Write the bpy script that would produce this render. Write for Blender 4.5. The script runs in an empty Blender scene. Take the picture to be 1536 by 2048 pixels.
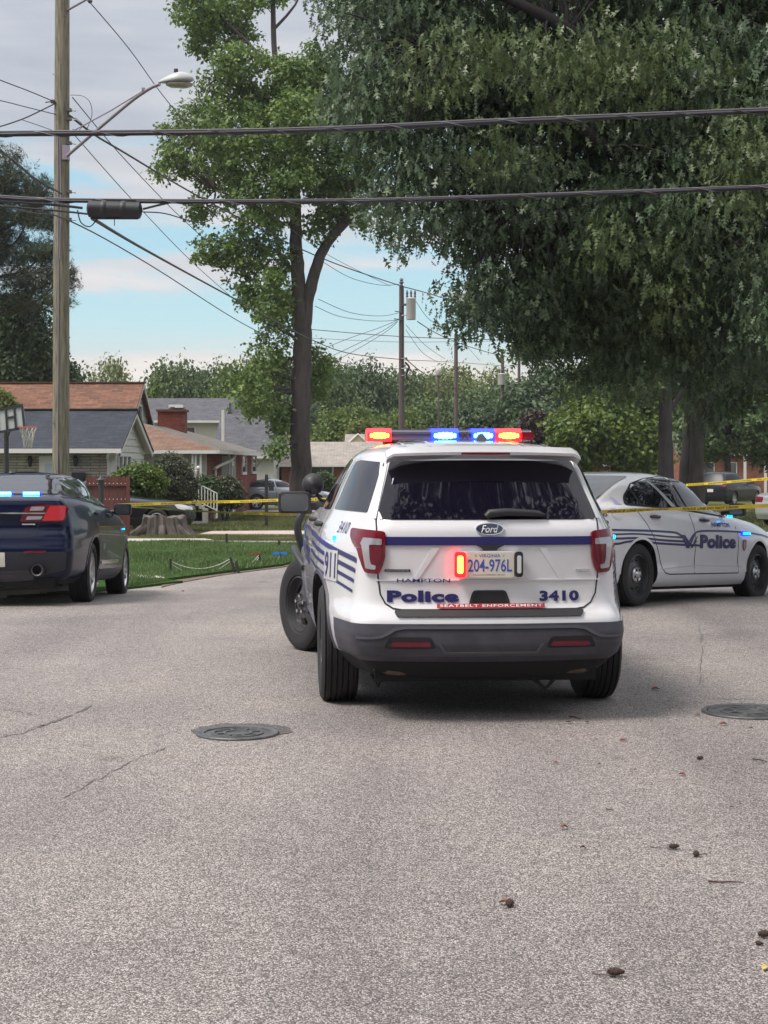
import bpy, bmesh, math, random
import numpy as np
from mathutils import Vector, Matrix, geometry
from mathutils.bvhtree import BVHTree
R = math.radians
rnd = random.Random(7)
npr = np.random.default_rng(7)
SC = bpy.context.scene
COL = SC.collection

# ------------------------------------------------------------------ camera, sky, sun, exposure
F, H, HY = 3250.0, 1.536, 925.0          # focal length in photo pixels, eye height, horizon row
cam = bpy.data.cameras.new('camera'); camo = bpy.data.objects.new('camera', cam); COL.objects.link(camo)
camo.location = (0, 0, H); camo.rotation_euler = (R(90), 0, 0)
cam.sensor_fit = 'VERTICAL'; cam.sensor_height = 36; cam.lens = F*36/2048
cam.shift_y = (HY-1024)/2048
cam.clip_start = 0.1; cam.clip_end = 3000
SC.camera = camo
SUN_EL, SUN_AZ = 56, -118        # elevation, azimuth to the right of straight ahead
sun = bpy.data.lights.new('sun', 'SUN'); sun.energy = 2.3; sun.angle = R(20); sun.color = (1, .93, .84)
suno = bpy.data.objects.new('sun', sun); COL.objects.link(suno)
sd = Vector((math.sin(R(SUN_AZ))*math.cos(R(SUN_EL)), math.cos(R(SUN_AZ))*math.cos(R(SUN_EL)), math.sin(R(SUN_EL))))
suno.rotation_euler = sd.to_track_quat('Z', 'Y').to_euler(); suno.location = (0, 0, 40)
SC.view_settings.view_transform = 'Standard'; SC.view_settings.look = 'None'
SC.view_settings.gamma = 1; SC.view_settings.use_curve_mapping = False
SC.view_settings.exposure = 0.68
SC.cycles.use_denoising = True
SC.cycles.max_bounces = 7; SC.cycles.transparent_max_bounces = 12

world = bpy.data.worlds.new('World'); SC.world = world; world.use_nodes = True
nt = world.node_tree; nt.nodes.clear()
def N(nt, t, **k):
    n = nt.nodes.new(t)
    for a, b in k.items():
        if a[0] == '_': n.inputs[a[1:]].default_value = b
        else: setattr(n, a, b)
    return n
def ramp(nt, stops, interp='LINEAR'):
    n = nt.nodes.new('ShaderNodeValToRGB'); cr = n.color_ramp; cr.interpolation = interp
    while len(cr.elements) < len(stops): cr.elements.new(.5)
    for e, (p, c) in zip(cr.elements, stops):
        e.position = p; e.color = tuple(c)+(1,) if len(c) == 3 else c
    return n
def build_world():
    L = nt.links.new
    out = N(nt, 'ShaderNodeOutputWorld')
    sky = N(nt, 'ShaderNodeTexSky', sky_type='NISHITA', sun_disc=False, sun_elevation=R(SUN_EL), sun_rotation=R(SUN_AZ))
    bsky = N(nt, 'ShaderNodeBackground', _Strength=.075); L(sky.outputs[0], bsky.inputs[0])
    geo = N(nt, 'ShaderNodeTexCoord'); sep = N(nt, 'ShaderNodeSeparateXYZ'); L(geo.outputs['Generated'], sep.inputs[0])
    # clear band low in the sky: a pale turquoise strip under the cloud deck
    band = ramp(nt, [(0, (.62, .58, .52)), (.045, (.70, .62, .52)), (.066, (.58, .68, .70)), (.085, (.48, .70, .76)), (.13, (.40, .64, .75)), (.4, (.26, .46, .70)), (1, (.18, .34, .6))])
    L(sep.outputs[2], band.inputs[0])
    bclear = N(nt, 'ShaderNodeBackground', _Strength=.76); L(band.outputs[0], bclear.inputs[0])
    mx0 = N(nt, 'ShaderNodeMixShader', _Fac=.82); L(bsky.outputs[0], mx0.inputs[1]); L(bclear.outputs[0], mx0.inputs[2])
    # cloud deck
    mp = N(nt, 'ShaderNodeMapping'); mp.inputs['Scale'].default_value = (2.6, 2.6, 17); mp.inputs['Location'].default_value = (3.1, .4, .35)
    L(geo.outputs['Generated'], mp.inputs[0])
    nz = N(nt, 'ShaderNodeTexNoise', _Scale=2.2, _Detail=7, _Roughness=.55, _Distortion=.35); L(mp.outputs[0], nz.inputs[0])
    bias = ramp(nt, [(0, (.34,)*3), (.060, (.32,)*3), (.070, (.06,)*3), (.095, (.08,)*3), (.120, (.17,)*3), (.150, (.22,)*3), (.170, (.12,)*3), (.20, (.30,)*3), (.24, (.5,)*3), (1, (.5,)*3)])
    L(sep.outputs[2], bias.inputs[0])
    ad = N(nt, 'ShaderNodeMath', operation='ADD'); L(nz.outputs[0], ad.inputs[0]); L(bias.outputs[0], ad.inputs[1])
    mask = N(nt, 'ShaderNodeMapRange', interpolation_type='SMOOTHSTEP'); mask.inputs[1].default_value = .58; mask.inputs[2].default_value = .76
    L(ad.outputs[0], mask.inputs[0])
    nz2 = N(nt, 'ShaderNodeTexNoise', _Scale=3.0, _Detail=6, _Roughness=.5); L(mp.outputs[0], nz2.inputs[0])
    cc = ramp(nt, [(.3, (.35, .39, .47)), (.5, (.50, .53, .59)), (.7, (.70, .69, .70))]); L(nz2.outputs[0], cc.inputs[0])
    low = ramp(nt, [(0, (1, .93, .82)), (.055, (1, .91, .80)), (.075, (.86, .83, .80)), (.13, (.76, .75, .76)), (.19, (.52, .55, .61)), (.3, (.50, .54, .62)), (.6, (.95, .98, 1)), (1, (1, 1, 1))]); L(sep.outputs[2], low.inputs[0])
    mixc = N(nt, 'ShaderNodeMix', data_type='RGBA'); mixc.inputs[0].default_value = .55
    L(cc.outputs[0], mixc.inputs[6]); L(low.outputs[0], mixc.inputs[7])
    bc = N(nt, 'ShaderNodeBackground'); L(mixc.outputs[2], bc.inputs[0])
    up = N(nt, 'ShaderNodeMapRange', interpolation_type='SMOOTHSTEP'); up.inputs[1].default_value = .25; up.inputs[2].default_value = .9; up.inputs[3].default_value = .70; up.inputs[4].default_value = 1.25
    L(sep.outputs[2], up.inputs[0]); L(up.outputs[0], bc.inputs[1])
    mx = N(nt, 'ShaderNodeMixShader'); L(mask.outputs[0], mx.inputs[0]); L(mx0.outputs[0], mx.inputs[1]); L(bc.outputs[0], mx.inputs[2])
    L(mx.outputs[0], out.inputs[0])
build_world()

# ------------------------------------------------------------------ ground shape
def GZ(Y):
    if Y < 17.5: return 0.0
    if Y < 22: return -.055*(Y-17.5)
    return -.2475-.0072*(Y-22)
def P(px, py, Y): return Vector(((px-768)/F*Y, Y, H-(py-HY)/F*Y))
def G(px, py):
    lo, hi = 2, 400
    for _ in range(50):
        m = (lo+hi)/2
        if H-(py-HY)/F*m > GZ(m): lo = m
        else: hi = m
    return Vector(((px-768)/F*lo, lo, GZ(lo)))

# ------------------------------------------------------------------ materials
MATS = {}
def mat(name, color, rough=.6, metal=0, coat=0, coat_rough=.03, var=0, vscale=5, bump=0, bscale=40, emis=None, estr=0, spec=.5, stretch=None, alpha=None, trans=0):
    if name in MATS: return MATS[name]
    m = bpy.data.materials.new(name); m.use_nodes = True; MATS[name] = m
    t = m.node_tree; b = t.nodes['Principled BSDF']; L = t.links.new
    b.inputs['Base Color'].default_value = (*color, 1); b.inputs['Roughness'].default_value = rough
    b.inputs['Metallic'].default_value = metal; b.inputs['Coat Weight'].default_value = coat; b.inputs['Coat Roughness'].default_value = coat_rough
    b.inputs['Specular IOR Level'].default_value = spec
    if trans: b.inputs['Transmission Weight'].default_value = trans
    if alpha is not None: b.inputs['Alpha'].default_value = alpha
    if emis: b.inputs['Emission Color'].default_value = (*emis, 1); b.inputs['Emission Strength'].default_value = estr
    if var or bump:
        tc = N(t, 'ShaderNodeTexCoord'); vec = tc.outputs['Object']
        if stretch:
            mp = N(t, 'ShaderNodeMapping'); mp.inputs['Scale'].default_value = stretch; L(vec, mp.inputs[0]); vec = mp.outputs[0]
        if var:
            nz = N(t, 'ShaderNodeTexNoise', _Scale=vscale, _Detail=6, _Roughness=.6); L(vec, nz.inputs[0])
            d = [max(0, c*(1-var)) for c in color]; u = [min(1, c*(1+var)) for c in color]
            rp = ramp(t, [(.3, d), (.7, u)]); L(nz.outputs[0], rp.inputs[0]); L(rp.outputs[0], b.inputs['Base Color'])
        if bump:
            n2 = N(t, 'ShaderNodeTexNoise', _Scale=bscale, _Detail=4); L(vec, n2.inputs[0])
            bp = N(t, 'ShaderNodeBump', _Strength=bump, _Distance=.01); L(n2.outputs[0], bp.inputs['Height']); L(bp.outputs[0], b.inputs['Normal'])
    return m

def leaf_mat(name, dark, light, trans=.25, rough=.5, patch=None):
    if name in MATS: return MATS[name]
    m = bpy.data.materials.new(name); m.use_nodes = True; MATS[name] = m
    t = m.node_tree; L = t.links.new; b = t.nodes['Principled BSDF']; out = t.nodes['Material Output']
    g = N(t, 'ShaderNodeNewGeometry'); rp = ramp(t, [(0, dark), (.6, [(a+c)/2 for a, c in zip(dark, light)]), (1, light)])
    tc = N(t, 'ShaderNodeTexCoord'); nz = N(t, 'ShaderNodeTexNoise', _Scale=.8, _Detail=3); L(tc.outputs['Object'], nz.inputs[0])
    ad = N(t, 'ShaderNodeMath', operation='MULTIPLY_ADD'); ad.inputs[1].default_value = 1.3; L(nz.outputs[0], ad.inputs[0])
    s2 = N(t, 'ShaderNodeMath', operation='MULTIPLY_ADD'); s2.inputs[1].default_value = .7; s2.inputs[2].default_value = -.5
    L(g.outputs['Random Per Island'], s2.inputs[0]); L(s2.outputs[0], ad.inputs[2]); L(ad.outputs[0], rp.inputs[0])
    L(rp.outputs[0], b.inputs['Base Color']); b.inputs['Roughness'].default_value = rough; b.inputs['Specular IOR Level'].default_value = .35
    tr = N(t, 'ShaderNodeBsdfTranslucent'); L(rp.outputs[0], tr.inputs[0])
    mx = N(t, 'ShaderNodeMixShader', _Fac=trans); L(b.outputs[0], mx.inputs[1]); L(tr.outputs[0], mx.inputs[2]); L(mx.outputs[0], out.inputs[0])
    return m

# ------------------------------------------------------------------ mesh helpers
class MB:
    """collects shapes and links them as ONE mesh object"""
    def __init__(s): s.v = []; s.f = []; s.m = []; s.mi = 0
    def add(s, vs, fs):
        o = len(s.v); s.v += [tuple(v) for v in vs]; s.f += [tuple(i+o for i in f) for f in fs]; s.m += [s.mi]*len(fs); return s
    def box(s, c, d, rz=0, M=None):
        x, y, z = d[0]/2, d[1]/2, d[2]/2
        vs = [Vector(p) for p in [(-x,-y,-z),(x,-y,-z),(x,y,-z),(-x,y,-z),(-x,-y,z),(x,-y,z),(x,y,z),(-x,y,z)]]
        mm = M or (Matrix.Translation(c) @ Matrix.Rotation(rz, 4, 'Z'))
        return s.add([mm @ v for v in vs], [(0,3,2,1),(4,5,6,7),(0,1,5,4),(1,2,6,5),(2,3,7,6),(3,0,4,7)])
    def quad(s, a, b, c, d): return s.add([a, b, c, d], [(0,1,2,3)])
    def slab(s, pts, t):
        """a polygon given thickness along its normal (downwards)"""
        pts = [Vector(p) for p in pts]; n = geometry.normal(pts); k = len(pts)
        vs = pts+[p-n*t for p in pts]
        return s.add(vs, [tuple(range(k)), tuple(range(2*k-1, k-1, -1))]+[(i, i+k, (i+1) % k+k, (i+1) % k) for i in range(k)])
    def tube(s, pts, r, n=8, cap=True, r1=None):
        pts = [Vector(p) for p in pts]; k = len(pts); vs = []; fs = []
        rr = [r if r1 is None else r+(r1-r)*i/(k-1) for i in range(k)] if not isinstance(r, (list, tuple)) else list(r)
        up = Vector((0, 0, 1)); prev = None
        for i, p in enumerate(pts):
            t = (pts[min(i+1, k-1)]-pts[max(i-1, 0)]).normalized()
            if prev is None:
                a = t.cross(up if abs(t.z) < .95 else Vector((1, 0, 0))).normalized()
            else: a = (prev-t*prev.dot(t)).normalized()
            prev = a; b = t.cross(a)
            for j in range(n):
                an = 2*math.pi*j/n; vs.append(p+(a*math.cos(an)+b*math.sin(an))*rr[i])
        for i in range(k-1):
            for j in range(n):
                q = (j+1) % n; fs.append((i*n+j, i*n+q, (i+1)*n+q, (i+1)*n+j))
        if cap: fs += [tuple(range(n-1, -1, -1)), tuple(range((k-1)*n, k*n))]
        return s.add(vs, fs)
    def lathe(s, prof, M, n=32, close=False):
        """profile (r, h) turned round the local Z of M"""
        k = len(prof); vs = []; fs = []
        for i in range(n):
            a = 2*math.pi*i/n
            for r, h in prof: vs.append(M @ Vector((r*math.cos(a), r*math.sin(a), h)))
        for i in range(n):
            j = (i+1) % n
            for q in range(k-1 if not close else k):
                p = (q+1) % k; fs.append((i*k+q, j*k+q, j*k+p, i*k+p))
        return s.add(vs, fs)
    def build(s, name, mats, parent=None, smooth=None, loc=None):
        me = bpy.data.meshes.new(name); me.from_pydata(s.v, [], s.f)
        if not isinstance(mats, (list, tuple)): mats = [mats]
        for m in mats: me.materials.append(m)
        if len(mats) > 1: me.polygons.foreach_set('material_index', s.m)
        me.validate(); me.update()
        if smooth is not None:
            me.polygons.foreach_set('use_smooth', [True]*len(me.polygons)); me.set_sharp_from_angle(angle=R(smooth))
        return link(name, me, parent, loc)
def link(name, me, parent=None, loc=None):
    o = bpy.data.objects.new(name, me); COL.objects.link(o)
    if parent is not None: o.parent = parent
    if loc is not None: o.location = loc
    return o
def tag(o, label=None, cat=None, group=None, kind=None):
    if label: o['label'] = label
    if cat: o['category'] = cat
    if group: o['group'] = group
    if kind: o['kind'] = kind
    return o
def thing(name, label, cat, loc=(0, 0, 0), rz=0, group=None):
    o = bpy.data.objects.new(name, None); COL.objects.link(o); o.location = loc; o.rotation_euler = (0, 0, rz)
    o.empty_display_size = .2
    return tag(o, label, cat, group)
def MX(c, axis=None):
    """matrix whose Z looks along axis, origin c"""
    return Matrix.Translation(c) @ (Vector(axis).to_track_quat('Z', 'Y').to_matrix().to_4x4() if axis else Matrix.Identity(4))

def smoothpts(pts, k=6):
    pts = [Vector(p) for p in pts]; out = []
    for i in range(len(pts)-1):
        p0, p1, p2, p3 = pts[max(i-1, 0)], pts[i], pts[i+1], pts[min(i+2, len(pts)-1)]
        for j in range(k):
            t = j/k
            out.append(.5*((2*p1)+(p2-p0)*t+(2*p0-5*p1+4*p2-p3)*t*t+(3*p1-p0-3*p2+p3)*t**3))
    out.append(pts[-1]); return out

def cdt(poly, step, holes=()):
    """triangulate a polygon with interior grid points; returns 2D verts, tris"""
    pts = []
    n = len(poly)
    for i in range(n):
        a, b = Vector(poly[i]), Vector(poly[(i+1) % n]); k = max(1, int((b-a).length/step+.5))
        for j in range(k): pts.append(a+(b-a)*j/k)
    nb = len(pts); xs = [p.x for p in pts]; ys = [p.y for p in pts]
    bd = list(pts)
    nx = int((max(xs)-min(xs))/step); ny = int((max(ys)-min(ys))/step)
    for i in range(1, nx+1):
        for j in range(1, ny+1):
            q = Vector((min(xs)+i*step, min(ys)+j*step))
            inside = False
            for k in range(nb):
                a, b = bd[k], bd[(k+1) % nb]
                if (a.y > q.y) != (b.y > q.y) and q.x < (b.x-a.x)*(q.y-a.y)/(b.y-a.y)+a.x: inside = not inside
            if inside and min((q-b).length for b in bd) > step*.35: pts.append(q)
    r = geometry.delaunay_2d_cdt(pts, [], [list(range(nb))], 1, 1e-6)
    return r[0], r[2]
def drape(name, poly, dz, material, step=2.0, parent=None, thick=0):
    """a sheet laid over the ground shape"""
    vs, fs = cdt([Vector((p[0], p[1])) for p in poly], step)
    mb = MB(); mb.add([(v.x, v.y, GZ(v.y)+dz) for v in vs], [f for f in fs])
    if thick:
        n = len(poly); bd = []
        for i in range(n):
            a, b = Vector(poly[i][:2]), Vector(poly[(i+1) % n][:2]); k = max(1, int((b-a).length/step+.5))
            for j in range(k): bd.append(a+(b-a)*j/k)
        k = len(bd); vv = [(p.x, p.y, GZ(p.y)+dz) for p in bd]+[(p.x, p.y, GZ(p.y)+dz-thick) for p in bd]
        mb.add(vv, [(i, i+k, (i+1) % k+k, (i+1) % k) for i in range(k)])
    o = mb.build(name, material, parent)
    return o

def text_mesh(s, bold=0.0, wide=1.0, shear=0, spacing=1.0):
    """built-in font text as 2D triangles, normalised to height 1 (cap height), origin left bottom"""
    cu = bpy.data.curves.new('t', 'FONT'); cu.body = s; cu.size = 1; cu.offset = bold; cu.space_character = spacing; cu.shear = shear; cu.resolution_u = 3
    ob = bpy.data.objects.new('t', cu); COL.objects.link(ob)
    dg = bpy.context.evaluated_depsgraph_get(); dg.update()
    me = bpy.data.meshes.new_from_object(ob.evaluated_get(dg))
    vs = np.array([v.co[:2] for v in me.vertices]); fs = [tuple(p.vertices) for p in me.polygons]
    bpy.data.objects.remove(ob); bpy.data.meshes.remove(me); bpy.data.curves.remove(cu)
    return vs, fs
def text_fit(s, x0, x1, y0, y1, **k):
    """text stretched into a box (2D)"""
    vs, fs = text_mesh(s, **k)
    mn, mx = vs.min(0), vs.max(0)
    vs = (vs-mn)/(mx-mn)
    vs[:, 0] = x0+vs[:, 0]*(x1-x0); vs[:, 1] = y0+vs[:, 1]*(y1-y0)
    return vs, fs

# leaf scattering -------------------------------------------------
def rot_from(nrm, ang):
    n = nrm/np.linalg.norm(nrm, axis=1, keepdims=True)
    h = np.where(np.abs(n[:, 2:3]) < .95, np.array([[0, 0, 1.]]), np.array([[1., 0, 0]]))
    a = np.cross(n, h); a /= np.linalg.norm(a, axis=1, keepdims=True); b = np.cross(n, a)
    c, s = np.cos(ang)[:, None], np.sin(ang)[:, None]
    x = a*c+b*s; y = -a*s+b*c
    return np.stack([x, y, n], 2)         # columns x,y,n
def rot_axis(ydir, ang):
    """leaf length along ydir, spun by ang round it"""
    y = ydir/np.linalg.norm(ydir, axis=1, keepdims=True)
    h = np.where(np.abs(y[:, 2:3]) < .9, np.array([[0, 0, 1.]]), np.array([[1., 0, 0]]))
    a = np.cross(y, h); a /= np.linalg.norm(a, axis=1, keepdims=True); b = np.cross(y, a)
    c, s = np.cos(ang)[:, None], np.sin(ang)[:, None]
    x = a*c+b*s; n = np.cross(x, y)
    return np.stack([x, y, n], 2)
def scatter_mesh(name, tv, tf, pos, rot, sc, material):
    tv = np.array(tv, float); n = len(pos); k = len(tv)
    V = np.einsum('nij,kj->nki', rot, tv)*sc[:, None, None]+pos[:, None, :]
    V = V.reshape(-1, 3).astype(np.float32)
    tf = np.array(tf, int); m = len(tf)
    Fi = (tf[None]+(np.arange(n)*k)[:, None, None]).reshape(-1).astype(np.int32)
    me = bpy.data.meshes.new(name); me.vertices.add(len(V)); me.vertices.foreach_set('co', V.ravel())
    me.loops.add(len(Fi)); me.loops.foreach_set('vertex_index', Fi)
    me.polygons.add(n*m); me.polygons.foreach_set('loop_start', np.arange(0, 3*n*m, 3, dtype=np.int32))
    try: me.polygons.foreach_set('loop_total', np.full(n*m, 3, dtype=np.int32))
    except Exception: pass
    me.update(calc_edges=True); me.materials.append(material)
    return me
LEAF_SIMPLE = ([(0, 0, 0), (.32, .45, .06), (0, 1, 0), (-.32, .45, .06)], [(0, 1, 2), (0, 2, 3)])
LEAF_STAR = ([(0, .25, 0), (0, 1, .02), (.18, .5, 0), (.5, .72, .05), (.22, .3, 0), (.42, 0, .05), (0, -.02, 0), (-.42, 0, .05), (-.22, .3, 0), (-.5, .72, .05), (-.18, .5, 0)],
             [(0, 2, 1), (0, 1, 10), (0, 3, 2), (0, 4, 3), (0, 5, 4), (0, 6, 5), (0, 7, 6), (0, 8, 7), (0, 9, 8), (0, 10, 9)])
LEAF_OAK = ([(0, 0, 0), (0, .2, .01), (0, .42, .02), (0, .66, .01), (0, .86, 0), (0, 1.05, -.03),
             (.19, .36, .07), (.30, .68, .07), (.17, .95, 0), (-.17, .32, .07), (-.28, .72, .05), (-.15, .98, 0),
             (.07, .2, .02), (-.07, .2, .02), (.08, .5, .02), (-.08, .5, .02), (.07, .76, .01), (-.07, .76, .01)],
            [(0, 12, 1), (0, 1, 13), (1, 12, 6), (1, 6, 2), (1, 9, 13), (1, 2, 9), (2, 14, 7), (2, 7, 3), (2, 10, 15), (2, 3, 10), (3, 16, 8), (3, 8, 4), (3, 11, 17), (3, 4, 11), (4, 16, 5), (4, 5, 17)])
NEEDLES = ([(0, 0, 0), (.05, .02, 0), (.5, .9, .1), (-.5, .85, -.1), (-.05, .02, 0), (.02, 1.05, .3), (.02, 1.0, -.35), (.0, .06, .05)], [(0, 1, 2), (0, 3, 4), (1, 5, 4), (4, 6, 1)])
def unit(n):
    v = npr.normal(size=(n, 3)); return v/np.linalg.norm(v, axis=1, keepdims=True)
def lobe_clumps(lobes, n, shell=.55, floor=None):
    """clump centres spread through lobes, more of them near the outside"""
    w = np.array([l[3]*l[4]*l[5] for l in lobes])**.75; w /= w.sum()
    idx = npr.choice(len(lobes), n, p=w); L = np.array(lobes)[idx]
    r = npr.uniform(shell**3, 1, n)**(1/3); d = unit(n)
    r *= 1+.16*np.sin(d[:, 0]*7+idx)*np.cos(d[:, 2]*6+idx*2)
    return L[:, :3]+d*r[:, None]*L[:, 3:6], d
def leaf_cloud(name, lobes, clumps, per, spread, size, material, tmpl=LEAF_SIMPLE, shell=.5, droop=0, up=.5):
    c, d = lobe_clumps(lobes, clumps, shell)
    n = clumps*per
    cc = np.repeat(c, per, 0); dd = np.repeat(d, per, 0)
    pos = cc+npr.normal(size=(n, 3))*spread*np.array([1, 1, .7])
    sc = npr.uniform(.6, 1.25, n)*size
    if droop:
        ydir = npr.normal(size=(n, 3))*.45+np.array([0, 0, -droop])+dd*.25
        rot = rot_axis(ydir, npr.uniform(0, 6.28, n))
    else:
        nrm = npr.normal(size=(n, 3))*.6+dd*.5+np.array([0, 0, up]); rot = rot_from(nrm, npr.uniform(0, 6.28, n))
    return scatter_mesh(name, tmpl[0], tmpl[1], pos, rot, sc, material), c
# ------------------------------------------------------------------ ground materials
def asphalt_mat(name, base, contrast=1.0):
    m = bpy.data.materials.new(name); m.use_nodes = True
    t = m.node_tree; L = t.links.new; b = t.nodes['Principled BSDF']
    tc = N(t, 'ShaderNodeTexCoord'); v = tc.outputs['Object']
    vo = N(t, 'ShaderNodeTexVoronoi', feature='F1', _Scale=165, _Randomness=1); L(v, vo.inputs['Vector'])
    sep = N(t, 'ShaderNodeSeparateColor'); L(vo.outputs['Color'], sep.inputs[0])
    d = [c*(1-.55*contrast) for c in base]; u = [min(.9, c*(1+.95*contrast)) for c in base]
    rp = ramp(t, [(0, d), (.35, [c*.74 for c in base]), (.62, [c*1.1 for c in base]), (.82, [c*1.6 for c in base]), (1, u)]); L(sep.outputs[0], rp.inputs[0])
    # dark binder between the stones
    mr = N(t, 'ShaderNodeMapRange'); mr.inputs[1].default_value = .35; mr.inputs[2].default_value = .75; mr.inputs[3].default_value = 1; mr.inputs[4].default_value = .45; L(vo.outputs['Distance'], mr.inputs[0])
    mu = N(t, 'ShaderNodeMix', data_type='RGBA', blend_type='MULTIPLY'); mu.inputs[0].default_value = 1; L(rp.outputs[0], mu.inputs[6]); L(mr.outputs[0], mu.inputs[7])
    # fine and broad unevenness of the worn surface
    n1 = N(t, 'ShaderNodeTexNoise', _Scale=.45, _Detail=5, _Roughness=.6); L(v, n1.inputs[0])
    r1 = ramp(t, [(.3, (.80, .79, .81)), (.5, (.98, .97, .98)), (.7, (1.14, 1.12, 1.08))]); L(n1.outputs[0], r1.inputs[0])
    m2 = N(t, 'ShaderNodeMix', data_type='RGBA', blend_type='MULTIPLY'); m2.inputs[0].default_value = 1; L(mu.outputs[2], m2.inputs[6]); L(r1.outputs[0], m2.inputs[7])
    n3 = N(t, 'ShaderNodeTexNoise', _Scale=14, _Detail=6, _Roughness=.7); L(v, n3.inputs[0])
    r3 = ramp(t, [(.3, (.84,)*3), (.7, (1.14,)*3)]); L(n3.outputs[0], r3.inputs[0])
    m3 = N(t, 'ShaderNodeMix', data_type='RGBA', blend_type='MULTIPLY'); m3.inputs[0].default_value = 1; L(m2.outputs[2], m3.inputs[6]); L(r3.outputs[0], m3.inputs[7])
    # tyre-polished lanes and old drips: long soft bands running along the street
    mp = N(t, 'ShaderNodeMapping'); mp.inputs['Scale'].default_value = (.9, .07, 1); mp.inputs['Rotation'].default_value = (0, 0, .12); L(v, mp.inputs[0])
    n4 = N(t, 'ShaderNodeTexNoise', _Scale=1, _Detail=4, _Roughness=.55); L(mp.outputs[0], n4.inputs[0])
    r4 = ramp(t, [(.34, (.82, .815, .83)), (.5, (1, 1, 1)), (.68, (1.1, 1.09, 1.07))]); L(n4.outputs[0], r4.inputs[0])
    m4 = N(t, 'ShaderNodeMix', data_type='RGBA', blend_type='MULTIPLY'); m4.inputs[0].default_value = 1; L(m3.outputs[2], m4.inputs[6]); L(r4.outputs[0], m4.inputs[7])
    n5 = N(t, 'ShaderNodeTexVoronoi', feature='SMOOTH_F1', _Scale=1.1); L(v, n5.inputs['Vector'])
    r5 = ramp(t, [(.0, (.62, .61, .62)), (.045, (.80, .79, .80)), (.085, (1, 1, 1))]); L(n5.outputs['Distance'], r5.inputs[0])
    m5 = N(t, 'ShaderNodeMix', data_type='RGBA', blend_type='MULTIPLY'); m5.inputs[0].default_value = .7; L(m4.outputs[2], m5.inputs[6]); L(r5.outputs[0], m5.inputs[7])
    L(m5.outputs[2], b.inputs['Base Color']); b.inputs['Roughness'].default_value = .82; b.inputs['Specular IOR Level'].default_value = .4
    bp = N(t, 'ShaderNodeBump', _Strength=1, _Distance=.006, invert=True); L(vo.outputs['Distance'], bp.inputs['Height']); L(bp.outputs[0], b.inputs['Normal'])
    return m
def grass_ground(name, c1, c2, c3, sc=1.2):
    m = bpy.data.materials.new(name); m.use_nodes = True
    t = m.node_tree; L = t.links.new; b = t.nodes['Principled BSDF']
    tc = N(t, 'ShaderNodeTexCoord'); v = tc.outputs['Object']
    n1 = N(t, 'ShaderNodeTexNoise', _Scale=sc, _Detail=8, _Roughness=.7); L(v, n1.inputs[0])
    rp = ramp(t, [(.32, c3), (.47, c2), (.6, c1), (.75, c2)]); L(n1.outputs[0], rp.inputs[0])
    n2 = N(t, 'ShaderNodeTexNoise', _Scale=30, _Detail=5, _Roughness=.8); L(v, n2.inputs[0])
    r2 = ramp(t, [(.3, (.55,)*3), (.7, (1.35,)*3)]); L(n2.outputs[0], r2.inputs[0])
    mu = N(t, 'ShaderNodeMix', data_type='RGBA', blend_type='MULTIPLY'); mu.inputs[0].default_value = 1; L(rp.outputs[0], mu.inputs[6]); L(r2.outputs[0], mu.inputs[7])
    L(mu.outputs[2], b.inputs['Base Color']); b.inputs['Roughness'].default_value = .95; b.inputs['Specular IOR Level'].default_value = .1
    bp = N(t, 'ShaderNodeBump', _Strength=1, _Distance=.06); L(n2.outputs[0], bp.inputs['Height']); L(bp.outputs[0], b.inputs['Normal'])
    return m
M_asph = asphalt_mat('worn_asphalt', (.350, .316, .302), 1.05)
M_patch = asphalt_mat('dark_asphalt_patch', (.15, .138, .135), .9)
M_grass = grass_ground('verge_grass', (.085, .12, .035), (.13, .135, .055), (.20, .165, .10))
M_lawn = grass_ground('lawn_grass', (.055, .12, .03), (.06, .125, .03), (.07, .11, .035), 2.5)
M_conc = mat('concrete', (.42, .39, .35), .85, var=.18, vscale=3, bump=.3, bscale=60)
M_walk = mat('pinkish_concrete', (.40, .33, .29), .85, var=.15, vscale=2)
M_dirt = mat('gutter_dirt', (.13, .09, .065), .95, var=.35, vscale=6, bump=.6)
M_crack = mat('crack_tar', (.11, .10, .10), .8)
M_black = mat('black_plastic', (.022, .022, .026), .5, bump=.08, bscale=400)
M_iron = mat('cast_iron', (.12, .12, .125), .42, metal=.55, var=.35, vscale=14, bump=.25, bscale=60)

# ------------------------------------------------------------------ ground
gx = [-500, -150, -60, -30, -15, -8, -4, 0, 4, 8, 15, 30, 60, 150, 500]
gy = [-200, -60, -20, 0, 10, 17.5, 19.5, 21, 22, 26, 30, 40, 60, 90, 150, 300, 600, 1200]
mb = MB(); vs = []; fs = []
for j, y in enumerate(gy):
    for x in gx: vs.append((x, y, (GZ(y) if y < 150 else GZ(150))-.035))
w = len(gx)
for j in range(len(gy)-1):
    for i in range(w-1): fs.append((j*w+i, j*w+i+1, (j+1)*w+i+1, (j+1)*w+i))
mb.add(vs, fs); tag(mb.build('ground', M_grass), kind='structure')

edge = [(0, 1197), (250, 1180), (330, 1167), (450, 1150), (560, 1136), (596, 1129)]
E = [G(*p) for p in edge]
road_poly = [(-60, -60), (60, -60), (60, 37), (30, 38.5), (9.5, 40.5), (7.5, 42), (-.2, 42), (-.6, 34)]+[(e.x, e.y) for e in reversed(E)]+[(-9, 18.3), (-20, 17.8), (-60, 17.6)]
tag(drape('road', road_poly, 0, M_asph, 6), kind='structure')
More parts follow.
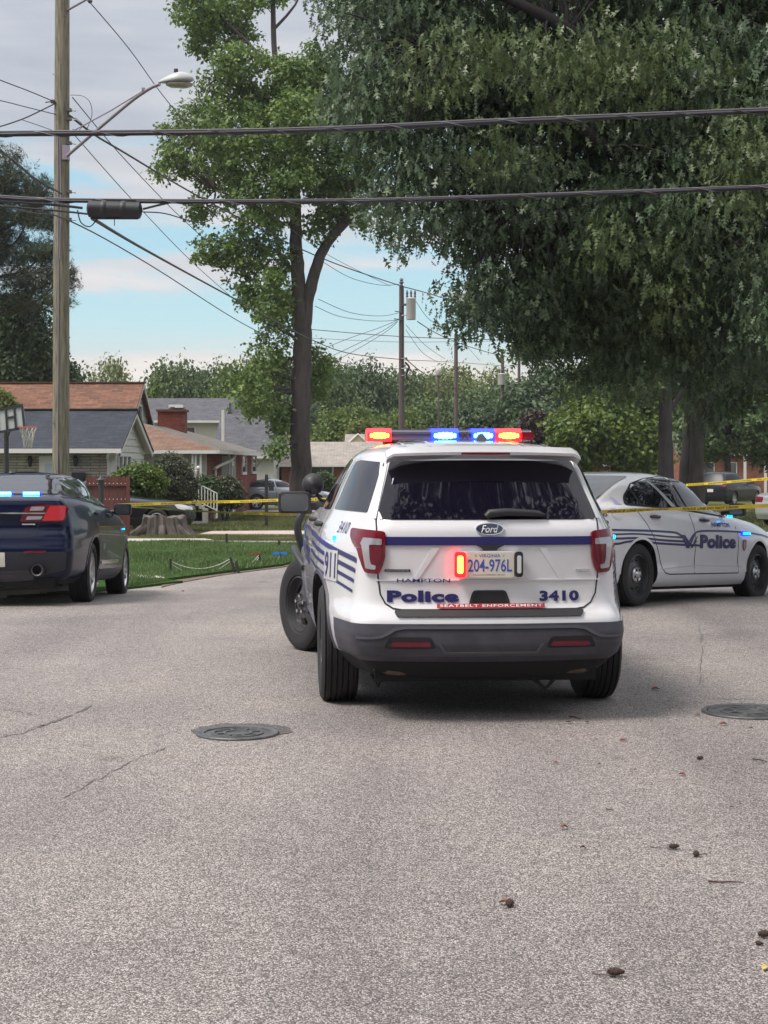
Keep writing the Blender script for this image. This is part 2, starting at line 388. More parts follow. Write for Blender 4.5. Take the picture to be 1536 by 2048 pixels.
# lawn corner, raised behind the kerb
lawn = [(E[1].x+.05, E[1].y+.75), (E[2].x+.02, E[2].y+.55), (E[3].x-.03, E[3].y+.3), (E[4].x, E[4].y+.35), (E[5].x-.05, E[5].y+.5), (-.75, 34), (-.8, 37.2), (-4.4, 38.0), (-6.5, 37.9), (-16, 37), (-30, 36), (-30, 20.4), (-9, 20.1), (-4.6, 20.6)]
tag(drape('lawn', lawn, .05, M_lawn, 1.5, thick=.09), kind='structure')
# thin earth border and the narrow grass verge between lawn and road
verge = [(-30, 17.95), (-20, 18.1), (-9, 18.6), (E[0].x, E[0].y+.05), (E[1].x, E[1].y+.04), (E[2].x+.25, E[2].y+.1), (E[2].x-.2, E[2].y+.6), (E[1].x, E[1].y+.7), (-4.6, 20.55), (-9, 20.05), (-30, 20.3)]
tag(drape('verge', verge, .035, M_lawn, 1.2, thick=.07), kind='structure')
dirt = [(E[2].x+.2, E[2].y+.05), (E[3].x, E[3].y), (E[4].x, E[4].y), (E[5].x, E[5].y), (E[5].x-.1, E[5].y+.6), (E[4].x-.05, E[4].y+.42), (E[3].x-.06, E[3].y+.38), (E[2].x, E[2].y+.66), (E[1].x+.4, E[1].y+.8), (E[1].x+.45, E[1].y+.45)]
tag(drape('earth_border', dirt, .012, M_dirt, .8, thick=.03), kind='structure')
# kerb along the street, in cast lengths
kerb_line = [(-12, 18.2), (-9, 18.5), (-6.4, 18.95), (E[0].x, E[0].y+.0), (E[1].x-.35, E[1].y-.1)]
kerb = thing('kerb', 'grey concrete kerb behind the dark blue sedan', 'kerb', (0, 0, 0))
for a, b in zip(kerb_line[:-1], kerb_line[1:]):
    a, b = Vector(a), Vector(b); n = max(1, round((b-a).length/1.5))
    for i in range(n):
        p, q = a+(b-a)*i/n, a+(b-a)*(i+1)/n; d = (q-p).normalized(); nn = Vector((-d.y, d.x)); p = p+d*.006; q = q-d*.006
        m_ = MB(); z0, z1 = GZ(p.y), GZ(q.y)
        pr = [(0, -.05), (0, .09), (.03, .12), (.16, .12), (.16, -.05)]
        va = [(p.x+nn.x*t, p.y+nn.y*t, z0+h) for t, h in pr]+[(q.x+nn.x*t, q.y+nn.y*t, z1+h) for t, h in pr]; k = 5
        m_.add(va, [(i2, (i2+1) % k, (i2+1) % k+k, i2+k) for i2 in range(k)]+[tuple(range(k-1, -1, -1)), tuple(range(k, 2*k))])
        m_.build('kerb_stone', M_conc, kerb)
        m_ = MB(); m_.add([(p.x-nn.x*.28, p.y-nn.y*.28, z0+.006), (q.x-nn.x*.28, q.y-nn.y*.28, z1+.006), (q.x, q.y, z1+.006), (p.x, p.y, z0+.006)], [(0, 1, 2, 3)])
        m_.build('gutter_slab', M_conc, kerb)
# short run of edging on the lawn corner
q1, q2, q3, q4 = G(252, 1161), G(330, 1163), G(322, 1159), G(252, 1156)
tag(drape('path_edge', [(v.x, v.y) for v in (q1, q2, q3, q4)], .058, M_conc, .5, thick=.03), kind='structure')
# pavement strips
tag(drape('sidewalk', [(-16, 38.2), (-6.5, 38.1), (-4.75, 38.2), (-4.2, 39.9), (-4.5, 40.6), (-16, 40.4)], .02, M_conc, 2, thick=.05), kind='structure')
tag(drape('side_path', [(-4.7, 38.3), (-1, 37.4), (-.7, 37.6), (-.7, 39.2), (-3.5, 39.6), (-4.2, 39.8)], .006, M_asph, 2, thick=.03), kind='structure')
tag(drape('driveway', [(-5.0, 44.2), (.2, 43.6), (26, 41), (26, 44.2), (2, 46), (-2.9, 46.6), (-4.9, 46.2)], .01, M_walk, 2, thick=.05), kind='structure')
tag(drape('driveway_apron', [(-1.9, 42.6), (.5, 42.2), (.5, 43.4), (-1.9, 43.9)], .008, M_asph, 2, thick=.03), kind='structure')
tag(drape('parking_strip', [(-6.6, 70), (5, 70), (5, 76.5), (-6.6, 76.5)], .0, M_asph, 3, thick=.02), kind='structure')

# lawn grass blades (real blades, nobody could count them)
def blades(name, poly, n, h, material, dz=.05, wscale=.12):
    xs = [p[0] for p in poly]; ys = [p[1] for p in poly]; pts = []
    while len(pts) < n:
        k = n*2; X = npr.uniform(min(xs), max(xs), k); Y = npr.uniform(min(ys), max(ys), k); ins = np.zeros(k, bool)
        for i in range(len(poly)):
            a, b = poly[i], poly[(i+1) % len(poly)]
            if a[1] == b[1]: continue
            c = ((a[1] > Y) != (b[1] > Y)) & (X < (b[0]-a[0])*(Y-a[1])/(b[1]-a[1])+a[0]); ins ^= c
        pts += list(zip(X[ins], Y[ins]))
    pts = np.array(pts[:n]); Z = np.array([GZ(y) for y in pts[:, 1]])+dz
    pos = np.column_stack([pts, Z]); yd = npr.normal(size=(n, 3))*.3+np.array([0, 0, 1]); rot = rot_axis(yd, npr.uniform(0, 6.28, n))
    patch = .7+.5*np.sin(pts[:, 0]*1.7)*np.cos(pts[:, 1]*1.1+1)
    me = scatter_mesh(name, [(-wscale, 0, 0), (wscale, 0, 0), (.1, 1, .25)], [(0, 1, 2)], pos, rot, npr.uniform(.5, 1.2, n)*h*patch, material)
    o = link(name, me); return tag(o, kind='stuff')
M_blade = leaf_mat('grass_blade', (.065, .12, .035), (.17, .24, .085), .3, .5)
M_blade2 = leaf_mat('dry_grass_blade', (.07, .10, .028), (.20, .19, .08), .3, .6)
front_lawn = [(E[1].x-1.2, E[1].y-.1+.8), (E[1].x+.05, E[1].y+.8), (E[2].x+.02, E[2].y+.6), (E[3].x-.03, E[3].y+.35), (E[4].x, E[4].y+.4), (E[5].x-.05, E[5].y+.55), (-.9, 34), (-.9, 37), (-4.4, 37.8), (-7, 37.7), (-7, 22)]
tag(blades('lawn_grass', front_lawn, 60000, .10, M_blade), 'thick green grass growing on the lawn corner', 'grass')
tag(blades('verge_tufts', [(v[0], v[1]) for v in [(-6.5, 19.4), (E[0].x, E[0].y+.3), (E[1].x, E[1].y+.12), (E[2].x+.1, E[2].y+.15), (E[2].x-.2, E[2].y+.55), (E[1].x, E[1].y+.65), (-4.6, 20.5), (-6.5, 20.3)]], 9000, .07, M_blade, .035), 'grass on the narrow strip beside the road edge', 'grass')
tag(blades('far_lawn_tufts', [(-6.5, 40.8), (-4.2, 40.4), (0, 39.4), (0, 43.4), (-5, 43.9), (-6.5, 44)], 26000, .08, M_blade2, -.03), 'patchy yellow green grass between the two concrete strips', 'grass')
tag(blades('yard_tufts', [(-6.8, 47), (0, 46.6), (0, 64), (-5, 68), (-6, 58)], 40000, .12, M_blade2, -.03, .2), 'mown yard grass in front of the grey parked car', 'grass')
tag(blades('right_yard_tufts', [(6, 45), (22, 44.5), (30, 80), (8, 80)], 50000, .14, M_blade2, -.03, .22), 'yard grass under the oaks beyond the white sedan', 'grass')

# cracks in the asphalt: thin meandering strips of tar-dark gap
def crack(pts, w, k=5, seed=0):
    r = random.Random(seed); L_ = [Vector(G(*p)) for p in pts]; out = []
    for a, b in zip(L_[:-1], L_[1:]):
        for i in range(k):
            t = i/k; p = a+(b-a)*t; out.append(p+Vector((r.uniform(-.012, .012), r.uniform(-.03, .03), 0)))
    out.append(L_[-1]); mb = MB(); n = len(out); vs = []
    for i, p in enumerate(out):
        d = (out[min(i+1, n-1)]-out[max(i-1, 0)]).normalized(); q = Vector((-d.y, d.x, 0))*w*.5*r.uniform(.3, 1.3)*(1 if 0 < i < n-1 else .1)
        vs += [(p.x+q.x, p.y+q.y, p.z+.003), (p.x-q.x, p.y-q.y, p.z+.003)]
    mb.add(vs, [(2*i, 2*i+1, 2*i+3, 2*i+2) for i in range(n-1)]); return tag(mb.build('road_crack', M_crack), kind='structure')
crack([(72, 1456), (95, 1448), (120, 1440), (145, 1430)], .028, 6, 1); crack([(150, 1428), (185, 1410)], .02, 6, 2)
crack([(0, 1417), (40, 1424), (75, 1432)], .008, 6, 3); crack([(0, 1475), (50, 1466), (72, 1456)], .01, 5, 4)
crack([(120, 1600), (190, 1562), (260, 1526), (300, 1506), (340, 1496)], .008, 9, 5)
crack([(1405, 1530), (1450, 1537), (1500, 1555), (1536, 1566)], .007, 8, 6); crack([(1420, 1672), (1470, 1669), (1540, 1668)], .006, 7, 7)
crack([(1405, 1395), (1460, 1398), (1536, 1402)], .012, 8, 8); crack([(1400, 1250), (1404, 1310), (1400, 1372)], .006, 8, 9)
crack([(240, 1330), (330, 1318), (420, 1322)], .008, 8, 10); crack([(1500, 1520), (1536, 1528)], .008, 6, 11)
crack([(1300, 1700), (1360, 1703), (1400, 1700)], .004, 6, 12)

def manhole(px, py, r, label, recess):
    p = G(px, py); t = thing('manhole_cover', label, 'manhole cover', (p.x, p.y, p.z+.004), rz=.4)
    I = Matrix.Identity(4); m = MB(); m.lathe([(r-.03, -.02), (r-.03, .006), (r-.026, .009), (r-.004, .009), (r, .005), (r, -.02)], I, 48); m.build('frame', M_iron, t, 40)
    m = MB(); m.lathe([(0.0001, .001), (r-.034, .001), (r-.034, -.02)], I, 48); m.build('lid', M_iron, t, 40)
    m = MB()
    for ra in (.33, .6, .85): m.lathe([(r*ra-.012, 0), (r*ra-.01, .006), (r*ra+.006, .006), (r*ra+.008, 0)], Matrix.Translation((0, 0, .0015)), 40)
    m.build('raised_ring', M_iron, t, 40)
    for k in range(8):
        a = k*math.pi/4; m = MB(); m.box((math.cos(a)*r*.46, math.sin(a)*r*.46, .0045), (r*.26, .012, .006), a); m.build('rib', M_iron, t)
    return t
p = G(478, 1465)
rr_ = random.Random(3); ring = [(p.x+math.cos(a)*(.265+rr_.uniform(-.03, .03))*(1.15 if math.cos(a) > 0 else 1.0), p.y+math.sin(a)*(.24+rr_.uniform(-.03, .03))+.07) for a in [i*2*math.pi/26 for i in range(26)]]
tag(drape('road_patch', ring, .0035, M_patch, .2), kind='structure')
manhole(475, 1468, .235, 'small round iron manhole cover in dark patched asphalt at left', 0)
manhole(1502, 1425, .30, 'blue grey iron manhole cover cut by the right edge of the photo', 0)

# ------------------------------------------------------------------ vehicles
M_white = mat('white_paint', (.70, .69, .725), .38, coat=1, coat_rough=.05, var=.035, vscale=3, bump=.02, bscale=30)
M_navy = mat('navy_paint', (.004, .007, .030), .3, coat=.42, coat_rough=.02, spec=.15)
M_grey = mat('grey_paint', (.20, .21, .245), .28, metal=.5, coat=1)
M_silver = mat('silver_paint', (.45, .45, .46), .3, metal=.4, coat=1)
M_dark = mat('dark_paint', (.010, .011, .017), .3, coat=.35, spec=.3)
M_glass = mat('tinted_glass', (.006, .005, .012), .03, spec=.35, coat=.12, coat_rough=.01)
M_glassr = mat('rough_window_glass', (.012, .013, .018), .35, spec=.3)  # roughened to spread the sun lamp's glint
M_glassc = mat('grey_window_glass', (.035, .045, .055), .03, spec=1, coat=1, coat_rough=.01)
M_trim = mat('bumper_plastic', (.050, .047, .064), .5, var=.25, vscale=7, bump=.2, bscale=260)
M_rubber = mat('tyre_rubber', (.018, .017, .019), .75, bump=.2, bscale=90)
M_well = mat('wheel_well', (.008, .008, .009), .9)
M_steelw = mat('black_steel_wheel', (.04, .04, .045), .45, coat=.3)
M_chrome = mat('chrome', (.75, .75, .78), .12, metal=1)
M_alloy = mat('alloy', (.55, .55, .57), .28, metal=.9)
M_decal = mat('navy_vinyl', (.022, .020, .12), .35)
M_gap = mat('panel_gap', (.015, .015, .018), .8)
M_redlens = mat('red_lens', (.15, .003, .016), .2, coat=.35, spec=.5)
M_redlens2 = mat('dark_red_lens', (.13, .003, .016), .2, coat=.35, spec=.5)
M_redlit = mat('lit_red_lens', (.34, .01, .02), .2, coat=.4, emis=(1, .03, .05), estr=.10)
M_clear = mat('clear_lens', (.40, .38, .42), .15, coat=1, metal=.35)
M_redE = mat('red_emitter', (.8, .05, .02), .4, emis=(1, .026, .004), estr=48)
M_redG = mat('red_dome_lit', (.6, .01, .02), .2, coat=1, emis=(1, .004, .008), estr=2.4)
M_blueE = mat('blue_emitter', (.05, .3, 1), .4, emis=(.014, .13, 1), estr=44)
M_blueG = mat('blue_dome_lit', (.01, .02, .6), .2, coat=1, emis=(.002, .02, 1), estr=2.4)
M_cyanE = mat('cyan_blue_led', (.05, .4, 1), .4, emis=(.0, .30, 1), estr=3.5)
M_clearE = mat('white_lens', (.6, .6, .62), .2)
M_plate = mat('plate_cream', (.62, .59, .52), .4, var=.03, vscale=30)
M_redsign = mat('red_sticker', (.40, .02, .035), .4)
M_whitelet = mat('white_lettering', (.75, .75, .75), .5)
M_bluet = mat('blue_lettering', (.05, .09, .40), .5)
M_badge = mat('badge_blue', (.008, .010, .05), .15, coat=1)
M_interior = mat('cabin_dark', (.012, .012, .014), .8)
M_rust = mat('muffler_metal', (.16, .12, .09), .5, metal=.6, var=.4, vscale=20)
M_shield = mat('shield_red', (.25, .03, .03), .4)

def outline(K, nr=7, nc=5, ns=34):
    """half plan outline at one level, rear centre to front centre"""
    vr, vf, W, Wr, Wf, rr, rf, bow = K
    out = []
    br = bow
    for i in range(nr):
        u = (Wr-rr)*i/nr; out.append((u, vr+br*(u/Wr)**2))
    e = vr+br*((Wr-rr)/Wr)**2
    for i in range(nc):
        a = math.pi/2*i/nc; out.append((Wr-rr+rr*math.sin(a), e+rr*(1-math.cos(a))))
    v0 = e+rr
    ef = vf-.10*1; v1 = ef-rf
    Lr, Lf = min(1.15, (v1-v0)*.45), min(1.0, (v1-v0)*.45)
    for i in range(ns+1):
        v = v0+(v1-v0)*i/ns; tr = max(0, (v0+Lr-v)/Lr); tf = max(0, (v-(v1-Lf))/Lf)
        out.append((W-(W-Wr)*tr*tr-(W-Wf)*tf*tf, v))
    for i in range(1, nc+1):
        a = math.pi/2*i/nc; out.append((Wf-rf+rf*math.cos(a), v1+rf*math.sin(a)))
    for i in range(1, nr+1):
        u = (Wf-rf)*(1-i/nr); out.append((u, ef+.10*(1-(u/max(Wf, .01))**2)))
    return out
def loft(keys, sub=3):
    zs = [k[0] for k in keys]; lev = []
    for i in range(len(keys)-1):
        a, b = keys[i], keys[i+1]
        p = keys[max(i-1, 0)]; n = keys[min(i+2, len(keys)-1)]
        m = max(1, int((b[0]-a[0])/.03+.5)) if sub else 1
        for j in range(m):
            t = j/m; lev.append([a[q]+(b[q]-a[q])*t for q in range(len(a))])
    lev.append(list(keys[-1]))
    # light smoothing of every column except z
    A = np.array(lev)
    for _ in range(sub):
        B = A.copy(); dz0 = (A[1:-1, 0]-A[:-2, 0])[:, None]; dz1 = (A[2:, 0]-A[1:-1, 0])[:, None]
        lin = (A[:-2]*dz1+A[2:]*dz0)/(dz0+dz1); B[1:-1, 1:] = (A[1:-1, 1:]*.5+lin[:, 1:]*.5); A = B
    rings = [outline(k[1:]) for k in A]
    n = len(rings[0]); vs = []; fs = []
    for k, r in zip(A, rings): vs += [(u, v, k[0]) for u, v in r]
    for k, r in zip(A, rings): vs += [(-u, v, k[0]) for u, v in r]
    m = len(rings); o = n*m
    for j in range(m-1):
        for i in range(n-1):
            a = j*n+i; fs.append((a, a+1, a+1+n, a+n)); b = o+a; fs.append((b+n, b+1+n, b+1, b))
    for j, flip in ((0, 0), (m-1, 1)):
        for i in range(n-1):
            q = (j*n+i, o+j*n+i, o+j*n+i+1, j*n+i+1); fs.append(tuple(reversed(q)) if flip else q)
    bm = bmesh.new(); bv = [bm.verts.new(v) for v in vs]
    for f in fs:
        try: bm.faces.new([bv[i] for i in f])
        except ValueError: pass
    bmesh.ops.remove_doubles(bm, verts=bm.verts, dist=1e-4); bmesh.ops.recalc_face_normals(bm, faces=bm.faces)
    return bm
def make_body(keys, wells, name, mats, parent, sub=2, smooth=28, zdark=0):
    bm = loft(keys, sub); me = bpy.data.meshes.new(name); bm.to_mesh(me); bm.free()
    me.materials.append(mats[0]); me.materials.append(M_well)
    ob = bpy.data.objects.new(name, me); COL.objects.link(ob)
    cu = MB()
    for (v, z, r, side, w, Wout) in wells:
        prof = [(0.001, Wout), (r, Wout), (r, w), (.001, w)]
        M = Matrix.Rotation(R(90)*side, 4, 'Y'); M = Matrix.Translation((0, v, z)) @ M
        cu.lathe(prof, M, 40)
    co = cu.build('cut', M_well); co.data.materials.clear(); co.data.materials.append(M_well)
    bmm = bmesh.new(); bmm.from_mesh(co.data); bmesh.ops.remove_doubles(bmm, verts=bmm.verts, dist=2e-3); bmesh.ops.recalc_face_normals(bmm, faces=bmm.faces); bmm.to_mesh(co.data); bmm.free()
    mod = ob.modifiers.new('b', 'BOOLEAN'); mod.operation = 'DIFFERENCE'; mod.object = co; mod.solver = 'EXACT'; mod.material_mode = 'TRANSFER'
    dg = bpy.context.evaluated_depsgraph_get(); dg.update()
    me2 = bpy.data.meshes.new_from_object(ob.evaluated_get(dg)); me2.name = name
    bpy.data.objects.remove(ob); bpy.data.objects.remove(co)
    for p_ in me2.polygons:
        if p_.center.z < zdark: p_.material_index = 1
    me2.polygons.foreach_set('use_smooth', [True]*len(me2.polygons)); me2.set_sharp_from_angle(angle=R(smooth))
    o = link(name, me2, parent)
    bm = bmesh.new(); bm.from_mesh(me2); bvh = BVHTree.FromBMesh(bm); bm.free()
    return o, bvh
AX = {'rear': lambda a, b: (Vector((a, -3.5, b)), Vector((0, 1, 0))), 'front': lambda a, b: (Vector((a, 7, b)), Vector((0, -1, 0))),
      'R': lambda a, b: (Vector((3, a, b)), Vector((-1, 0, 0))), 'L': lambda a, b: (Vector((-3, a, b)), Vector((1, 0, 0))),
      'top': lambda a, b: (Vector((a, b, 4)), Vector((0, 0, -1)))}
def project(bvh, side, pts, off):
    out = []; last = None
    for a, b in pts:
        o, d = AX[side](a, b); h = bvh.ray_cast(o, d)
        if h[0] is None:
            q = o+d*3; h = bvh.find_nearest(q if last is None else Vector((last.x if side in 'LR' else q.x, q.y if side in 'LR' else last.y, b)))
            out.append(h[0]+h[1]*off); continue
        n = h[1]
        if n.dot(d) > 0: n = -n
        last = h[0]; out.append(h[0]+n*off)
    return out
def patch(bvh, side, poly, name, material, parent, off=.004, step=.06, thick=0, smooth=40, label=None):
    """a panel cut to a 2D outline and laid on the body surface"""
    V, Fc = cdt([Vector(p) for p in poly], step)
    P3 = project(bvh, side, [(v.x, v.y) for v in V], off); mb = MB()
    flip = side in ('L', 'front', )
    mb.add(P3, [tuple(reversed(f)) if flip else tuple(f) for f in Fc])
    if thick:
        # skirt back to the surface
        from collections import Counter
        ed = Counter()
        for f in Fc:
            for i in range(len(f)): ed[frozenset((f[i], f[(i+1) % len(f)]))] += 1
        P0 = project(bvh, side, [(v.x, v.y) for v in V], -.003); o = len(mb.v); mb.v += [tuple(p) for p in P0]
        for f in Fc:
            for i in range(len(f)):
                a, b = f[i], f[(i+1) % len(f)]
                if ed[frozenset((a, b))] == 1: mb.f.append((b, a, a+o, b+o) if not flip else (a, b, b+o, a+o)); mb.m.append(0)
    o = mb.build(name, material, parent, smooth)
    if label: o['label'] = label
    return o
def strip(bvh, side, line, w, name, material, parent, off=.003, step=.08, closed=False):
    """a narrow band following a 2D polyline on the body"""
    pts = [Vector(p) for p in line]; out = []
    if closed: pts.append(pts[0])
    dense = []
    for a, b in zip(pts[:-1], pts[1:]):
        k = max(1, int((b-a).length/step+.5)); dense += [a+(b-a)*i/k for i in range(k)]
    dense.append(pts[-1]); n = len(dense); L_, R_ = [], []
    for i, p in enumerate(dense):
        d = dense[min(i+1, n-1)]-dense[max(i-1, 0)]; d = d.normalized(); q = Vector((-d.y, d.x))*w/2
        L_.append(p+q); R_.append(p-q)
    A = project(bvh, side, L_, off); B = project(bvh, side, R_, off); mb = MB()
    mb.add(A+B, [(i, i+1, n+i+1, n+i) for i in range(n-1)])
    return mb.build(name, material, parent, 60)
def letters(bvh, side, s, x0, x1, y0, y1, material, parent, off=.005, name='lettering', mirror=False, **k):
    vs, fs = text_fit(s, x0, x1, y0, y1, **k)
    P3 = project(bvh, side, vs, off); mb = MB(); mb.add(P3, fs); return mb.build(name, material, parent)
def flat_letters(s, x0, x1, y0, y1, M, material, parent, name='lettering', **k):
    vs, fs = text_fit(s, x0, x1, y0, y1, **k); mb = MB(); mb.add([M @ Vector((a, b, 0)) for a, b in vs], fs); return mb.build(name, material, parent)
def rpoly(pts, r=.03, k=4):
    """rounded polygon corners"""
    out = []; n = len(pts)
    for i in range(n):
        p, a, b = Vector(pts[i]), Vector(pts[i-1]), Vector(pts[(i+1) % n])
        rr = min(r, (a-p).length*.45, (b-p).length*.45); s, e = p+(a-p).normalized()*rr, p+(b-p).normalized()*rr
        for j in range(k+1):
            t = j/k; out.append(s*(1-t)**2+p*2*t*(1-t)+e*t*t)
    return out
def mir(poly): return [(-a, b) for a, b in reversed(poly)]

def wheel(parent, u, v, z, r, side, style, steer=0, w=.245, rimr=None):
    """side +1 right, -1 left; outer face points outwards"""
    g = bpy.data.objects.new('wheel', None); COL.objects.link(g); g.parent = parent; g.location = (u, v, z); g.rotation_euler = (0, 0, steer)
    M = Matrix.Rotation(R(90)*side, 4, 'Y')
    rr = rimr or r*.62; h = w/2
    m = MB()
    tread = []
    nt_ = 5
    for i in range(nt_):
        a0 = -h*.72+2*h*.72*i/nt_; a1 = -h*.72+2*h*.72*(i+1)/nt_
        tread += [(r-.012, a0+.004), (r, a0+.008), (r, a1-.004), (r-.012, a1)]
    prof = [(rr, -h*.78), (rr+.01, -h*.9), (r*.8, -h), (r*.92, -h*.97), (r*.985, -h*.82)]+tread+[(r*.985, h*.82), (r*.92, h*.97), (r*.8, h), (rr+.01, h*.9), (rr, h*.78)]
    m.lathe(prof, M, 56); m.build('tyre', M_rubber, g, 35)
    # barrel
    m = MB(); m.lathe([(rr, h*.80), (rr-.012, h*.84), (rr-.02, h*.6), (rr-.03, h*.2), (rr-.03, -h*.8)], M, 40); m.build('rim', M_alloy if style == 'alloy' else M_steelw, g, 35)
    m = MB(); m.lathe([(.001, -h*.1), (rr-.028, -h*.1)], M, 32); m.build('brake_backing', M_well, g)
    if style in ('steel', 'steelcap'):
        # dished steel disc with openings
        n = 60; rad = [.001, rr*.2, rr*.36, rr*.5, rr*.66, rr*.74, rr*.97]; hh = [h*.62, h*.62, h*.55, h*.5, h*.42, h*.35, h*.35]
        m = MB(); vs = [M @ Vector((a*math.cos(2*math.pi*i/n), a*math.sin(2*math.pi*i/n), q)) for a, q in zip(rad, hh) for i in range(n)]
        fs = []
        nh = 5 if style == 'steel' else 10
        for j in range(6):
            for i in range(n):
                ph = (i % (n/nh))/(n/nh)
                if j in ((3, 4) if style == 'steel' else (4,)) and .22 < ph < .78: continue
                a = j*n+i; b = j*n+(i+1) % n; fs.append((a, b, b+n, a+n))
        m.add(vs, fs); m.build('wheel_disc', M_steelw, g, 35)
        cr = rr*(.40 if style == 'steelcap' else .17)
        m = MB(); m.lathe([(cr, h*.5), (cr*.98, h*.68), (cr*.8, h*.80), (cr*.55, h*.78), (cr*.4, h*.9), (.001, h*.92)], M, 32); cap = m.build('hub_cap', M_alloy if style == 'steelcap' else M_steelw, g, 35)
        for k in range(5):
            a = 2*math.pi*k/5; q = cr*.68 if style == 'steelcap' else rr*.3; m = MB()
            m.lathe([(.016, h*.55), (.016, h*.82), (.001, h*.83)], M @ Matrix.Translation((q*math.cos(a), q*math.sin(a), 0)), 8)
            m.build('lug_nut', M_gap if style == 'steelcap' else M_chrome, g, 35)
    else:
        ns = 10 if style == 'alloy' else 5
        m = MB(); m.lathe([(.001, h*.7), (rr*.2, h*.7), (rr*.24, h*.5)], M, 24); m.build('hub_cap', M_alloy, g, 35)
        for k in range(ns//2 if style != 'alloy' else 5):
            for s_ in (-.16, .16):
                a = 2*math.pi*k/5+s_; m = MB()
                d = Vector((math.cos(a), math.sin(a), 0)); d2 = Vector((math.cos(2*math.pi*k/5+s_*1.1), math.sin(2*math.pi*k/5+s_*1.1), 0)); t = Vector((-d.y, d.x, 0))
                a0, a1 = d*rr*.15, d2*rr*.97; w0, w1 = .02, .016
                vs = [a0+t*w0+Vector((0, 0, h*.66)), a0-t*w0+Vector((0, 0, h*.66)), a1-t*w1+Vector((0, 0, h*.78)), a1+t*w1+Vector((0, 0, h*.78)),
                      a0+t*w0+Vector((0, 0, h*.4)), a0-t*w0+Vector((0, 0, h*.4)), a1-t*w1+Vector((0, 0, h*.5)), a1+t*w1+Vector((0, 0, h*.5))]
                m.add([M @ q for q in vs], [(0, 1, 2, 3), (7, 6, 5, 4), (0, 4, 5, 1), (1, 5, 6, 2), (2, 6, 7, 3), (3, 7, 4, 0)]); m.build('spoke', M_alloy, g)
        m = MB(); m.lathe([(rr*.55, h*.05), (rr*.2, h*.05)], M, 32); m.build('brake_disc', M_iron, g)
    return g
def mirror(parent, u, v, z, side, shell, rz=0):
    g = bpy.data.objects.new('side_mirror', None); COL.objects.link(g); g.parent = parent; g.location = (u, v, z); g.rotation_euler = (0, 0, rz)
    bm = bmesh.new(); bmesh.ops.create_cube(bm, size=1); bmesh.ops.bevel(bm, geom=bm.edges[:], offset=.22, segments=4, affect='EDGES', profile=.7)
    for q in bm.verts:
        q.co = Vector((q.co.x*.25, q.co.y*(.14 if q.co.y > 0 else .05), q.co.z*.165))
    me = bpy.data.meshes.new('mirror_shell'); bm.to_mesh(me); bm.free(); me.materials.append(shell); me.polygons.foreach_set('use_smooth', [True]*len(me.polygons)); link('mirror_shell', me, g)
    m = MB(); pp = rpoly([(-.105, -.065), (.105, -.065), (.105, .065), (-.105, .065)], .035)
    m.add([(a, -.0285, b) for a, b in pp], [tuple(range(len(pp)))]); m.build('mirror_glass', M_clear_glass, g)
    m = MB(); s = -side; m.tube([(s*.08, .03, -.03), (s*.20, .03, -.035), (s*.26, .05, -.05)], [.03, .025, .04], 8); m.build('mirror_arm', M_black, g, 50)
    return g
M_clear_glass = mat('mirror_glass', (.30, .33, .38), .08, metal=.9)

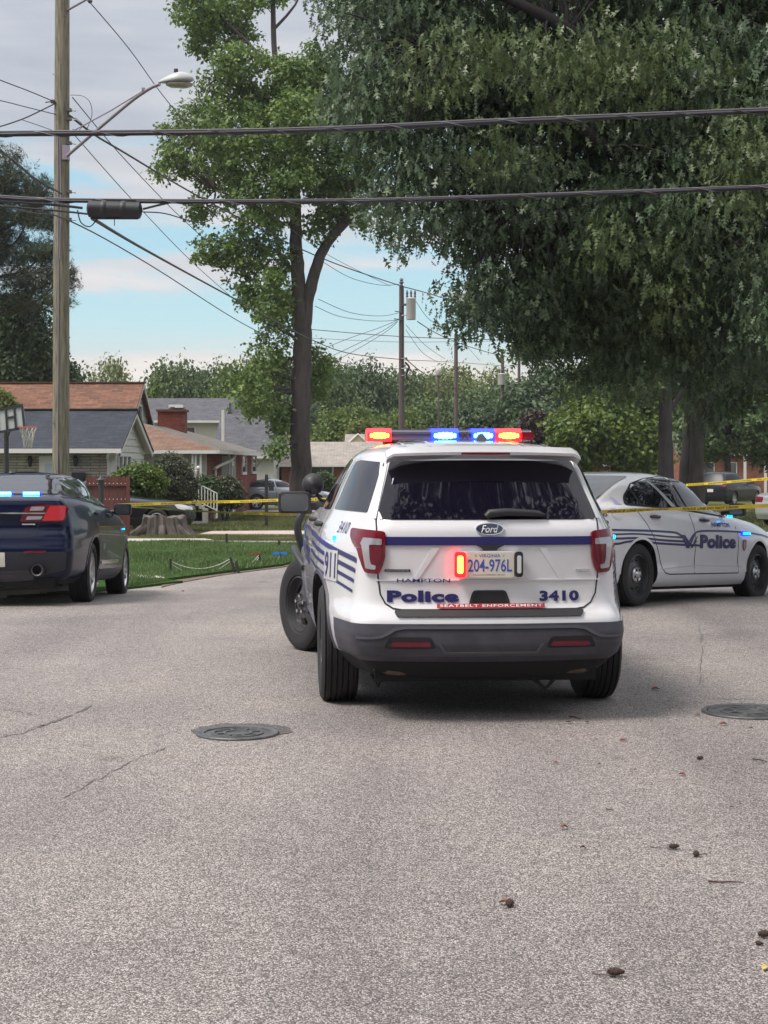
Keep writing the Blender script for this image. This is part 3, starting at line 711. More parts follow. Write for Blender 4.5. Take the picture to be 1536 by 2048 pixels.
# ================================================================== police SUV
def build_suv():
    Yr = 10.62; X = (934-768)/306.0
    T = thing('police_suv', 'white police SUV seen from behind with red and blue roof lights flashing', 'police car', (X-.006, Yr, 0), R(4.8)); T.scale = (.982, 1, 1)
    #   z    vr    vf    W    Wr   Wf   rr  rf  bow
    K = [(.26, -.93, 3.70, .86, .72, .72, .12, .2, .06), (.32, -1.0, 3.80, .92, .78, .78, .14, .2, .07), (.38, -1.07, 3.86, .955, .84, .82, .15, .22, .08),
         (.47, -1.10, 3.90, .975, .87, .84, .16, .25, .08), (.57, -1.10, 3.92, .985, .88, .85, .16, .28, .08), (.63, -1.09, 3.92, .99, .875, .85, .17, .28, .08),
         (.65, -1.075, 3.92, .992, .87, .85, .18, .28, .08), (.668, -1.03, 3.92, .993, .86, .85, .18, .28, .07), (.80, -1.025, 3.91, .995, .85, .84, .18, .28, .07),
         (.87, -1.03, 3.90, .995, .845, .84, .18, .3, .07), (.95, -1.035, 3.88, .99, .84, .83, .18, .3, .07), (1.04, -1.04, 3.80, .98, .83, .80, .17, .3, .07),
         (1.10, -1.04, 3.65, .965, .815, .76, .17, .3, .07), (1.15, -1.035, 3.3, .945, .80, .74, .17, .3, .07), (1.19, -1.02, 2.75, .925, .765, .74, .17, .25, .07), (1.215, -1.0, 2.40, .905, .735, .74, .16, .2, .07),
         (1.25, -.965, 2.25, .89, .715, .72, .15, .2, .06), (1.35, -.885, 2.02, .85, .68, .68, .14, .2, .06), (1.45, -.805, 1.80, .80, .645, .64, .13, .2, .06),
         (1.53, -.745, 1.58, .755, .61, .60, .12, .2, .06), (1.57, -.71, 1.48, .73, .595, .57, .12, .2, .06), (1.60, -.67, 1.38, .70, .58, .54, .14, .2, .06),
         (1.625, -.60, 1.28, .66, .55, .50, .2, .2, .06), (1.645, -.48, 1.15, .60, .50, .44, .25, .25, .06), (1.66, -.3, 1.0, .52, .42, .38, .28, .28, .05), (1.672, -.05, .85, .40, .32, .3, .28, .28, .04), (1.68, .2, .7, .25, .2, .2, .18, .18, .02)]
    rT = .375; wz = .372
    wells = [(0, .39, .43, s, .55, 1.3) for s in (1, -1)]+[(2.86, .39, .43, s, .5, 1.3) for s in (1, -1)]
    K = [(k[0], k[1], k[2], k[3], k[4]-(.045 if k[0] < 1.2 else .0), *k[5:]) for k in K]
    body, B = make_body(K, wells, 'body', [M_white], T, zdark=.375)
    pt = lambda side, poly, name, m, **k: patch(B, side, poly, name, m, T, **k)
    # --- rear glass and side glass
    rg = rpoly([(-.665, 1.197), (.665, 1.197), (.655, 1.25), (.565, 1.545), (-.565, 1.545), (-.655, 1.25)], .02)
    pt('rear', rg, 'rear_window', M_glass, off=.006, step=.07, thick=1)
    for s, sd in ((-1, 'L'), (1, 'R')):
        q = rpoly([(-.80, 1.235), (-.70, 1.40), (-.60, 1.535), (-.15, 1.55), (-.02, 1.54), (-.02, 1.235)], .03); pt(sd, q, 'quarter_window', M_glass, thick=1)
        q = rpoly([(.14, 1.225), (.20, 1.55), (.86, 1.565), (.92, 1.215)], .03); pt(sd, q, 'rear_door_window', M_glass, thick=1)
        q = rpoly([(1.0, 1.215), (.95, 1.565), (1.30, 1.55), (1.75, 1.40), (2.12, 1.215)], .03); pt(sd, q, 'front_door_window', M_glass, thick=1)
        strip(B, sd, [(.07, 1.56), (.07, .95), (.28, .62), (.42, .42), (.44, .36)], .012, 'door_gap', M_gap, T)
        strip(B, sd, [(.96, 1.2), (.98, .36)], .012, 'door_gap', M_gap, T); strip(B, sd, [(2.05, 1.2), (2.12, .8), (2.10, .36)], .012, 'door_gap', M_gap, T)
        pt(sd, [(.44, .29), (2.42, .29), (2.42, .40), (.42, .42)], 'rocker_cladding', M_trim, off=.014, thick=1, step=.15)
        # wheel arch lips
        for vc in (0, 2.86):
            rin, rout = .428, .462; poly = [(vc+rin*math.cos(a), .39+rin*math.sin(a)) for a in [math.pi*i/16 for i in range(17)]]+[(vc+rout*math.cos(a), .39+rout*math.sin(a)) for a in [math.pi-math.pi*i/16 for i in range(17)]]
            A = project(B, sd, poly[:17], .016); A0 = project(B, sd, [(vc+(rout-.01)*math.cos(math.pi*i/16), .39+(rout-.01)*math.sin(math.pi*i/16)) for i in range(17)], .016); C_ = project(B, sd, [poly[33-i] for i in range(17)], .0)
            # rays at the inner edge may fall inside the well: keep the outer edge's u
            for i in range(17): A[i].x = A0[i].x; 
            mb = MB(); mb.add(A+A0+C_, [(i, i+1, i+18, i+17) for i in range(16)]+[(i+17, i+18, i+35, i+34) for i in range(16)]); mb.build('wheel_arch_trim', M_trim, T, 50)
    # --- tailgate outline gap
    gl = [(-.53, .668), (-.58, .676), (-.625, .705), (-.655, .76), (-.668, .86), (-.675, 1.15), (-.675, 1.19), (-.60, 1.545)]
    strip(B, 'rear', gl, .009, 'tailgate_gap', M_gap, T, step=.04); strip(B, 'rear', mir(gl), .009, 'tailgate_gap', M_gap, T, step=.04)
    strip(B, 'rear', [(-.53, .668), (.53, .668)], .009, 'tailgate_gap', M_gap, T, step=.06)
    # --- navy band across the gate, camera housing, handle
    pt('rear', [(-.655, 1.048), (.655, 1.048), (.655, 1.098), (-.655, 1.098)], 'gate_band', M_decal, off=.012, thick=1)
    pt('rear', rpoly([(-.09, 1.05), (.09, 1.05), (.045, 1.03), (.03, .995), (-.03, .995), (-.045, 1.03)], .01), 'camera_housing', M_black, off=.02, thick=1)
    pt('rear', rpoly([(-.128, .695), (.128, .695), (.10, .782), (-.10, .782)], .022), 'gate_handle', M_black, off=.006, thick=1)
    pt('rear', rpoly([(-.108, .705), (.108, .705), (.09, .772), (-.09, .772)], .018), 'handle_recess', M_gap, off=.0085)
    # creased panel either side of the plate: raised ridges
    for s in (-1, 1):
        tri = [(s*.345, 1.035), (s*.30, 1.035), (s*.43, .845), (s*.455, .85)]
        if s > 0: tri = tri[::-1]
        pt('rear', tri, 'gate_crease', M_white, off=.006, thick=1, step=.05)
    pt('rear', [(-.68, .838), (.68, .838), (.68, .846), (-.68, .846)], 'gate_ridge', M_white, off=.008, thick=1, step=.1)
    # bumper top step pad, dark lower bumper
    pt('rear', rpoly([(-.56, .628), (.56, .628), (.575, .660), (-.575, .660)], .012), 'bumper_step', M_black, off=.014, thick=1)
    lowb = []
    M_ = MB()
    KB = [(.345, -1.02, 3, .90, .76, .8, .15, .2, .08), (.40, -1.10, 3, .965, .81, .8, .16, .2, .08), (.47, -1.125, 3, .985, .835, .8, .16, .2, .08), (.53, -1.125, 3, .992, .845, .8, .16, .2, .08), (.592, -1.115, 3, .996, .842, .8, .16, .2, .08)]
    rings = []
    for i in range(len(KB)-1):
        for j in range(4): rings.append([KB[i][q]+(KB[i+1][q]-KB[i][q])*j/4 for q in range(9)])
    rings.append(list(KB[-1]))
    vs = []; n = None
    for k in rings:
        o = [p for p in outline(k[1:]) if p[1] < -.46]; n = n or len(o); o = o[:n]
        while len(o) < n: o.append(o[-1])
        full = [(-u, v) for u, v in reversed(o)]+o[1:]
        vs += [(u, v, k[0]+ (.0 if abs(u) < .55 else -.0)) for u, v in full]
    w_ = 2*n-1
    M_.add(vs, [(j*w_+i, j*w_+i+1, (j+1)*w_+i+1, (j+1)*w_+i) for j in range(len(rings)-1) for i in range(w_-1)])
    # turned under lip
    base = len(M_.v); M_.v += [(v[0]*.98, v[1]+.10, v[2]-.0) for v in M_.v[:w_]]; M_.f += [(i+1, i, base+i, base+i+1) for i in range(w_-1)]; M_.m += [0]*(w_-1)
    lb = M_.build('rear_bumper_cover', M_trim, T, 35)
    bm = bmesh.new(); bm.from_mesh(lb.data); BB = BVHTree.FromBMesh(bm); bm.free()
    # raised moulding of the bumper
    rid = [(-.80, .515), (-.72, .515), (-.67, .522), (-.62, .545), (-.58, .568), (-.52, .578), (.52, .578), (.58, .568), (.62, .545), (.67, .522), (.72, .515), (.80, .515), (.80, .503), (.72, .503), (.66, .508), (.61, .53), (.57, .552), (.51, .562), (-.51, .562), (-.57, .552), (-.61, .53), (-.66, .508), (-.72, .503), (-.80, .503)]
    patch(BB, 'rear', rid, 'bumper_moulding', mat('moulding_plastic', (.075, .075, .09), .4), T, off=.012, step=.05, thick=1)
    patch(BB, 'rear', rpoly([(-.32, .475), (-.28, .415), (.28, .415), (.32, .475), (.30, .475), (.27, .428), (-.27, .428), (-.30, .475)], .006), 'bumper_crease', mat('moulding_plastic', (.075, .075, .09), .4), T, off=.006, step=.05, thick=1)
    for s in (-1, 1):
        po = rpoly([(s*.36, .463), (s*.60, .463), (s*.59, .487), (s*.37, .487)][::s], .005)
        rf_ = patch(BB, 'rear', rpoly([(s*.33, .45), (s*.64, .45), (s*.61, .515), (s*.36, .515)][::s], .02), 'reflector_recess', M_gap, T, off=.004)
        patch(BB, 'rear', po, 'reflector', M_redlens2, T, off=.012, thick=1)
        # muffler bodies hanging behind the bumper
        m = MB(); m.lathe([(.001, -.21), (.05, -.19), (.085, -.10), (.09, 0), (.085, .10), (.05, .19), (.001, .21)], MX((s*.50, -.86, .345), (1, 0, 0)), 20); m.build('muffler', M_rust, T, 60)
        m = MB(); m.box((s*.64, -.15, .32), (.10, .4, .10)); m.build('suspension_arm', M_well, T)
    m = MB(); m.box((0, 1.2, .29), (1.36, 4.2, .12)); m.build('underbody', M_well, T)
    m = MB(); m.box((.0, -.35, .27), (.9, .5, .12)); m.build('fuel_tank', M_well, T)
    m = MB(); m.tube([(-.7, 0, .37), (.7, 0, .37)], .05, 10); m.build('rear_axle', M_well, T)
    for pts_ in ([(.28, -.9, .25), (.36, -.92, .18), (.42, -.9, .24)], [(-.62, -.85, .27), (-.66, -.86, .2), (-.7, -.84, .27)]):
        m = MB(); m.tube(pts_, .013, 8); m.build('tow_hook', M_well, T, 50)
    # --- tail lamps: red housing with clear C and dark red inner
    for s in (-1, 1):
        out = rpoly([(s*x, z) for x, z in [(.622, 1.125), (.70, 1.130), (.795, 1.134), (.803, 1.09), (.792, 1.05), (.772, 1.02), (.752, .93), (.732, .885), (.66, .88), (.638, .93), (.625, .98), (.625, 1.09)]][::s], .015)
        lp = patch(B, 'rear', out, 'tail_lamp', M_redlens, T, off=.022, step=.03, thick=1)
        cl = rpoly([(s*x, z) for x, z in [(.645, 1.085), (.74, 1.088), (.75, 1.05), (.735, .96), (.725, .91), (.675, .905), (.672, .93), (.70, .935), (.708, .97), (.712, 1.05), (.645, 1.05)]][::s], .008)
        patch(B, 'rear', cl, 'clear_lens', M_clear, lp, off=.026, step=.03, thick=1)
        dk = rpoly([(s*x, z) for x, z in [(.645, 1.043), (.706, 1.043), (.70, .98), (.69, .945), (.665, .94), (.64, .985)]][::s], .01)
        patch(B, 'rear', dk, 'brake_lens', M_redlens2, lp, off=.028, step=.03, thick=1)
    # --- spoiler
    sp = MB(); sec = [(-.70, 1.625), (-.80, 1.605), (-.875, 1.588), (-.87, 1.572), (-.80, 1.566), (-.72, 1.545)]
    us = [-.60, -.56, -.4, -.2, 0, .2, .4, .56, .60]; vs = []
    for u in us:
        k = 1-(abs(u)/.60)**4*.35; dz = .012*(1-(u/.6)**2)
        vs += [(u, -.72+(v+.72)*k, z+dz-(.02 if abs(u) > .59 else 0)) for v, z in sec]
    q = len(sec); sp.add(vs, [(i*q+j, i*q+(j+1) % q, (i+1)*q+(j+1) % q, (i+1)*q+j) for i in range(len(us)-1) for j in range(q)]+[tuple(range(q)), tuple(range(len(us)*q-1, (len(us)-1)*q-1, -1))])
    sp.build('roof_spoiler', M_white, T, 50)
    m = MB(); m.box((0, -.876, 1.589), (.30, .012, .012)); m.build('high_brake_lamp', M_redlens2, T)
    for s in (-1, 1):
        # white end fins of the spoiler and black edge of the D pillar
        patch(B, 'rear', rpoly([(s*.575, 1.545), (s*.61, 1.545), (s*.69, 1.20), (s*.672, 1.20)][::s], .004), 'pillar_trim', M_white, T, off=.010, thick=1, step=.05)
    # wiper under its cover
    m = MB(); m.tube([(-.02, -1.03, 1.215), (.0, -1.03, 1.235), (.10, -1.02, 1.243), (.28, -1.01, 1.235), (.34, -1.01, 1.225)], [.02, .026, .024, .02, .008], 10); m.build('rear_wiper', M_black, T, 60)
    # --- badge
    e = [(.085*math.cos(a)*1, 1.142+.034*math.sin(a)) for a in [2*math.pi*i/28 for i in range(28)]]
    e2 = [(x*.93, 1.142+(z-1.142)*.87) for x, z in e]
    bd = patch(B, 'rear', e, 'oval_badge', M_chrome, T, off=.012, thick=1); patch(B, 'rear', e2, 'badge_field', M_badge, bd, off=.0135)
    letters(B, 'rear', 'Ford', -.052, .052, 1.122, 1.160, M_whitelet, bd, off=.0155, bold=.0, shear=.35)
    # --- number plate with two warning lights at its sides
    PM = Matrix.Translation((0, -1.068, 0)) @ Matrix.Rotation(R(90), 4, 'X')
    def onplate(a, b, d=0): return Vector((a, -1.068-d, b))
    m = MB(); m.box((-.008, -1.050, .933), (.36, .03, .165)); m.build('plate_bracket', M_white, T)
    pl = MB(); pp = rpoly([(-.158, .860), (.142, .860), (.142, 1.008), (-.158, 1.008)], .012)
    pl.add([onplate(a, b, .004) for a, b in pp], [tuple(range(len(pp)))]); pl.add([onplate(a, b, .004) for a, b in pp]+[onplate(a, b, -.002) for a, b in pp], [(i, i+len(pp), (i+1) % len(pp)+len(pp), (i+1) % len(pp)) for i in range(len(pp))])
    pl = pl.build('number_plate', M_plate, T)
    PM2 = PM @ Matrix.Translation((0, 0, .0055))
    flat_letters('204-976L', -.136, .130, .893, .968, PM2, M_bluet, pl, bold=.012)
    flat_letters('VIRGINIA', -.070, .060, .979, .998, PM2, M_bluet, pl)
    flat_letters('* ', -.095, -.083, .982, .995, PM2, M_bluet, pl); flat_letters('* ', .073, .085, .982, .995, PM2, M_bluet, pl)
    flat_letters('POLICE LOCAL GOVERNMENT USE ONLY', -.105, .088, .872, .880, PM2, M_gap, pl)
    for a, s, lit in ((-.185, 'red', 1), (.170, 'clear', 0)):
        hw_ = .034 if lit else .024; pp = rpoly([(a-hw_, .862), (a+hw_, .862), (a+hw_, 1.012), (a-hw_, 1.012)], .02); w = MB(); k = len(pp)
        w.add([onplate(x, z, .022) for x, z in pp]+[onplate(x, z, -.01) for x, z in pp], [tuple(range(k))]+[(i, i+k, (i+1) % k+k, (i+1) % k) for i in range(k)])
        wl = w.build('warning_light', M_redG if lit else M_black, T)
        hw_ = .018 if lit else .012; pp = rpoly([(a-hw_, .885), (a+hw_, .885), (a+hw_, .99), (a-hw_, .99)], .014); w = MB(); k = len(pp)
        w.add([onplate(x, z, .030) for x, z in pp]+[onplate(x, z, .02) for x, z in pp], [tuple(range(k))]+[(i, i+k, (i+1) % k+k, (i+1) % k) for i in range(k)])
        w.build('led_strip', M_redE if lit else M_clearE, wl)
    # --- lettering on the gate
    letters(B, 'rear', 'HAMPTON', -.555, -.238, .830, .853, M_decal, T, off=.012, bold=.012)
    letters(B, 'rear', 'Police', -.615, -.185, .712, .782, M_decal, T, off=.006, bold=.055, spacing=1.08)
    letters(B, 'rear', '3410', .305, .55, .714, .777, M_decal, T, off=.006, bold=.05, spacing=1.1)
    st = pt('rear', [(-.318, .672), (.333, .672), (.333, .698), (-.318, .698)], 'sticker', M_redsign, off=.016, step=.03)
    letters(B, 'rear', 'SEATBELT ENFORCEMENT', -.30, .318, .678, .693, M_whitelet, st, off=.019, bold=.02, spacing=1.15)
    ib = pt('rear', rpoly([(-.63, .893), (-.475, .893), (-.475, .906), (-.63, .906)], .003), 'name_badge', M_gap, off=.008, thick=1)
    letters(B, 'rear', 'POLICE INTERCEPTOR', -.62, -.485, .8965, .903, M_chrome, ib, off=.010)
    ab = pt('rear', rpoly([(.53, .893), (.615, .893), (.615, .904), (.53, .904)], .003), 'name_badge', M_chrome, off=.008, thick=1)
    # --- side stripes and writing (left and right)
    for sd in ('L', 'R'):
        for i in range(4):
            z = 1.035-.062*i; ln = [(-.86+.02*i, z-.085), (-.55, z-.05), (-.2, z-.02), (.1, z), (.55, z+.01), (.95, z+.01)]
            ln = smoothpts([(a, b, 0) for a, b in ln], 4); strip(B, sd, [(p.x, p.y) for p in ln], .030-.004*i, 'side_stripe', M_decal, T, off=.004)
        strip(B, sd, [(p.x, p.y) for p in smoothpts([(1.0, 1.04, 0), (1.6, 1.05, 0), (2.2, 1.04, 0), (3.3, 1.0, 0)], 4)], .022, 'side_stripe', M_decal, T, off=.004)
        bx = patch(B, sd, [(-.52, .80), (-.20, .80), (-.20, .99), (-.52, .99)], 'emergency_panel', M_white, T, off=.006)
        x0, x1 = (-.49, -.23) if sd == 'R' else (-.23, -.49)
        letters(B, sd, '911', x0, x1, .815, .975, M_decal, bx, off=.008, bold=.02)
        x0, x1 = (-.62, -.42) if sd == 'R' else (-.42, -.62)
        letters(B, sd, '3410', x0, x1, 1.10, 1.17, M_decal, T, off=.005)
        x0, x1 = (1.15, 2.0) if sd == 'R' else (2.0, 1.15)
        letters(B, sd, 'Police', x0, x1, .80, .98, M_decal, T, off=.005, bold=.04)
        el = [(2.32+.09*math.cos(a), .95+.13*math.sin(a)) for a in [2*math.pi*i/20 for i in range(20)]]
        patch(B, sd, el, 'city_seal', M_bluet, T, off=.005)
        for v in (.22, 1.12):
            s = -1 if sd == 'L' else 1; h = project(B, sd, [(v, 1.13)], 0)[0]
            m = MB(); m.tube([(h.x, v-.08, 1.13), (h.x+s*.035, v-.05, 1.133), (h.x+s*.035, v+.06, 1.133), (h.x, v+.09, 1.13)], [.014, .018, .018, .014], 8); m.build('door_handle', M_black, T, 60)
        h = project(B, sd, [(-.40, 1.07)], 0)[0]; s = -1 if sd == 'L' else 1
        m = MB(); m.box((h.x+s*.006, -.40, 1.065), (.02, .05, .026)); m.build('side_marker', M_cyanE, T)
    # --- roof rails of light bar and the bar itself
    bar = bpy.data.objects.new('light_bar', None); COL.objects.link(bar); bar.parent = T; bar.location = (0.02, 1.15, 1.728)
    z0, hb, d = 0, .034, .15
    m = MB(); sec = rpoly([(-d, -.036), (d, -.036), (d*1.02, .02), (d*.85, .040), (-d*.85, .040), (-d*1.02, .02)], .02)
    k = len(sec); m.add([(-.60, a, b) for a, b in sec]+[(.60, a, b) for a, b in sec], [(i, (i+1) % k, (i+1) % k+k, i+k) for i in range(k)]+[tuple(range(k-1, -1, -1)), tuple(range(k, 2*k))])
    m.build('bar_housing', mat('bar_smoked', (.05, .04, .08), .2, coat=1), bar, 40)
    m = MB(); m.box((0, 0, .044), (1.18, .10, .008)); m.build('bar_top_rail', M_alloy, bar)
    for a, b, kind in ((-.605, -.43, 'r'), (-.14, .06, 'b'), (.155, .325, 'b'), (.335, .52, 'r')):
        w = MB(); x0, x1 = a, b; sec2 = [(-d*1.14, -.042), (-d*1.18, .02), (-d*.95, .052), (0, .052), (0, -.038)]; q = len(sec2)
        w.add([(x0, v, z) for v, z in sec2]+[(x1, v, z) for v, z in sec2], [(i, (i+1) % q, (i+1) % q+q, i+q) for i in range(q)]+[tuple(range(q-1, -1, -1)), tuple(range(q, 2*q))])
        ln = w.build('lamp_lens', M_redG if kind == 'r' else M_blueG, bar)
        cx, hw = (a+b)/2, (b-a)/2*.80
        for q_ in range(6):
            xc = cx-hw+hw*2*(q_+.5)/6; r1 = hw/6*.96; hz1 = .024*(1-.35*abs((q_-2.5)/2.5)**3); pp = rpoly([(xc-r1, -hz1), (xc+r1, -hz1), (xc+r1, hz1-.001), (xc-r1, hz1-.001)], .008, 3); k = len(pp); w = MB()
            w.add([(x, -d*1.27, z) for x, z in pp]+[(x, -d*1.1, z) for x, z in pp], [tuple(range(k))]+[(i, i+k, (i+1) % k+k, (i+1) % k) for i in range(k)])
            w.build('led_cell', M_redE if kind == 'r' else M_blueE, ln)
    w = MB(); w.box((.565, -.05, -.002), (.085, .28, .055)); w.build('unlit_lens', M_redlens, bar)
    for x_ in (.09, .125): w = MB(); w.box((x_, -.16, 0), (.015, .03, .05)); w.build('bar_divider', M_chrome, bar)
    for u in (-.42, .42): w = MB(); w.box((u, 0, -.045), (.10, .2, .035)); w.build('bar_foot', M_black, bar)
    # shark fin antenna and roof ribs
    w = MB(); w.add([(.13, .45, 1.675), (.23, .45, 1.675), (.23, .62, 1.675), (.13, .62, 1.675), (.17, .52, 1.735), (.19, .52, 1.735), (.19, .60, 1.73), (.17, .60, 1.73)], [(0, 1, 5, 4), (1, 2, 6, 5), (2, 3, 7, 6), (3, 0, 4, 7), (4, 5, 6, 7)]); w.build('roof_antenna', M_black, T)
    for u in (-.46, -.3, .3, .46): strip(B, 'top', [(u, -.5), (u*.97, -.1), (u*.95, .4)], .02, 'roof_rib', M_white, T, off=.010, step=.1)
    # mirrors, spotlight, push bar
    mirror(T, -1.09, 1.72, 1.235, -1, M_black); mirror(T, 1.09, 1.72, 1.235, 1, M_black)
    sl = bpy.data.objects.new('spotlight', None); COL.objects.link(sl); sl.parent = T; sl.location = (-.945, 1.80, 1.37)
    m = MB(); m.lathe([(.001, -.10), (.05, -.088), (.075, -.06), (.085, 0), (.082, .035), (.001, .04)], MX((0, 0, 0), (.1, 1, .0)), 24); m.build('spotlight_shell', M_black, sl, 60)
    m = MB(); m.tube([(.02, 0, -.06), (.06, -.02, -.12), (.13, -.05, -.14)], .014, 8); m.build('spotlight_arm', M_black, sl, 60)
    pb = bpy.data.objects.new('push_bar', None); COL.objects.link(pb); pb.parent = T; pb.location = (0, 3.9, 0)
    for s in (-1, 1):
        m = MB(); m.tube(smoothpts([(s*.60, .16, .45), (s*.86, .10, .62), (s*.98, .0, .85), (s*.99, -.04, 1.02), (s*.90, .0, 1.14), (s*.7, .1, 1.18)], 5), .034, 10); m.build('bar_side', M_black, pb, 60)
    for y_, z_ in ((.11, 1.17), (.16, .6)):
        m = MB(); m.tube([(-.72, y_, z_), (.72, y_, z_)], .03, 10); m.build('bar_rail', M_black, pb, 60)
    m = MB(); m.tube(smoothpts([(-.99, 2.45, .70), (-1.05, 2.60, .79), (-1.06, 2.86, .83), (-1.05, 3.1, .80)], 4), .03, 8); m.build('front_arch_lip', M_black, T, 60)
    # wheels: front pair steered to the left
    for s in (-1, 1):
        wheel(T, s*.855, 0, wz, rT, s, 'steel', w=.245)
        wheel(T, s*.93, 2.86, wz, rT, s, 'steel', steer=R(24), w=.245)
    return T
build_suv()
# ================================================================== sedans
def arch_wells(wb, r, zc, Wo=1.3):
    return [(0, zc, r, s, .55, Wo) for s in (1, -1)]+[(wb, zc, r, s, .55, Wo) for s in (1, -1)]
def arch_trim(B, T, sd, vc, zc, rin, rout, material, off=.006):
    pin = [(vc+rout*math.cos(math.pi*i/16), zc+rout*math.sin(math.pi*i/16)) for i in range(17)]
    A = project(B, sd, pin, off); A2 = [a.copy() for a in A]
    for i, a in enumerate(A2): an = math.pi*i/16; a.y = vc+rin*math.cos(an); a.z = zc+rin*math.sin(an)
    C_ = project(B, sd, pin, -.002)
    mb = MB(); mb.add(A2+A+C_, [(i, i+1, i+18, i+17) for i in range(16)]+[(i+17, i+18, i+35, i+34) for i in range(16)]); return mb.build('wheel_arch_trim', material, T, 50)

def build_white():
    a = R(-38.5); root = (2.05, 18.20)
    T = thing('police_sedan', 'white police sedan with navy stripes parked sideways across the street', 'police car', (root[0], root[1], GZ(18.2)+.01), a)
    T.rotation_mode = 'XYZ'; T.rotation_euler = (R(-2.5), 0, a)
    K = [(.17, -.9, 3.7, .80, .70, .7, .1, .15, .06), (.24, -1.02, 3.8, .90, .78, .78, .12, .2, .08), (.34, -1.10, 3.88, .925, .82, .82, .14, .25, .10), (.42, -1.14, 3.92, .925, .84, .82, .15, .25, .10), (.45, -1.14, 3.92, .915, .84, .82, .15, .25, .10),
         (.55, -1.15, 3.93, .925, .85, .82, .15, .28, .10), (.68, -1.14, 3.92, .94, .86, .82, .15, .3, .10), (.78, -1.13, 3.86, .938, .86, .80, .15, .3, .10), (.86, -1.12, 3.74, .925, .85, .76, .15, .3, .10), (.92, -1.11, 3.55, .905, .84, .74, .15, .3, .10), (.97, -1.11, 3.25, .885, .83, .74, .14, .25, .09),
         (1.01, -1.11, 2.75, .868, .81, .74, .14, .2, .08), (1.05, -1.08, 2.42, .850, .78, .72, .14, .2, .06), (1.075, -.98, 2.34, .835, .74, .72, .14, .2, .05), (1.09, -.80, 2.29, .825, .72, .70, .14, .2, .05), (1.11, -.66, 2.25, .815, .70, .69, .14, .2, .05),
         (1.20, -.42, 2.12, .775, .66, .66, .14, .2, .06), (1.30, -.14, 1.97, .725, .62, .62, .16, .2, .06), (1.38, .12, 1.84, .68, .57, .59, .18, .2, .06), (1.43, .32, 1.74, .635, .53, .55, .2, .2, .06), (1.465, .48, 1.62, .575, .48, .49, .2, .2, .05), (1.487, .66, 1.46, .46, .40, .38, .18, .18, .03), (1.497, .85, 1.25, .24, .18, .18, .12, .12, .01)]
    wb, rT, zc = 2.93, .34, .345
    body, B = make_body(K, arch_wells(wb, .385, .355), 'body', [M_white], T, zdark=.2)
    for sd, s in (('R', 1), ('L', -1)):
        fr = rpoly([(-.14, 1.095), (-.04, 1.20), (.26, 1.345), (.60, 1.415), (.95, 1.448), (1.45, 1.445), (1.74, 1.375), (2.24, 1.125), (2.30, 1.03), (2.2, 1.0), (1.2, 1.055), (.3, 1.085)], .05)
        patch(B, sd, fr, 'window_surround', M_gap, T, off=.003, step=.08)
        patch(B, sd, rpoly([(-.08, 1.115), (.00, 1.20), (.13, 1.265), (.17, 1.105)], .02), 'quarter_window', M_glass, T, off=.006, step=.06)
        patch(B, sd, rpoly([(.215, 1.10), (.18, 1.285), (.40, 1.36), (.70, 1.415), (1.04, 1.43), (1.20, 1.075)], .02), 'rear_door_window', M_glass, T, off=.006, step=.07)
        patch(B, sd, rpoly([(1.26, 1.07), (1.10, 1.43), (1.44, 1.425), (1.72, 1.355), (2.18, 1.125), (2.22, 1.035), (2.14, 1.02)], .02), 'front_door_window', M_glass, T, off=.006, step=.07)
        if s > 0: patch(B, sd, [(.55, 1.375), (.60, 1.38), (.95, 1.10), (.84, 1.10)], 'pale_window_band', mat('pale_glass', (.42, .47, .48), .2), T, off=.0085)  # slanting pale band laid over the rear door glass, right side only
        for ln in ([(-.02, 1.09), (.10, .95), (.26, .75), (.40, .56), (.48, .42), (.56, .36), (.66, .345)], [(.66, .345), (1.26, .345), (1.9, .345), (2.36, .345)], [(1.20, 1.03), (1.23, .7), (1.24, .35)], [(2.24, .98), (2.30, .8), (2.33, .5), (2.36, .35)]):
            strip(B, sd, ln, .012, 'door_gap', M_gap, T, off=.002)
        strip(B, sd, [(.45, .405), (1.3, .44), (2.45, .42)], .012, 'body_crease', mat('white_paint_shaded', (.5, .49, .5), .4), T, off=.003)  # greyer copy of the white paint: the crease's shade is put into colour
        for vc in (0, wb): arch_trim(B, T, sd, vc, .355, .375, .405, M_white)
        # stripes: four at the rear, one running forward, with the gull in between
        for i in range(4):
            z = .825-.045*i; ve = [.88, .93, 1.02, 1.36][i]
            ln = smoothpts([(-.95, z+.0, 0), (-.5, z, 0), (-.2, z+.008, 0), (.1, z+.004, 0), (.5, z-.012, 0), (ve, z-.022, 0)], 4)
            if i == 3: ln = smoothpts([(-.95, z-.02, 0), (-.5, z-.012, 0), (-.32, z+.01, 0), (.0, z+.028, 0), (.35, z+.0, 0), (ve, z-.022, 0)], 4)
            if i == 0: ln = smoothpts([(-.95, z, 0), (-.5, z, 0), (.1, z+.0, 0), (.6, z-.008, 0), (.80, z-.022, 0), (.92, z-.07, 0), (1.02, z-.15, 0)], 4)
            strip(B, sd, [(p.x, p.y) for p in ln], .024 if i != 1 else .02, 'side_stripe', M_decal, T, off=.004, step=.05)
        ln = smoothpts([(1.02, .665, 0), (1.10, .74, 0), (1.22, .81, 0), (1.40, .835, 0), (1.9, .84, 0), (2.5, .83, 0), (3.1, .80, 0), (3.4, .77, 0)], 5)
        strip(B, sd, [(p.x, p.y) for p in ln], .022, 'side_stripe', M_decal, T, off=.0045, step=.04)
        patch(B, sd, [(.88, .79), (.97, .785), (1.08, .70), (1.17, .78), (1.24, .81), (1.17, .75), (1.07, .635), (1.0, .64)], 'stripe_gull', M_decal, T, off=.0055, step=.04)
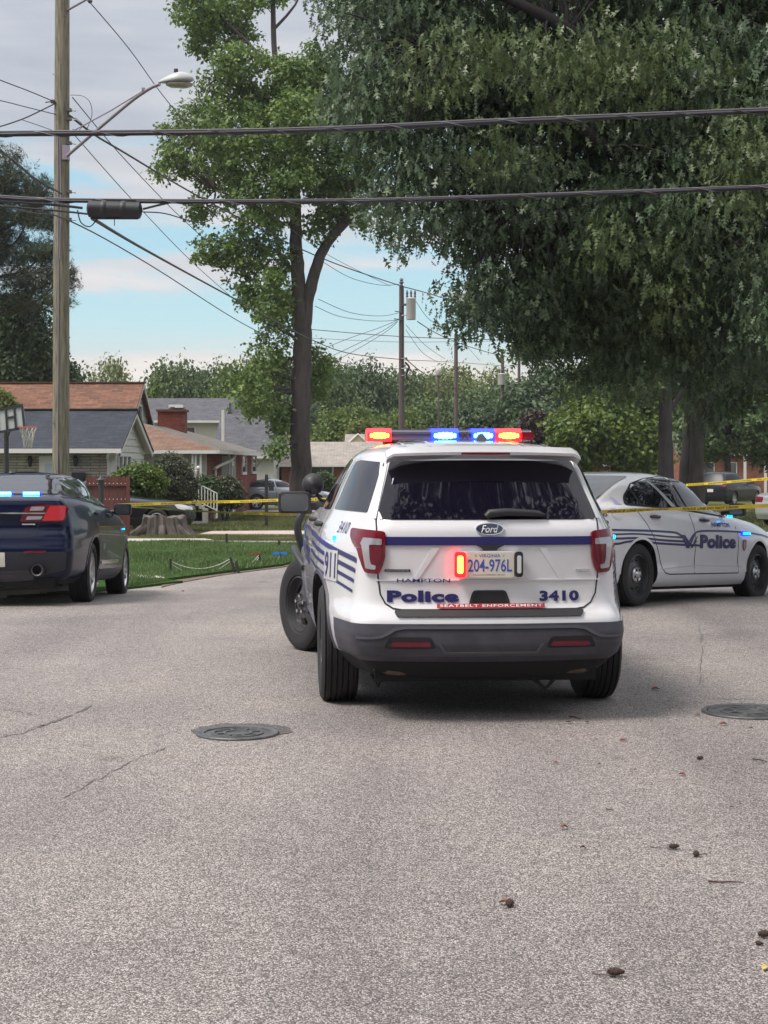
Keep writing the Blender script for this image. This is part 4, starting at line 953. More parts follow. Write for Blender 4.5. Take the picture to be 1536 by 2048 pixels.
        patch(B, sd, [(1.10, .635), (1.16, .645), (1.28, .785), (1.22, .75)], 'stripe_gull', M_decal, T, off=.0058, step=.04)
        for i in (1, 2): patch(B, sd, [(1.22-.04*i, .775-.045*i), (1.32-.03*i, .76-.045*i), (1.22-.02*i, .757-.045*i)], 'stripe_tip', M_decal, T, off=.0055)
        x = (lambda a, b: (a, b)) if s > 0 else (lambda a, b: (b, a))
        letters(B, sd, 'Police', *x(1.33, 2.24), .635, .795, M_decal, T, off=.006, bold=.06, spacing=1.06)
        letters(B, sd, 'HAMPTON', *x(1.66, 2.12), .885, .938, M_decal, T, off=.006, bold=.02)
        letters(B, sd, '88', *x(-.78, -.60), .965, 1.02, M_decal, T, off=.006)
        letters(B, sd, 'K9 UNIT', *x(-.78, -.60), .925, .945, M_decal, T, off=.006) if 0 else None
        sh = patch(B, sd, rpoly([(2.42, .74), (2.52, .74), (2.52, .65), (2.47, .60), (2.42, .65)], .015), 'shield_badge', M_shield, T, off=.005)
        patch(B, sd, rpoly([(2.44, .725), (2.50, .725), (2.50, .66), (2.47, .625), (2.44, .66)], .01), 'badge_centre', mat('badge_grey', (.3, .3, .34), .4), sh, off=.0065)
        # pale ghost seals on rear pillar and wing
        patch(B, sd, [(-.42+.09*math.cos(q), 1.0+.06*math.sin(q)) for q in [i*.4 for i in range(16)]], 'city_seal', mat('pale_seal', (.62, .58, .64), .4), T, off=.004)
        ps = patch(B, sd, [(-.30, 1.10), (-.26, 1.15), (-.27, 1.19), (-.23, 1.17), (-.20, 1.12), (-.17, 1.10)], 'pillar_emblem', mat('lilac_vinyl', (.42, .40, .66), .4), T, off=.004)
        for v, z in ((.36, .985), (1.50, .965)):
            h = project(B, sd, [(v, z)], 0)[0]
            patch(B, sd, [(v+.11*math.cos(q), z+.035*math.sin(q)) for q in [i*.4 for i in range(16)]], 'handle_recess', mat('white_paint_shaded', (.5, .49, .5), .4), T, off=.002)  # shade of the handle scoop painted as a greyer ellipse
            m = MB(); m.tube([(h.x, v-.10, z-.004), (h.x+s*.03, v-.07, z), (h.x+s*.035, v+.06, z-.004), (h.x, v+.10, z-.012)], [.012, .018, .018, .012], 8); m.build('door_handle', mat('brown_handle', (.06, .035, .04), .35), T, 60)
        patch(B, sd, rpoly([(-1.10, .93), (-.78, .96), (-.85, .78), (-1.10, .76)], .03), 'tail_lamp', M_redlens, T, off=.01, thick=1)
        patch(B, sd, rpoly([(3.45, .78), (3.85, .70), (3.86, .62), (3.55, .66)], .03), 'headlight', M_clear, T, off=.008, thick=1)
        h = project(B, sd, [(2.49, .84)], 0)[0]
        m = MB(); m.box((h.x+s*.012, 2.50, .815), (.03, .22, .05)); ll = m.build('warning_light', M_blueG, T)
        for k in range(3): m = MB(); m.box((h.x+s*.03, 2.43+.07*k, .817), (.01, .05, .028)); m.build('led_cell', M_cyanE, ll)
        mr_ = mirror(T, s*.98, 2.17, 1.10, s, M_black); mr_.scale = (.8, .8, .9)
        h = (s*.95, 2.05, 1.015); m = MB(); m.box(h, (.05, .03, .03)); m.build('mirror_light', M_cyanE, T)
        wheel(T, s*.80, 0, zc, rT, s, 'steelcap', w=.235, rimr=.225); wheel(T, s*.80, wb, zc, rT, s, 'steelcap', w=.235, rimr=.225, steer=R(0))
    patch(B, 'rear', rpoly([(-.66, 1.12), (.66, 1.12), (.50, 1.43), (-.50, 1.43)], .04), 'rear_window', M_glass, T, off=.006)
    patch(B, 'front', rpoly([(-.69, 1.09), (.69, 1.09), (.54, 1.44), (-.54, 1.44)], .04), 'windscreen', M_glass, T, off=.006)
    patch(B, 'rear', rpoly([(-.16, .60), (.16, .60), (.16, .75), (-.16, .75)], .01), 'number_plate', M_plate, T, off=.01)
    m = MB(); m.box((0, 1.4, .22), (1.3, 4.3, .08)); m.build('underbody', M_well, T)
build_white()

def build_navy():
    patch0, strip0 = globals()['patch'], globals()['strip']
    low = lambda side, poly, nm: [(q[0], q[1]-.072) for q in poly] if side == 'rear' and nm not in ('rear_window', 'diffuser', 'lower_bumper') else poly
    def patch(B, side, poly, name, *a, **k): return patch0(B, side, low(side, poly, name), name, *a, **k)
    def strip(B, side, line, w, name, *a, **k): return strip0(B, side, low(side, line, name), w, name, *a, **k)
    T = thing('unmarked_sedan', 'dark navy sedan with blue warning lights in its rear window, cut by the left edge', 'police car', (-4.265, 18.60, GZ(18.6)), R(1.5))
    T.rotation_euler = (R(-3.0), 0, R(1.5))
    K = [(.22, -.95, 3.7, .80, .70, .7, .1, .15, .06), (.30, -1.05, 3.78, .90, .80, .78, .12, .2, .08), (.36, -1.10, 3.82, .93, .84, .8, .14, .25, .10), (.50, -1.14, 3.86, .945, .86, .82, .15, .25, .11), (.62, -1.15, 3.88, .955, .865, .82, .15, .28, .11),
         (.635, -1.13, 3.88, .955, .86, .82, .15, .28, .11), (.74, -1.12, 3.88, .965, .86, .82, .15, .3, .11), (.78, -1.12, 3.87, .965, .855, .82, .15, .3, .11), (.80, -1.08, 3.86, .965, .84, .82, .15, .3, .11), (.90, -1.09, 3.80, .955, .825, .8, .15, .3, .11), (.98, -1.10, 3.6, .94, .81, .76, .15, .3, .11),
         (1.04, -1.10, 3.2, .92, .79, .74, .15, .3, .10), (1.09, -1.10, 2.6, .90, .775, .74, .14, .25, .09), (1.13, -1.10, 2.3, .88, .755, .72, .14, .2, .08), (1.17, -1.085, 2.15, .855, .73, .7, .14, .2, .08), (1.185, -1.0, 2.08, .835, .70, .7, .14, .2, .06), (1.20, -.78, 2.0, .81, .68, .68, .14, .2, .05),
         (1.28, -.52, 1.8, .765, .64, .62, .14, .2, .06), (1.36, -.24, 1.55, .71, .59, .57, .16, .2, .06), (1.43, .06, 1.35, .645, .54, .5, .2, .2, .07), (1.47, .30, 1.15, .58, .48, .44, .2, .2, .07), (1.50, .55, 1.0, .48, .40, .36, .2, .2, .05), (1.515, .72, .9, .30, .26, .24, .15, .15, .03), (1.52, .78, .85, .14, .12, .12, .08, .08, .01)]
    wb, rT, zc = 2.87, .345, .345
    body, B = make_body(K, arch_wells(wb, .39, .36), 'body', [M_navy], T, zdark=.27)
    patch(B, 'rear', rpoly([(-.66, 1.21), (.66, 1.21), (.52, 1.46), (-.52, 1.46)], .04), 'rear_window', M_glass, T, off=.006)
    patch(B, 'rear', rpoly([(-.80, .575), (-.78, .38), (-.6, .34), (.6, .34), (.78, .38), (.80, .575)], .03), 'lower_bumper', mat('grey_bumper', (.03, .032, .042), .5, spec=.3), T, off=.008, thick=1)
    patch(B, 'rear', rpoly([(-.44, .255), (.44, .255), (.44, .375), (-.44, .375)], .03), 'diffuser', M_trim, T, off=.01, thick=1)
    patch(B, 'front', rpoly([(-.66, 1.14), (.66, 1.14), (.48, 1.46), (-.48, 1.46)], .04), 'windscreen', M_glass, T, off=.006)
    for sd, s in (('R', 1), ('L', -1)):
        fr = rpoly([(-.62, 1.205), (-.35, 1.33), (.20, 1.435), (.75, 1.45), (1.35, 1.40), (2.02, 1.15), (1.96, 1.09), (.8, 1.115), (-.3, 1.15)], .05)
        patch(B, sd, fr, 'window_surround', M_gap, T, off=.003, step=.08)
        patch(B, sd, rpoly([(-.50, 1.20), (-.25, 1.33), (-.05, 1.37), (-.02, 1.17)], .03), 'quarter_window', M_glassc, T, off=.006)
        patch(B, sd, rpoly([(.04, 1.165), (.02, 1.385), (.30, 1.425), (.72, 1.43), (.82, 1.13)], .03), 'rear_door_window', M_glassc, T, off=.006)
        patch(B, sd, rpoly([(.90, 1.125), (.80, 1.43), (1.32, 1.385), (1.92, 1.15), (1.88, 1.11)], .03), 'front_door_window', M_glassc, T, off=.006)
        for ln in ([(-.2, 1.15), (-.02, .95), (.28, .72), (.42, .5), (.46, .36)], [(.86, 1.12), (.90, .3)], [(1.98, 1.1), (2.06, .8), (2.06, .3)]): strip(B, sd, ln, .010, 'door_gap', M_gap, T, off=.002)
        for vc in (0, wb): arch_trim(B, T, sd, vc, .36, .385, .41, M_navy)
        cs = patch(B, sd, rpoly([(.55, .43), (1.95, .43), (1.98, .475), (.50, .475)], .02), 'sill_trim', M_chrome, T, off=.012, thick=1)
        patch(B, sd, [(.46, .24), (2.44, .24), (2.40, .36), (.50, .37)], 'rocker_cladding', M_trim, T, off=.01, thick=1)
        lo = rpoly([(s*x, z) for x, z in [(.36, 1.13), (.46, 1.155), (.60, 1.16), (.76, 1.15), (.785, 1.12), (.77, 1.0), (.72, .975), (.30, .975), (.31, 1.01)]][::-s], .02)
        lp = patch(B, 'rear', lo, 'tail_lamp', M_redlens2, T, off=.016, step=.04, thick=1)
        patch(B, 'rear', rpoly([(s*x, z) for x, z in [(.615, 1.148), (.755, 1.143), (.765, 1.115), (.75, .99), (.53, .985)]][::-s], .015), 'brake_lens', M_redlit, lp, off=.022, step=.04, thick=1)
        patch(B, 'rear', rpoly([(s*x, z) for x, z in [(.42, 1.135), (.56, 1.138), (.545, 1.095), (.40, 1.09)]][::-s], .012), 'clear_lens', M_clear, lp, off=.022, step=.04, thick=1)
        patch(B, 'rear', rpoly([(s*x, z) for x, z in [(.38, 1.035), (.54, 1.035), (.52, 1.0), (.36, .995)]][::-s], .012), 'clear_lens', M_clear, lp, off=.022, step=.04, thick=1)
        patch(B, 'rear', rpoly([(s*x, z) for x, z in [(.35, .632), (.60, .64), (.58, .66), (.36, .655)]][::-s], .004), 'reflector', M_redlens, T, off=.02)
        strip(B, 'rear', [(s*x, z) for x, z in [(.615, 1.17), (.59, 1.10), (.50, .96), (.47, .84), (.40, .805), (.0, .80)]], .010, 'boot_gap', M_gap, T, off=.003)
        m = MB(); m.lathe([(.05, -.08), (.065, -.09), (.068, .1)], MX((s*.50, -1.06, .38), (0, 1, 0)), 20); m.build('tail_pipe', M_trim, T, 60)
        patch(B, 'rear', [(s*.5+.10*math.cos(q)*s, .452+.07*math.sin(q)) for q in [i*.42 for i in range(15)]][::-s], 'exhaust_recess', M_gap, T, off=.012)
        for v in (.22, 1.1):
            h = project(B, sd, [(v, 1.02)], 0)[0]; m = MB(); m.tube([(h.x, v-.10, 1.02), (h.x+s*.035, v-.06, 1.02), (h.x+s*.035, v+.07, 1.018), (h.x, v+.1, 1.015)], .014, 8); m.build('door_handle', M_navy, T, 60)
        mm_ = mirror(T, s*1.03, 1.72, 1.10, s, M_navy); mm_.scale = (.85, .85, .85)
        m = MB(); h = project(B, sd, [(2.32, .86)], 0)[0]; m.box((h.x+s*.01, 2.3, .86), (.02, .05, .02)); m.build('side_marker', M_cyanE, T)
        wheel(T, s*.81, 0, zc, rT, s, 'alloy', w=.245, rimr=.25); wheel(T, s*.81, wb, zc, rT, s, 'alloy', w=.245, rimr=.25)
    patch(B, 'rear', [(-.56, 1.058), (.56, 1.058), (.57, 1.072), (-.57, 1.072)], 'boot_chrome', M_chrome, T, off=.03, thick=1)
    patch(B, 'rear', rpoly([(.32, .938), (.46, .938), (.46, .953), (.32, .953)], .003), 'name_badge', M_chrome, T, off=.01, thick=1)
    patch(B, 'rear', rpoly([(-.155, .49), (.155, .49), (.155, .64), (-.155, .64)], .01), 'number_plate', M_plate, T, off=.02, thick=1)
    for u in (.07, .38, -.07, -.38):
        m = MB(); m.box((u, -.84, 1.215), (.20, .05, .035)); w = m.build('warning_light', M_blueG, T)
        for k in range(5): m = MB(); m.box((u-.072+.036*k, -.87, 1.215), (.032, .012, .026)); m.build('led_cell', M_blueE, w)
    m = MB(); m.lathe([(.001, .03), (.03, .028), (.045, .0)], MX((-.12, .55, 1.50)), 16); m.build('roof_antenna', M_black, T, 60)
    m = MB(); m.box((0, 1.4, .25), (1.4, 4.3, .08)); m.build('underbody', M_well, T)
    m = MB(); m.box((0, -.7, .24), (1.3, .6, .1)); m.build('muffler', M_well, T)
build_navy()

def build_plain(name, label, loc, yaw, paint, kind, L=4.7, hgt=1.45, wb=2.75, sc=1.0, lamp=True):
    T = thing(name, label, 'car', loc, yaw)
    suv = kind == 'suv'; h = hgt; b = (.64 if suv else .70)*h
    ro = (L-wb)*.5; fr = wb+ro
    if suv:
        K = [(.22, -ro+.1, fr-.15, .84, .75, .7, .1, .15, .06), (.45, -ro, fr, .90, .80, .78, .15, .25, .1), (.8, -ro, fr-.02, .91, .81, .78, .15, .3, .1), (.95, -ro+.02, fr-.15, .90, .80, .74, .15, .3, .1), (1.05, -ro+.05, fr-.9, .87, .77, .7, .15, .3, .1), (1.10, -ro+.08, 2.1, .84, .74, .7, .15, .2, .08),
             (h-.25, -ro+.30, 1.55, .74, .64, .6, .15, .2, .08), (h-.08, -ro+.42, 1.15, .66, .56, .5, .2, .2, .08), (h-.03, -ro+.6, .95, .55, .46, .4, .2, .2, .06), (h, 0, .6, .2, .15, .15, .1, .1, .01)]
    else:
        K = [(.20, -ro+.1, fr-.15, .80, .72, .7, .1, .15, .06), (.40, -ro, fr, .88, .78, .76, .15, .25, .1), (.65, -ro, fr, .90, .80, .78, .15, .3, .1), (.78, -ro+.02, fr-.15, .89, .79, .74, .15, .3, .1), (.88, -ro+.02, fr-.7, .86, .77, .7, .15, .3, .1), (.94, -ro+.03, 2.25, .84, .74, .7, .15, .2, .08), (1.0, -ro+.1, 2.05, .82, .72, .68, .15, .2, .08), (1.02, -ro+.45, 1.98, .80, .70, .66, .15, .2, .06),
             (1.15, -.35, 1.7, .74, .64, .6, .15, .2, .08), (1.30, .02, 1.35, .67, .57, .5, .2, .2, .08), (1.38, .28, 1.1, .58, .48, .42, .2, .2, .06), (1.43, .6, .85, .3, .2, .2, .15, .15, .02)]
        K = [(k[0]*h/1.43, *k[1:]) for k in K]
    rT = .34; body, B = make_body(K, arch_wells(wb, .385, .35), 'body', [paint], T, zdark=.24)
    z0 = 1.12 if suv else 1.03*h/1.43
    for sd, s in (('R', 1), ('L', -1)):
        if suv:
            patch(B, sd, rpoly([(-ro+.35, z0+.05), (-ro+.55, h-.16), (.75, h-.12), (.85, z0)], .04), 'rear_side_window', M_glassr, T, off=.005); patch(B, sd, rpoly([(.92, z0), (.82, h-.12), (1.05, h-.16), (1.9, z0)], .04), 'front_side_window', M_glassr, T, off=.005)
            patch(B, 'rear', rpoly([(s*x, z) for x, z in [(.45, 1.03), (.76, 1.06), (.77, .93), (.50, .94)]][::-s], .02), 'tail_lamp', M_redlens, T, off=.012, thick=1)
        else:
            patch(B, sd, rpoly([(-.40, z0+.02), (-.05, z0+.2), (.45, h-.10), (.80, h-.09), (.85, z0)], .05), 'rear_side_window', M_glassr, T, off=.005); patch(B, sd, rpoly([(.92, z0), (.87, h-.09), (1.2, h-.16), (1.85, z0)], .04), 'front_side_window', M_glassr, T, off=.005)
            patch(B, 'rear', rpoly([(s*x, z) for x, z in [(.36, .92), (.76, .94), (.77, .76), (.42, .76)]][::-s], .02), 'tail_lamp', M_redlens, T, off=.012, thick=1)
            patch(B, 'front', rpoly([(s*x, z) for x, z in [(.40, .72), (.74, .80), (.72, .66), (.45, .62)]][::s], .03), 'headlight', M_clear, T, off=.012, thick=1)
            patch(B, sd, rpoly([(fr-.55, .80), (fr-.22, .70), (fr-.22, .62), (fr-.45, .68)], .03), 'headlight', M_clear, T, off=.01, thick=1)
        strip(B, sd, [(.88, z0), (.92, .3)], .014, 'door_gap', M_gap, T); strip(B, sd, [(1.9, z0), (1.95, .3)], .014, 'door_gap', M_gap, T)
        for v in (.25, 1.15): hh = project(B, sd, [(v, .88)], 0)[0]; m = MB(); m.box((hh.x+s*.015, v, .88), (.03, .17, .025)); m.build('door_handle', M_chrome, T)
        mirror(T, s*.98, 1.75, z0+.03, s, paint)
        wheel(T, s*.77, 0, .335, .335, s, 'alloy', w=.215, rimr=.225); wheel(T, s*.77, wb, .335, .335, s, 'alloy', w=.215, rimr=.225)
    if suv: patch(B, 'rear', rpoly([(-.68, 1.12), (.68, 1.12), (.55, h-.14), (-.55, h-.14)], .04), 'rear_window', M_glassr, T, off=.006)
    else: patch(B, 'rear', rpoly([(-.64, 1.06), (.64, 1.06), (.46, h-.09), (-.46, h-.09)], .04), 'rear_window', M_glassr, T, off=.006)
    patch(B, 'front', rpoly([(-.64, z0+.06), (.64, z0+.06), (.46, h-.13), (-.46, h-.13)], .04), 'windscreen', M_glassr, T, off=.006)
    patch(B, 'rear', rpoly([(-.16, .68), (.16, .68), (.16, .83), (-.16, .83)], .01), 'number_plate', M_plate, T, off=.01)
    if sc != 1: T.scale = (sc,)*3
    return T
# grey sedan far left of centre, dark car by the stump, SUV and silver car at right
q = G(480, 1020); build_plain('parked_car', 'grey sedan parked in the driveway behind the leaning trunk', (-6.0, 75.2, GZ(75)), R(-78), M_grey, 'sedan', 4.6, 1.43)
build_plain('parked_car', 'black sedan nosing out from behind the red fence by the stump', (-9.25, 46.3, GZ(46)-.02), R(-88), M_dark, 'sedan', 4.9, 1.47, 2.85)
build_plain('parked_car', 'dark crossover parked on the grass at the right behind the tape', (17.4, 84.5, GZ(84)), R(-37), M_dark, 'suv', 4.6, 1.70, 2.7, 1.04)
build_plain('parked_car', 'silver car with red tail lamps cut by the right edge', (12.65, 50.5, GZ(50)), R(-52), M_silver, 'sedan', 4.6, 1.45)
# ------------------------------------------------------------------ houses
def shingle_mat(name, c1, c2, row=.14, wid=.32):
    m = bpy.data.materials.new(name); m.use_nodes = True; MATS[name] = m
    t = m.node_tree; L = t.links.new; b = t.nodes['Principled BSDF']
    uv = N(t, 'ShaderNodeUVMap'); br = N(t, 'ShaderNodeTexBrick'); br.offset = .5
    br.inputs['Scale'].default_value = 1; br.inputs['Brick Width'].default_value = wid; br.inputs['Row Height'].default_value = row; br.inputs['Mortar Size'].default_value = .006
    br.inputs['Color1'].default_value = (*c1, 1); br.inputs['Color2'].default_value = (*c2, 1); br.inputs['Mortar'].default_value = (*[c*.35 for c in c1], 1)
    L(uv.outputs[0], br.inputs['Vector'])
    nz = N(t, 'ShaderNodeTexNoise', _Scale=2.2, _Detail=8, _Roughness=.75); L(uv.outputs[0], nz.inputs[0])
    rp = ramp(t, [(.3, (.62,)*3), (.7, (1.35,)*3)]); L(nz.outputs[0], rp.inputs[0])
    mu = N(t, 'ShaderNodeMix', data_type='RGBA', blend_type='MULTIPLY'); mu.inputs[0].default_value = 1; L(br.outputs[0], mu.inputs[6]); L(rp.outputs[0], mu.inputs[7])
    L(mu.outputs[2], b.inputs['Base Color']); b.inputs['Roughness'].default_value = .9
    bp = N(t, 'ShaderNodeBump', _Strength=.8, _Distance=.02, invert=True); L(br.outputs['Fac'], bp.inputs['Height']); L(bp.outputs[0], b.inputs['Normal'])
    return m
def uvface(name, faces, material, parent, thick=0, uvs=None):
    """planar faces with UVs in metres: u along the first edge, v across"""
    mb = MB(); uv = []
    for f in faces:
        f = [Vector(p) for p in f]; mb.add(f, [tuple(range(len(f)))])
        x = (f[1]-f[0]).normalized(); n = geometry.normal(f); y = n.cross(x); o = Vector((0, 0, 0))
        uv += [((p-o).dot(x), (p-o).dot(y)) for p in f]
        if thick:
            k = len(f); g = [p-n*thick for p in f]; b0 = len(mb.v); mb.v += [tuple(p) for p in f+g]
            sides = [(b0+i, b0+i+k, b0+(i+1) % k+k, b0+(i+1) % k) for i in range(k)]+[tuple(b0+2*k-1-i for i in range(k))]
            mb.f += sides; mb.m += [0]*len(sides)
            for s_ in sides:
                for i in s_: p = Vector(mb.v[i]); uv.append((p.dot(x), p.dot(y)))
    me = bpy.data.meshes.new(name); me.from_pydata(mb.v, [], mb.f); me.materials.append(material)
    l = me.uv_layers.new(name='UVMap')
    for i, c in enumerate(uv): l.data[i].uv = c
    me.update(); return link(name, me, parent)
M_roofB = shingle_mat('red_brown_shingles', (.22, .10, .062), (.12, .06, .042), .15, .4)
M_roofA = shingle_mat('slate_blue_shingles', (.020, .025, .038), (.034, .040, .056), .14, .35)
M_roofD = shingle_mat('tan_weathered_shingles', (.17, .09, .062), (.21, .13, .095), .15, .35)
M_roofDg = shingle_mat('grey_tan_shingles', (.145, .13, .118), (.18, .155, .13), .15, .35)
M_roofC = shingle_mat('grey_shingles', (.07, .07, .084), (.10, .10, .115), .15, .35)
M_roofE = shingle_mat('pale_tan_shingles', (.28, .25, .225), (.32, .285, .25), .15, .35)
M_brick = shingle_mat('red_brick', (.22, .055, .035), (.14, .035, .025), .075, .22)
M_stone = shingle_mat('whitewashed_stone', (.46, .42, .36), (.31, .28, .24), .085, .55)
M_stone.node_tree.nodes['Brick Texture'].inputs['Mortar Size'].default_value = .012
M_brickp = shingle_mat('pale_brick', (.34, .13, .09), (.26, .10, .07), .075, .22)
M_siding = mat('white_siding', (.50, .49, .45), .6, var=.05, vscale=2)
M_sidingC = mat('cream_siding', (.46, .45, .40), .6, var=.05, vscale=2)
M_wtrim = mat('white_trim', (.62, .60, .57), .5)
M_pane = mat('window_pane', (.05, .06, .07), .05, spec=1)
M_curtain = mat('pale_curtain', (.45, .45, .42), .8)
def hthing(name, label, cat='house'): return thing(name, label, cat, (0, 0, 0))
def walls(T, x0, x1, y0, y1, zb, zt, mats, name='wall'):
    """four walls, each its own part; mats = front,right,back,left"""
    q = [((x0, y0), (x1, y0)), ((x1, y0), (x1, y1)), ((x1, y1), (x0, y1)), ((x0, y1), (x0, y0))]
    for (a, b), m in zip(q, mats):
        uvface(name, [[(a[0], a[1], zb), (b[0], b[1], zb), (b[0], b[1], zt), (a[0], a[1], zt)]], m, T)
def boards(T, X, y0, y1, zb, zfun, w=.2, material=None, side=1, n0=0):
    """lapped siding boards on a wall at x=X, each cut to the gable line"""
    z = zb
    while True:
        z1 = z+w; a0, b0 = zfun(z); a1, b1 = zfun(z1)
        if b0-a0 < .1: break
        if b1-a1 < 0: a1 = b1 = (a0+b0)/2
        o, i_ = X+side*.035, X+side*.008
        m = MB(); m.add([(o, a0, z), (o, b0, z), (i_, b1, z1), (i_, a1, z1), (X, a0, z), (X, b0, z)], [(0, 1, 2, 3), (0, 4, 5, 1)]); m.build('siding_board', material or M_siding, T)
        z = z1
def window_x(T, X, y0, y1, z0, z1, panes=2, side=1, frame=M_wtrim, t=.06):
    """window in a wall facing +x"""
    m = MB(); f = .05*1
    for (a, b, c, d) in ((y0-t, y1+t, z0-t, z0), (y0-t, y1+t, z1, z1+t), (y0-t, y0, z0, z1), (y1, y1+t, z0, z1)): m.box((X+side*.03, (a+b)/2, (c+d)/2), (.06, b-a, d-c))
    w = m.build('window', frame, T)
    for k in range(panes):
        a = z0+(z1-z0)*k/panes; b = z0+(z1-z0)*(k+1)/panes
        m = MB(); m.box((X+side*.012, (y0+y1)/2, (a+b)/2), (.012, y1-y0, b-a-.03)); m.build('pane', M_pane, w)
    m = MB()
    for k in range(1, panes): m.box((X+side*.028, (y0+y1)/2, z0+(z1-z0)*k/panes), (.03, y1-y0, .035))
    if panes > 1: m.build('sash_bar', frame, w)
    return w
def window_y(T, Y, x0, x1, z0, z1, nx=1, nz=2, frame=M_wtrim, t=.06, pane=None):
    m = MB()
    for (a, b, c, d) in ((x0-t, x1+t, z0-t, z0), (x0-t, x1+t, z1, z1+t), (x0-t, x0, z0, z1), (x1, x1+t, z0, z1)): m.box(((a+b)/2, Y-.03, (c+d)/2), (b-a, .06, d-c))
    w = m.build('window', frame, T)
    for i in range(nx):
        for k in range(nz):
            a, b = x0+(x1-x0)*i/nx, x0+(x1-x0)*(i+1)/nx; c, d = z0+(z1-z0)*k/nz, z0+(z1-z0)*(k+1)/nz
            m = MB(); m.box(((a+b)/2, Y-.012, (c+d)/2), (b-a-.04, .012, d-c-.04)); m.build('pane', pane or M_pane, w)
    return w

# --- A: low house with slate roof, gable to the right
def house_a():
    T = hthing('house', 'low whitewashed stone house with dark slate blue roof behind the utility pole')
    X1, Y0, Y1, Ym = -8.1, 48.7, 54.7, 51.5; zg = GZ(50); ze, zr = 1.93, 3.2; X0 = -17
    walls(T, X0, X1, Y0, Y1, zg-.3, ze-.02, [M_stone, M_siding, M_siding, M_siding])
    ov, ovx = .42, .30; s = (zr-ze)/(Ym-Y0+ov)
    uvface('roof', [[(X0, Y0-ov, ze), (X1+ovx, Y0-ov, ze), (X1+ovx, Ym, zr), (X0, Ym, zr)], [(X1+ovx, Y1+ov, ze), (X0, Y1+ov, ze), (X0, Ym, zr), (X1+ovx, Ym, zr)]], M_roofA, T, .05)
    m = MB(); m.box(((X0+X1)/2, Ym, zr+.02), (X1-X0+ovx*2, .22, .05)); m.build('ridge_cap', M_roofA, T)
    uvface('gable', [[(X1, Y0, ze-.02), (X1, Y1, ze-.02), (X1, Ym, zr-.10)]], M_siding, T)
    zt = zr-.12
    boards(T, X1, Y0, Y1, zg, lambda z: (Y0, Y1) if z < ze else (Y0+(Ym-Y0)*(z-ze)/(zt-ze), Y1-(Y1-Ym)*(z-ze)/(zt-ze)), .21)
    for ya, za, yb, zb in ((Y0-ov, ze-.06, Ym, zr-.06), (Y1+ov, ze-.06, Ym, zr-.06)):
        a, b = Vector((X1+ovx-.03, ya, za)), Vector((X1+ovx-.03, yb, zb)); m = MB(); u = Vector((0, 0, -.16))
        m.add([a, b, b+u, a+u, a+Vector((-.05, 0, 0)), b+Vector((-.05, 0, 0)), b+u+Vector((-.05, 0, 0)), a+u+Vector((-.05, 0, 0))], [(0, 1, 2, 3), (7, 6, 5, 4), (0, 4, 5, 1), (2, 6, 7, 3)]); m.build('bargeboard', M_wtrim, T)
        m = MB(); m.add([a+u*.3, b+u*.3, b+u*.3+Vector((-.28, 0, 0)), a+u*.3+Vector((-.28, 0, 0))], [(0, 1, 2, 3)]); m.build('soffit', M_wtrim, T)
    m = MB(); m.box(((X0+X1)/2+.1, Y0-ov-.05, ze-.05), (X1-X0+.4, .12, .13)); m.build('gutter', M_wtrim, T)
    m = MB(); m.box(((X0+X1)/2, Y0-.2, ze-.10), (X1-X0, .4, .02)); m.build('soffit', M_wtrim, T)
    m = MB(); m.tube(smoothpts([(X1-.05, Y0-ov-.05, ze-.10), (X1-.12, Y0-.35, ze-.25), (X1-.14, Y0-.08, ze-.45), (X1-.14, Y0-.08, zg)], 3), .05, 8); m.build('downspout', M_wtrim, T, 60)
    m = MB(); m.box((X1-.04, Y0-.03, (zg+ze)/2), (.14, .10, ze-zg)); m.build('corner_board', M_wtrim, T)
    m = MB(); m.box((X1+.03, Y0+.07, (zg+ze)/2), (.06, .14, ze-zg)); m.build('corner_board', M_wtrim, T)
    for y in (49.25, 50.05, 50.85): window_x(T, X1+.03, y, y+.66, .95, 1.72, 2)
    # door with its white surround, two wall lanterns, a black box on the wall
    xa, xb = (79-768)/F*48.7, (112-768)/F*48.7
    d = MB(); d.box(((xa+xb)/2, Y0-.02, (zg+1.72)/2), (xb-xa, .08, 1.72-zg)); dd = d.build('door', M_wtrim, T)
    m = MB(); m.box(((xa+xb)/2+.08, Y0-.07, 1.05), (.30, .03, .9)); m.build('pane', mat('pale_pane', (.42, .50, .56), .2), dd)
    for px, pz in ((60, 922), (151, 921)):
        c = P(px, pz, Y0-.14); m = MB(); m.lathe([(.001, .14), (.035, .12), (.09, .05), (.09, .03), (.075, .03), (.05, -.14), (.03, -.18), (.001, -.18)], Matrix.Translation(c) @ Matrix.Scale(1.0, 4), 8)
        m.box((c.x-.02, Y0-.05, c.z+.14), (.10, .10, .03)); m.build('wall_lantern', M_black, T, 40)
    c = P(157, 952, Y0-.2); m = MB(); m.box(c, (.36, .3, .22)); m.build('meter_box', M_dark, T)
house_a()
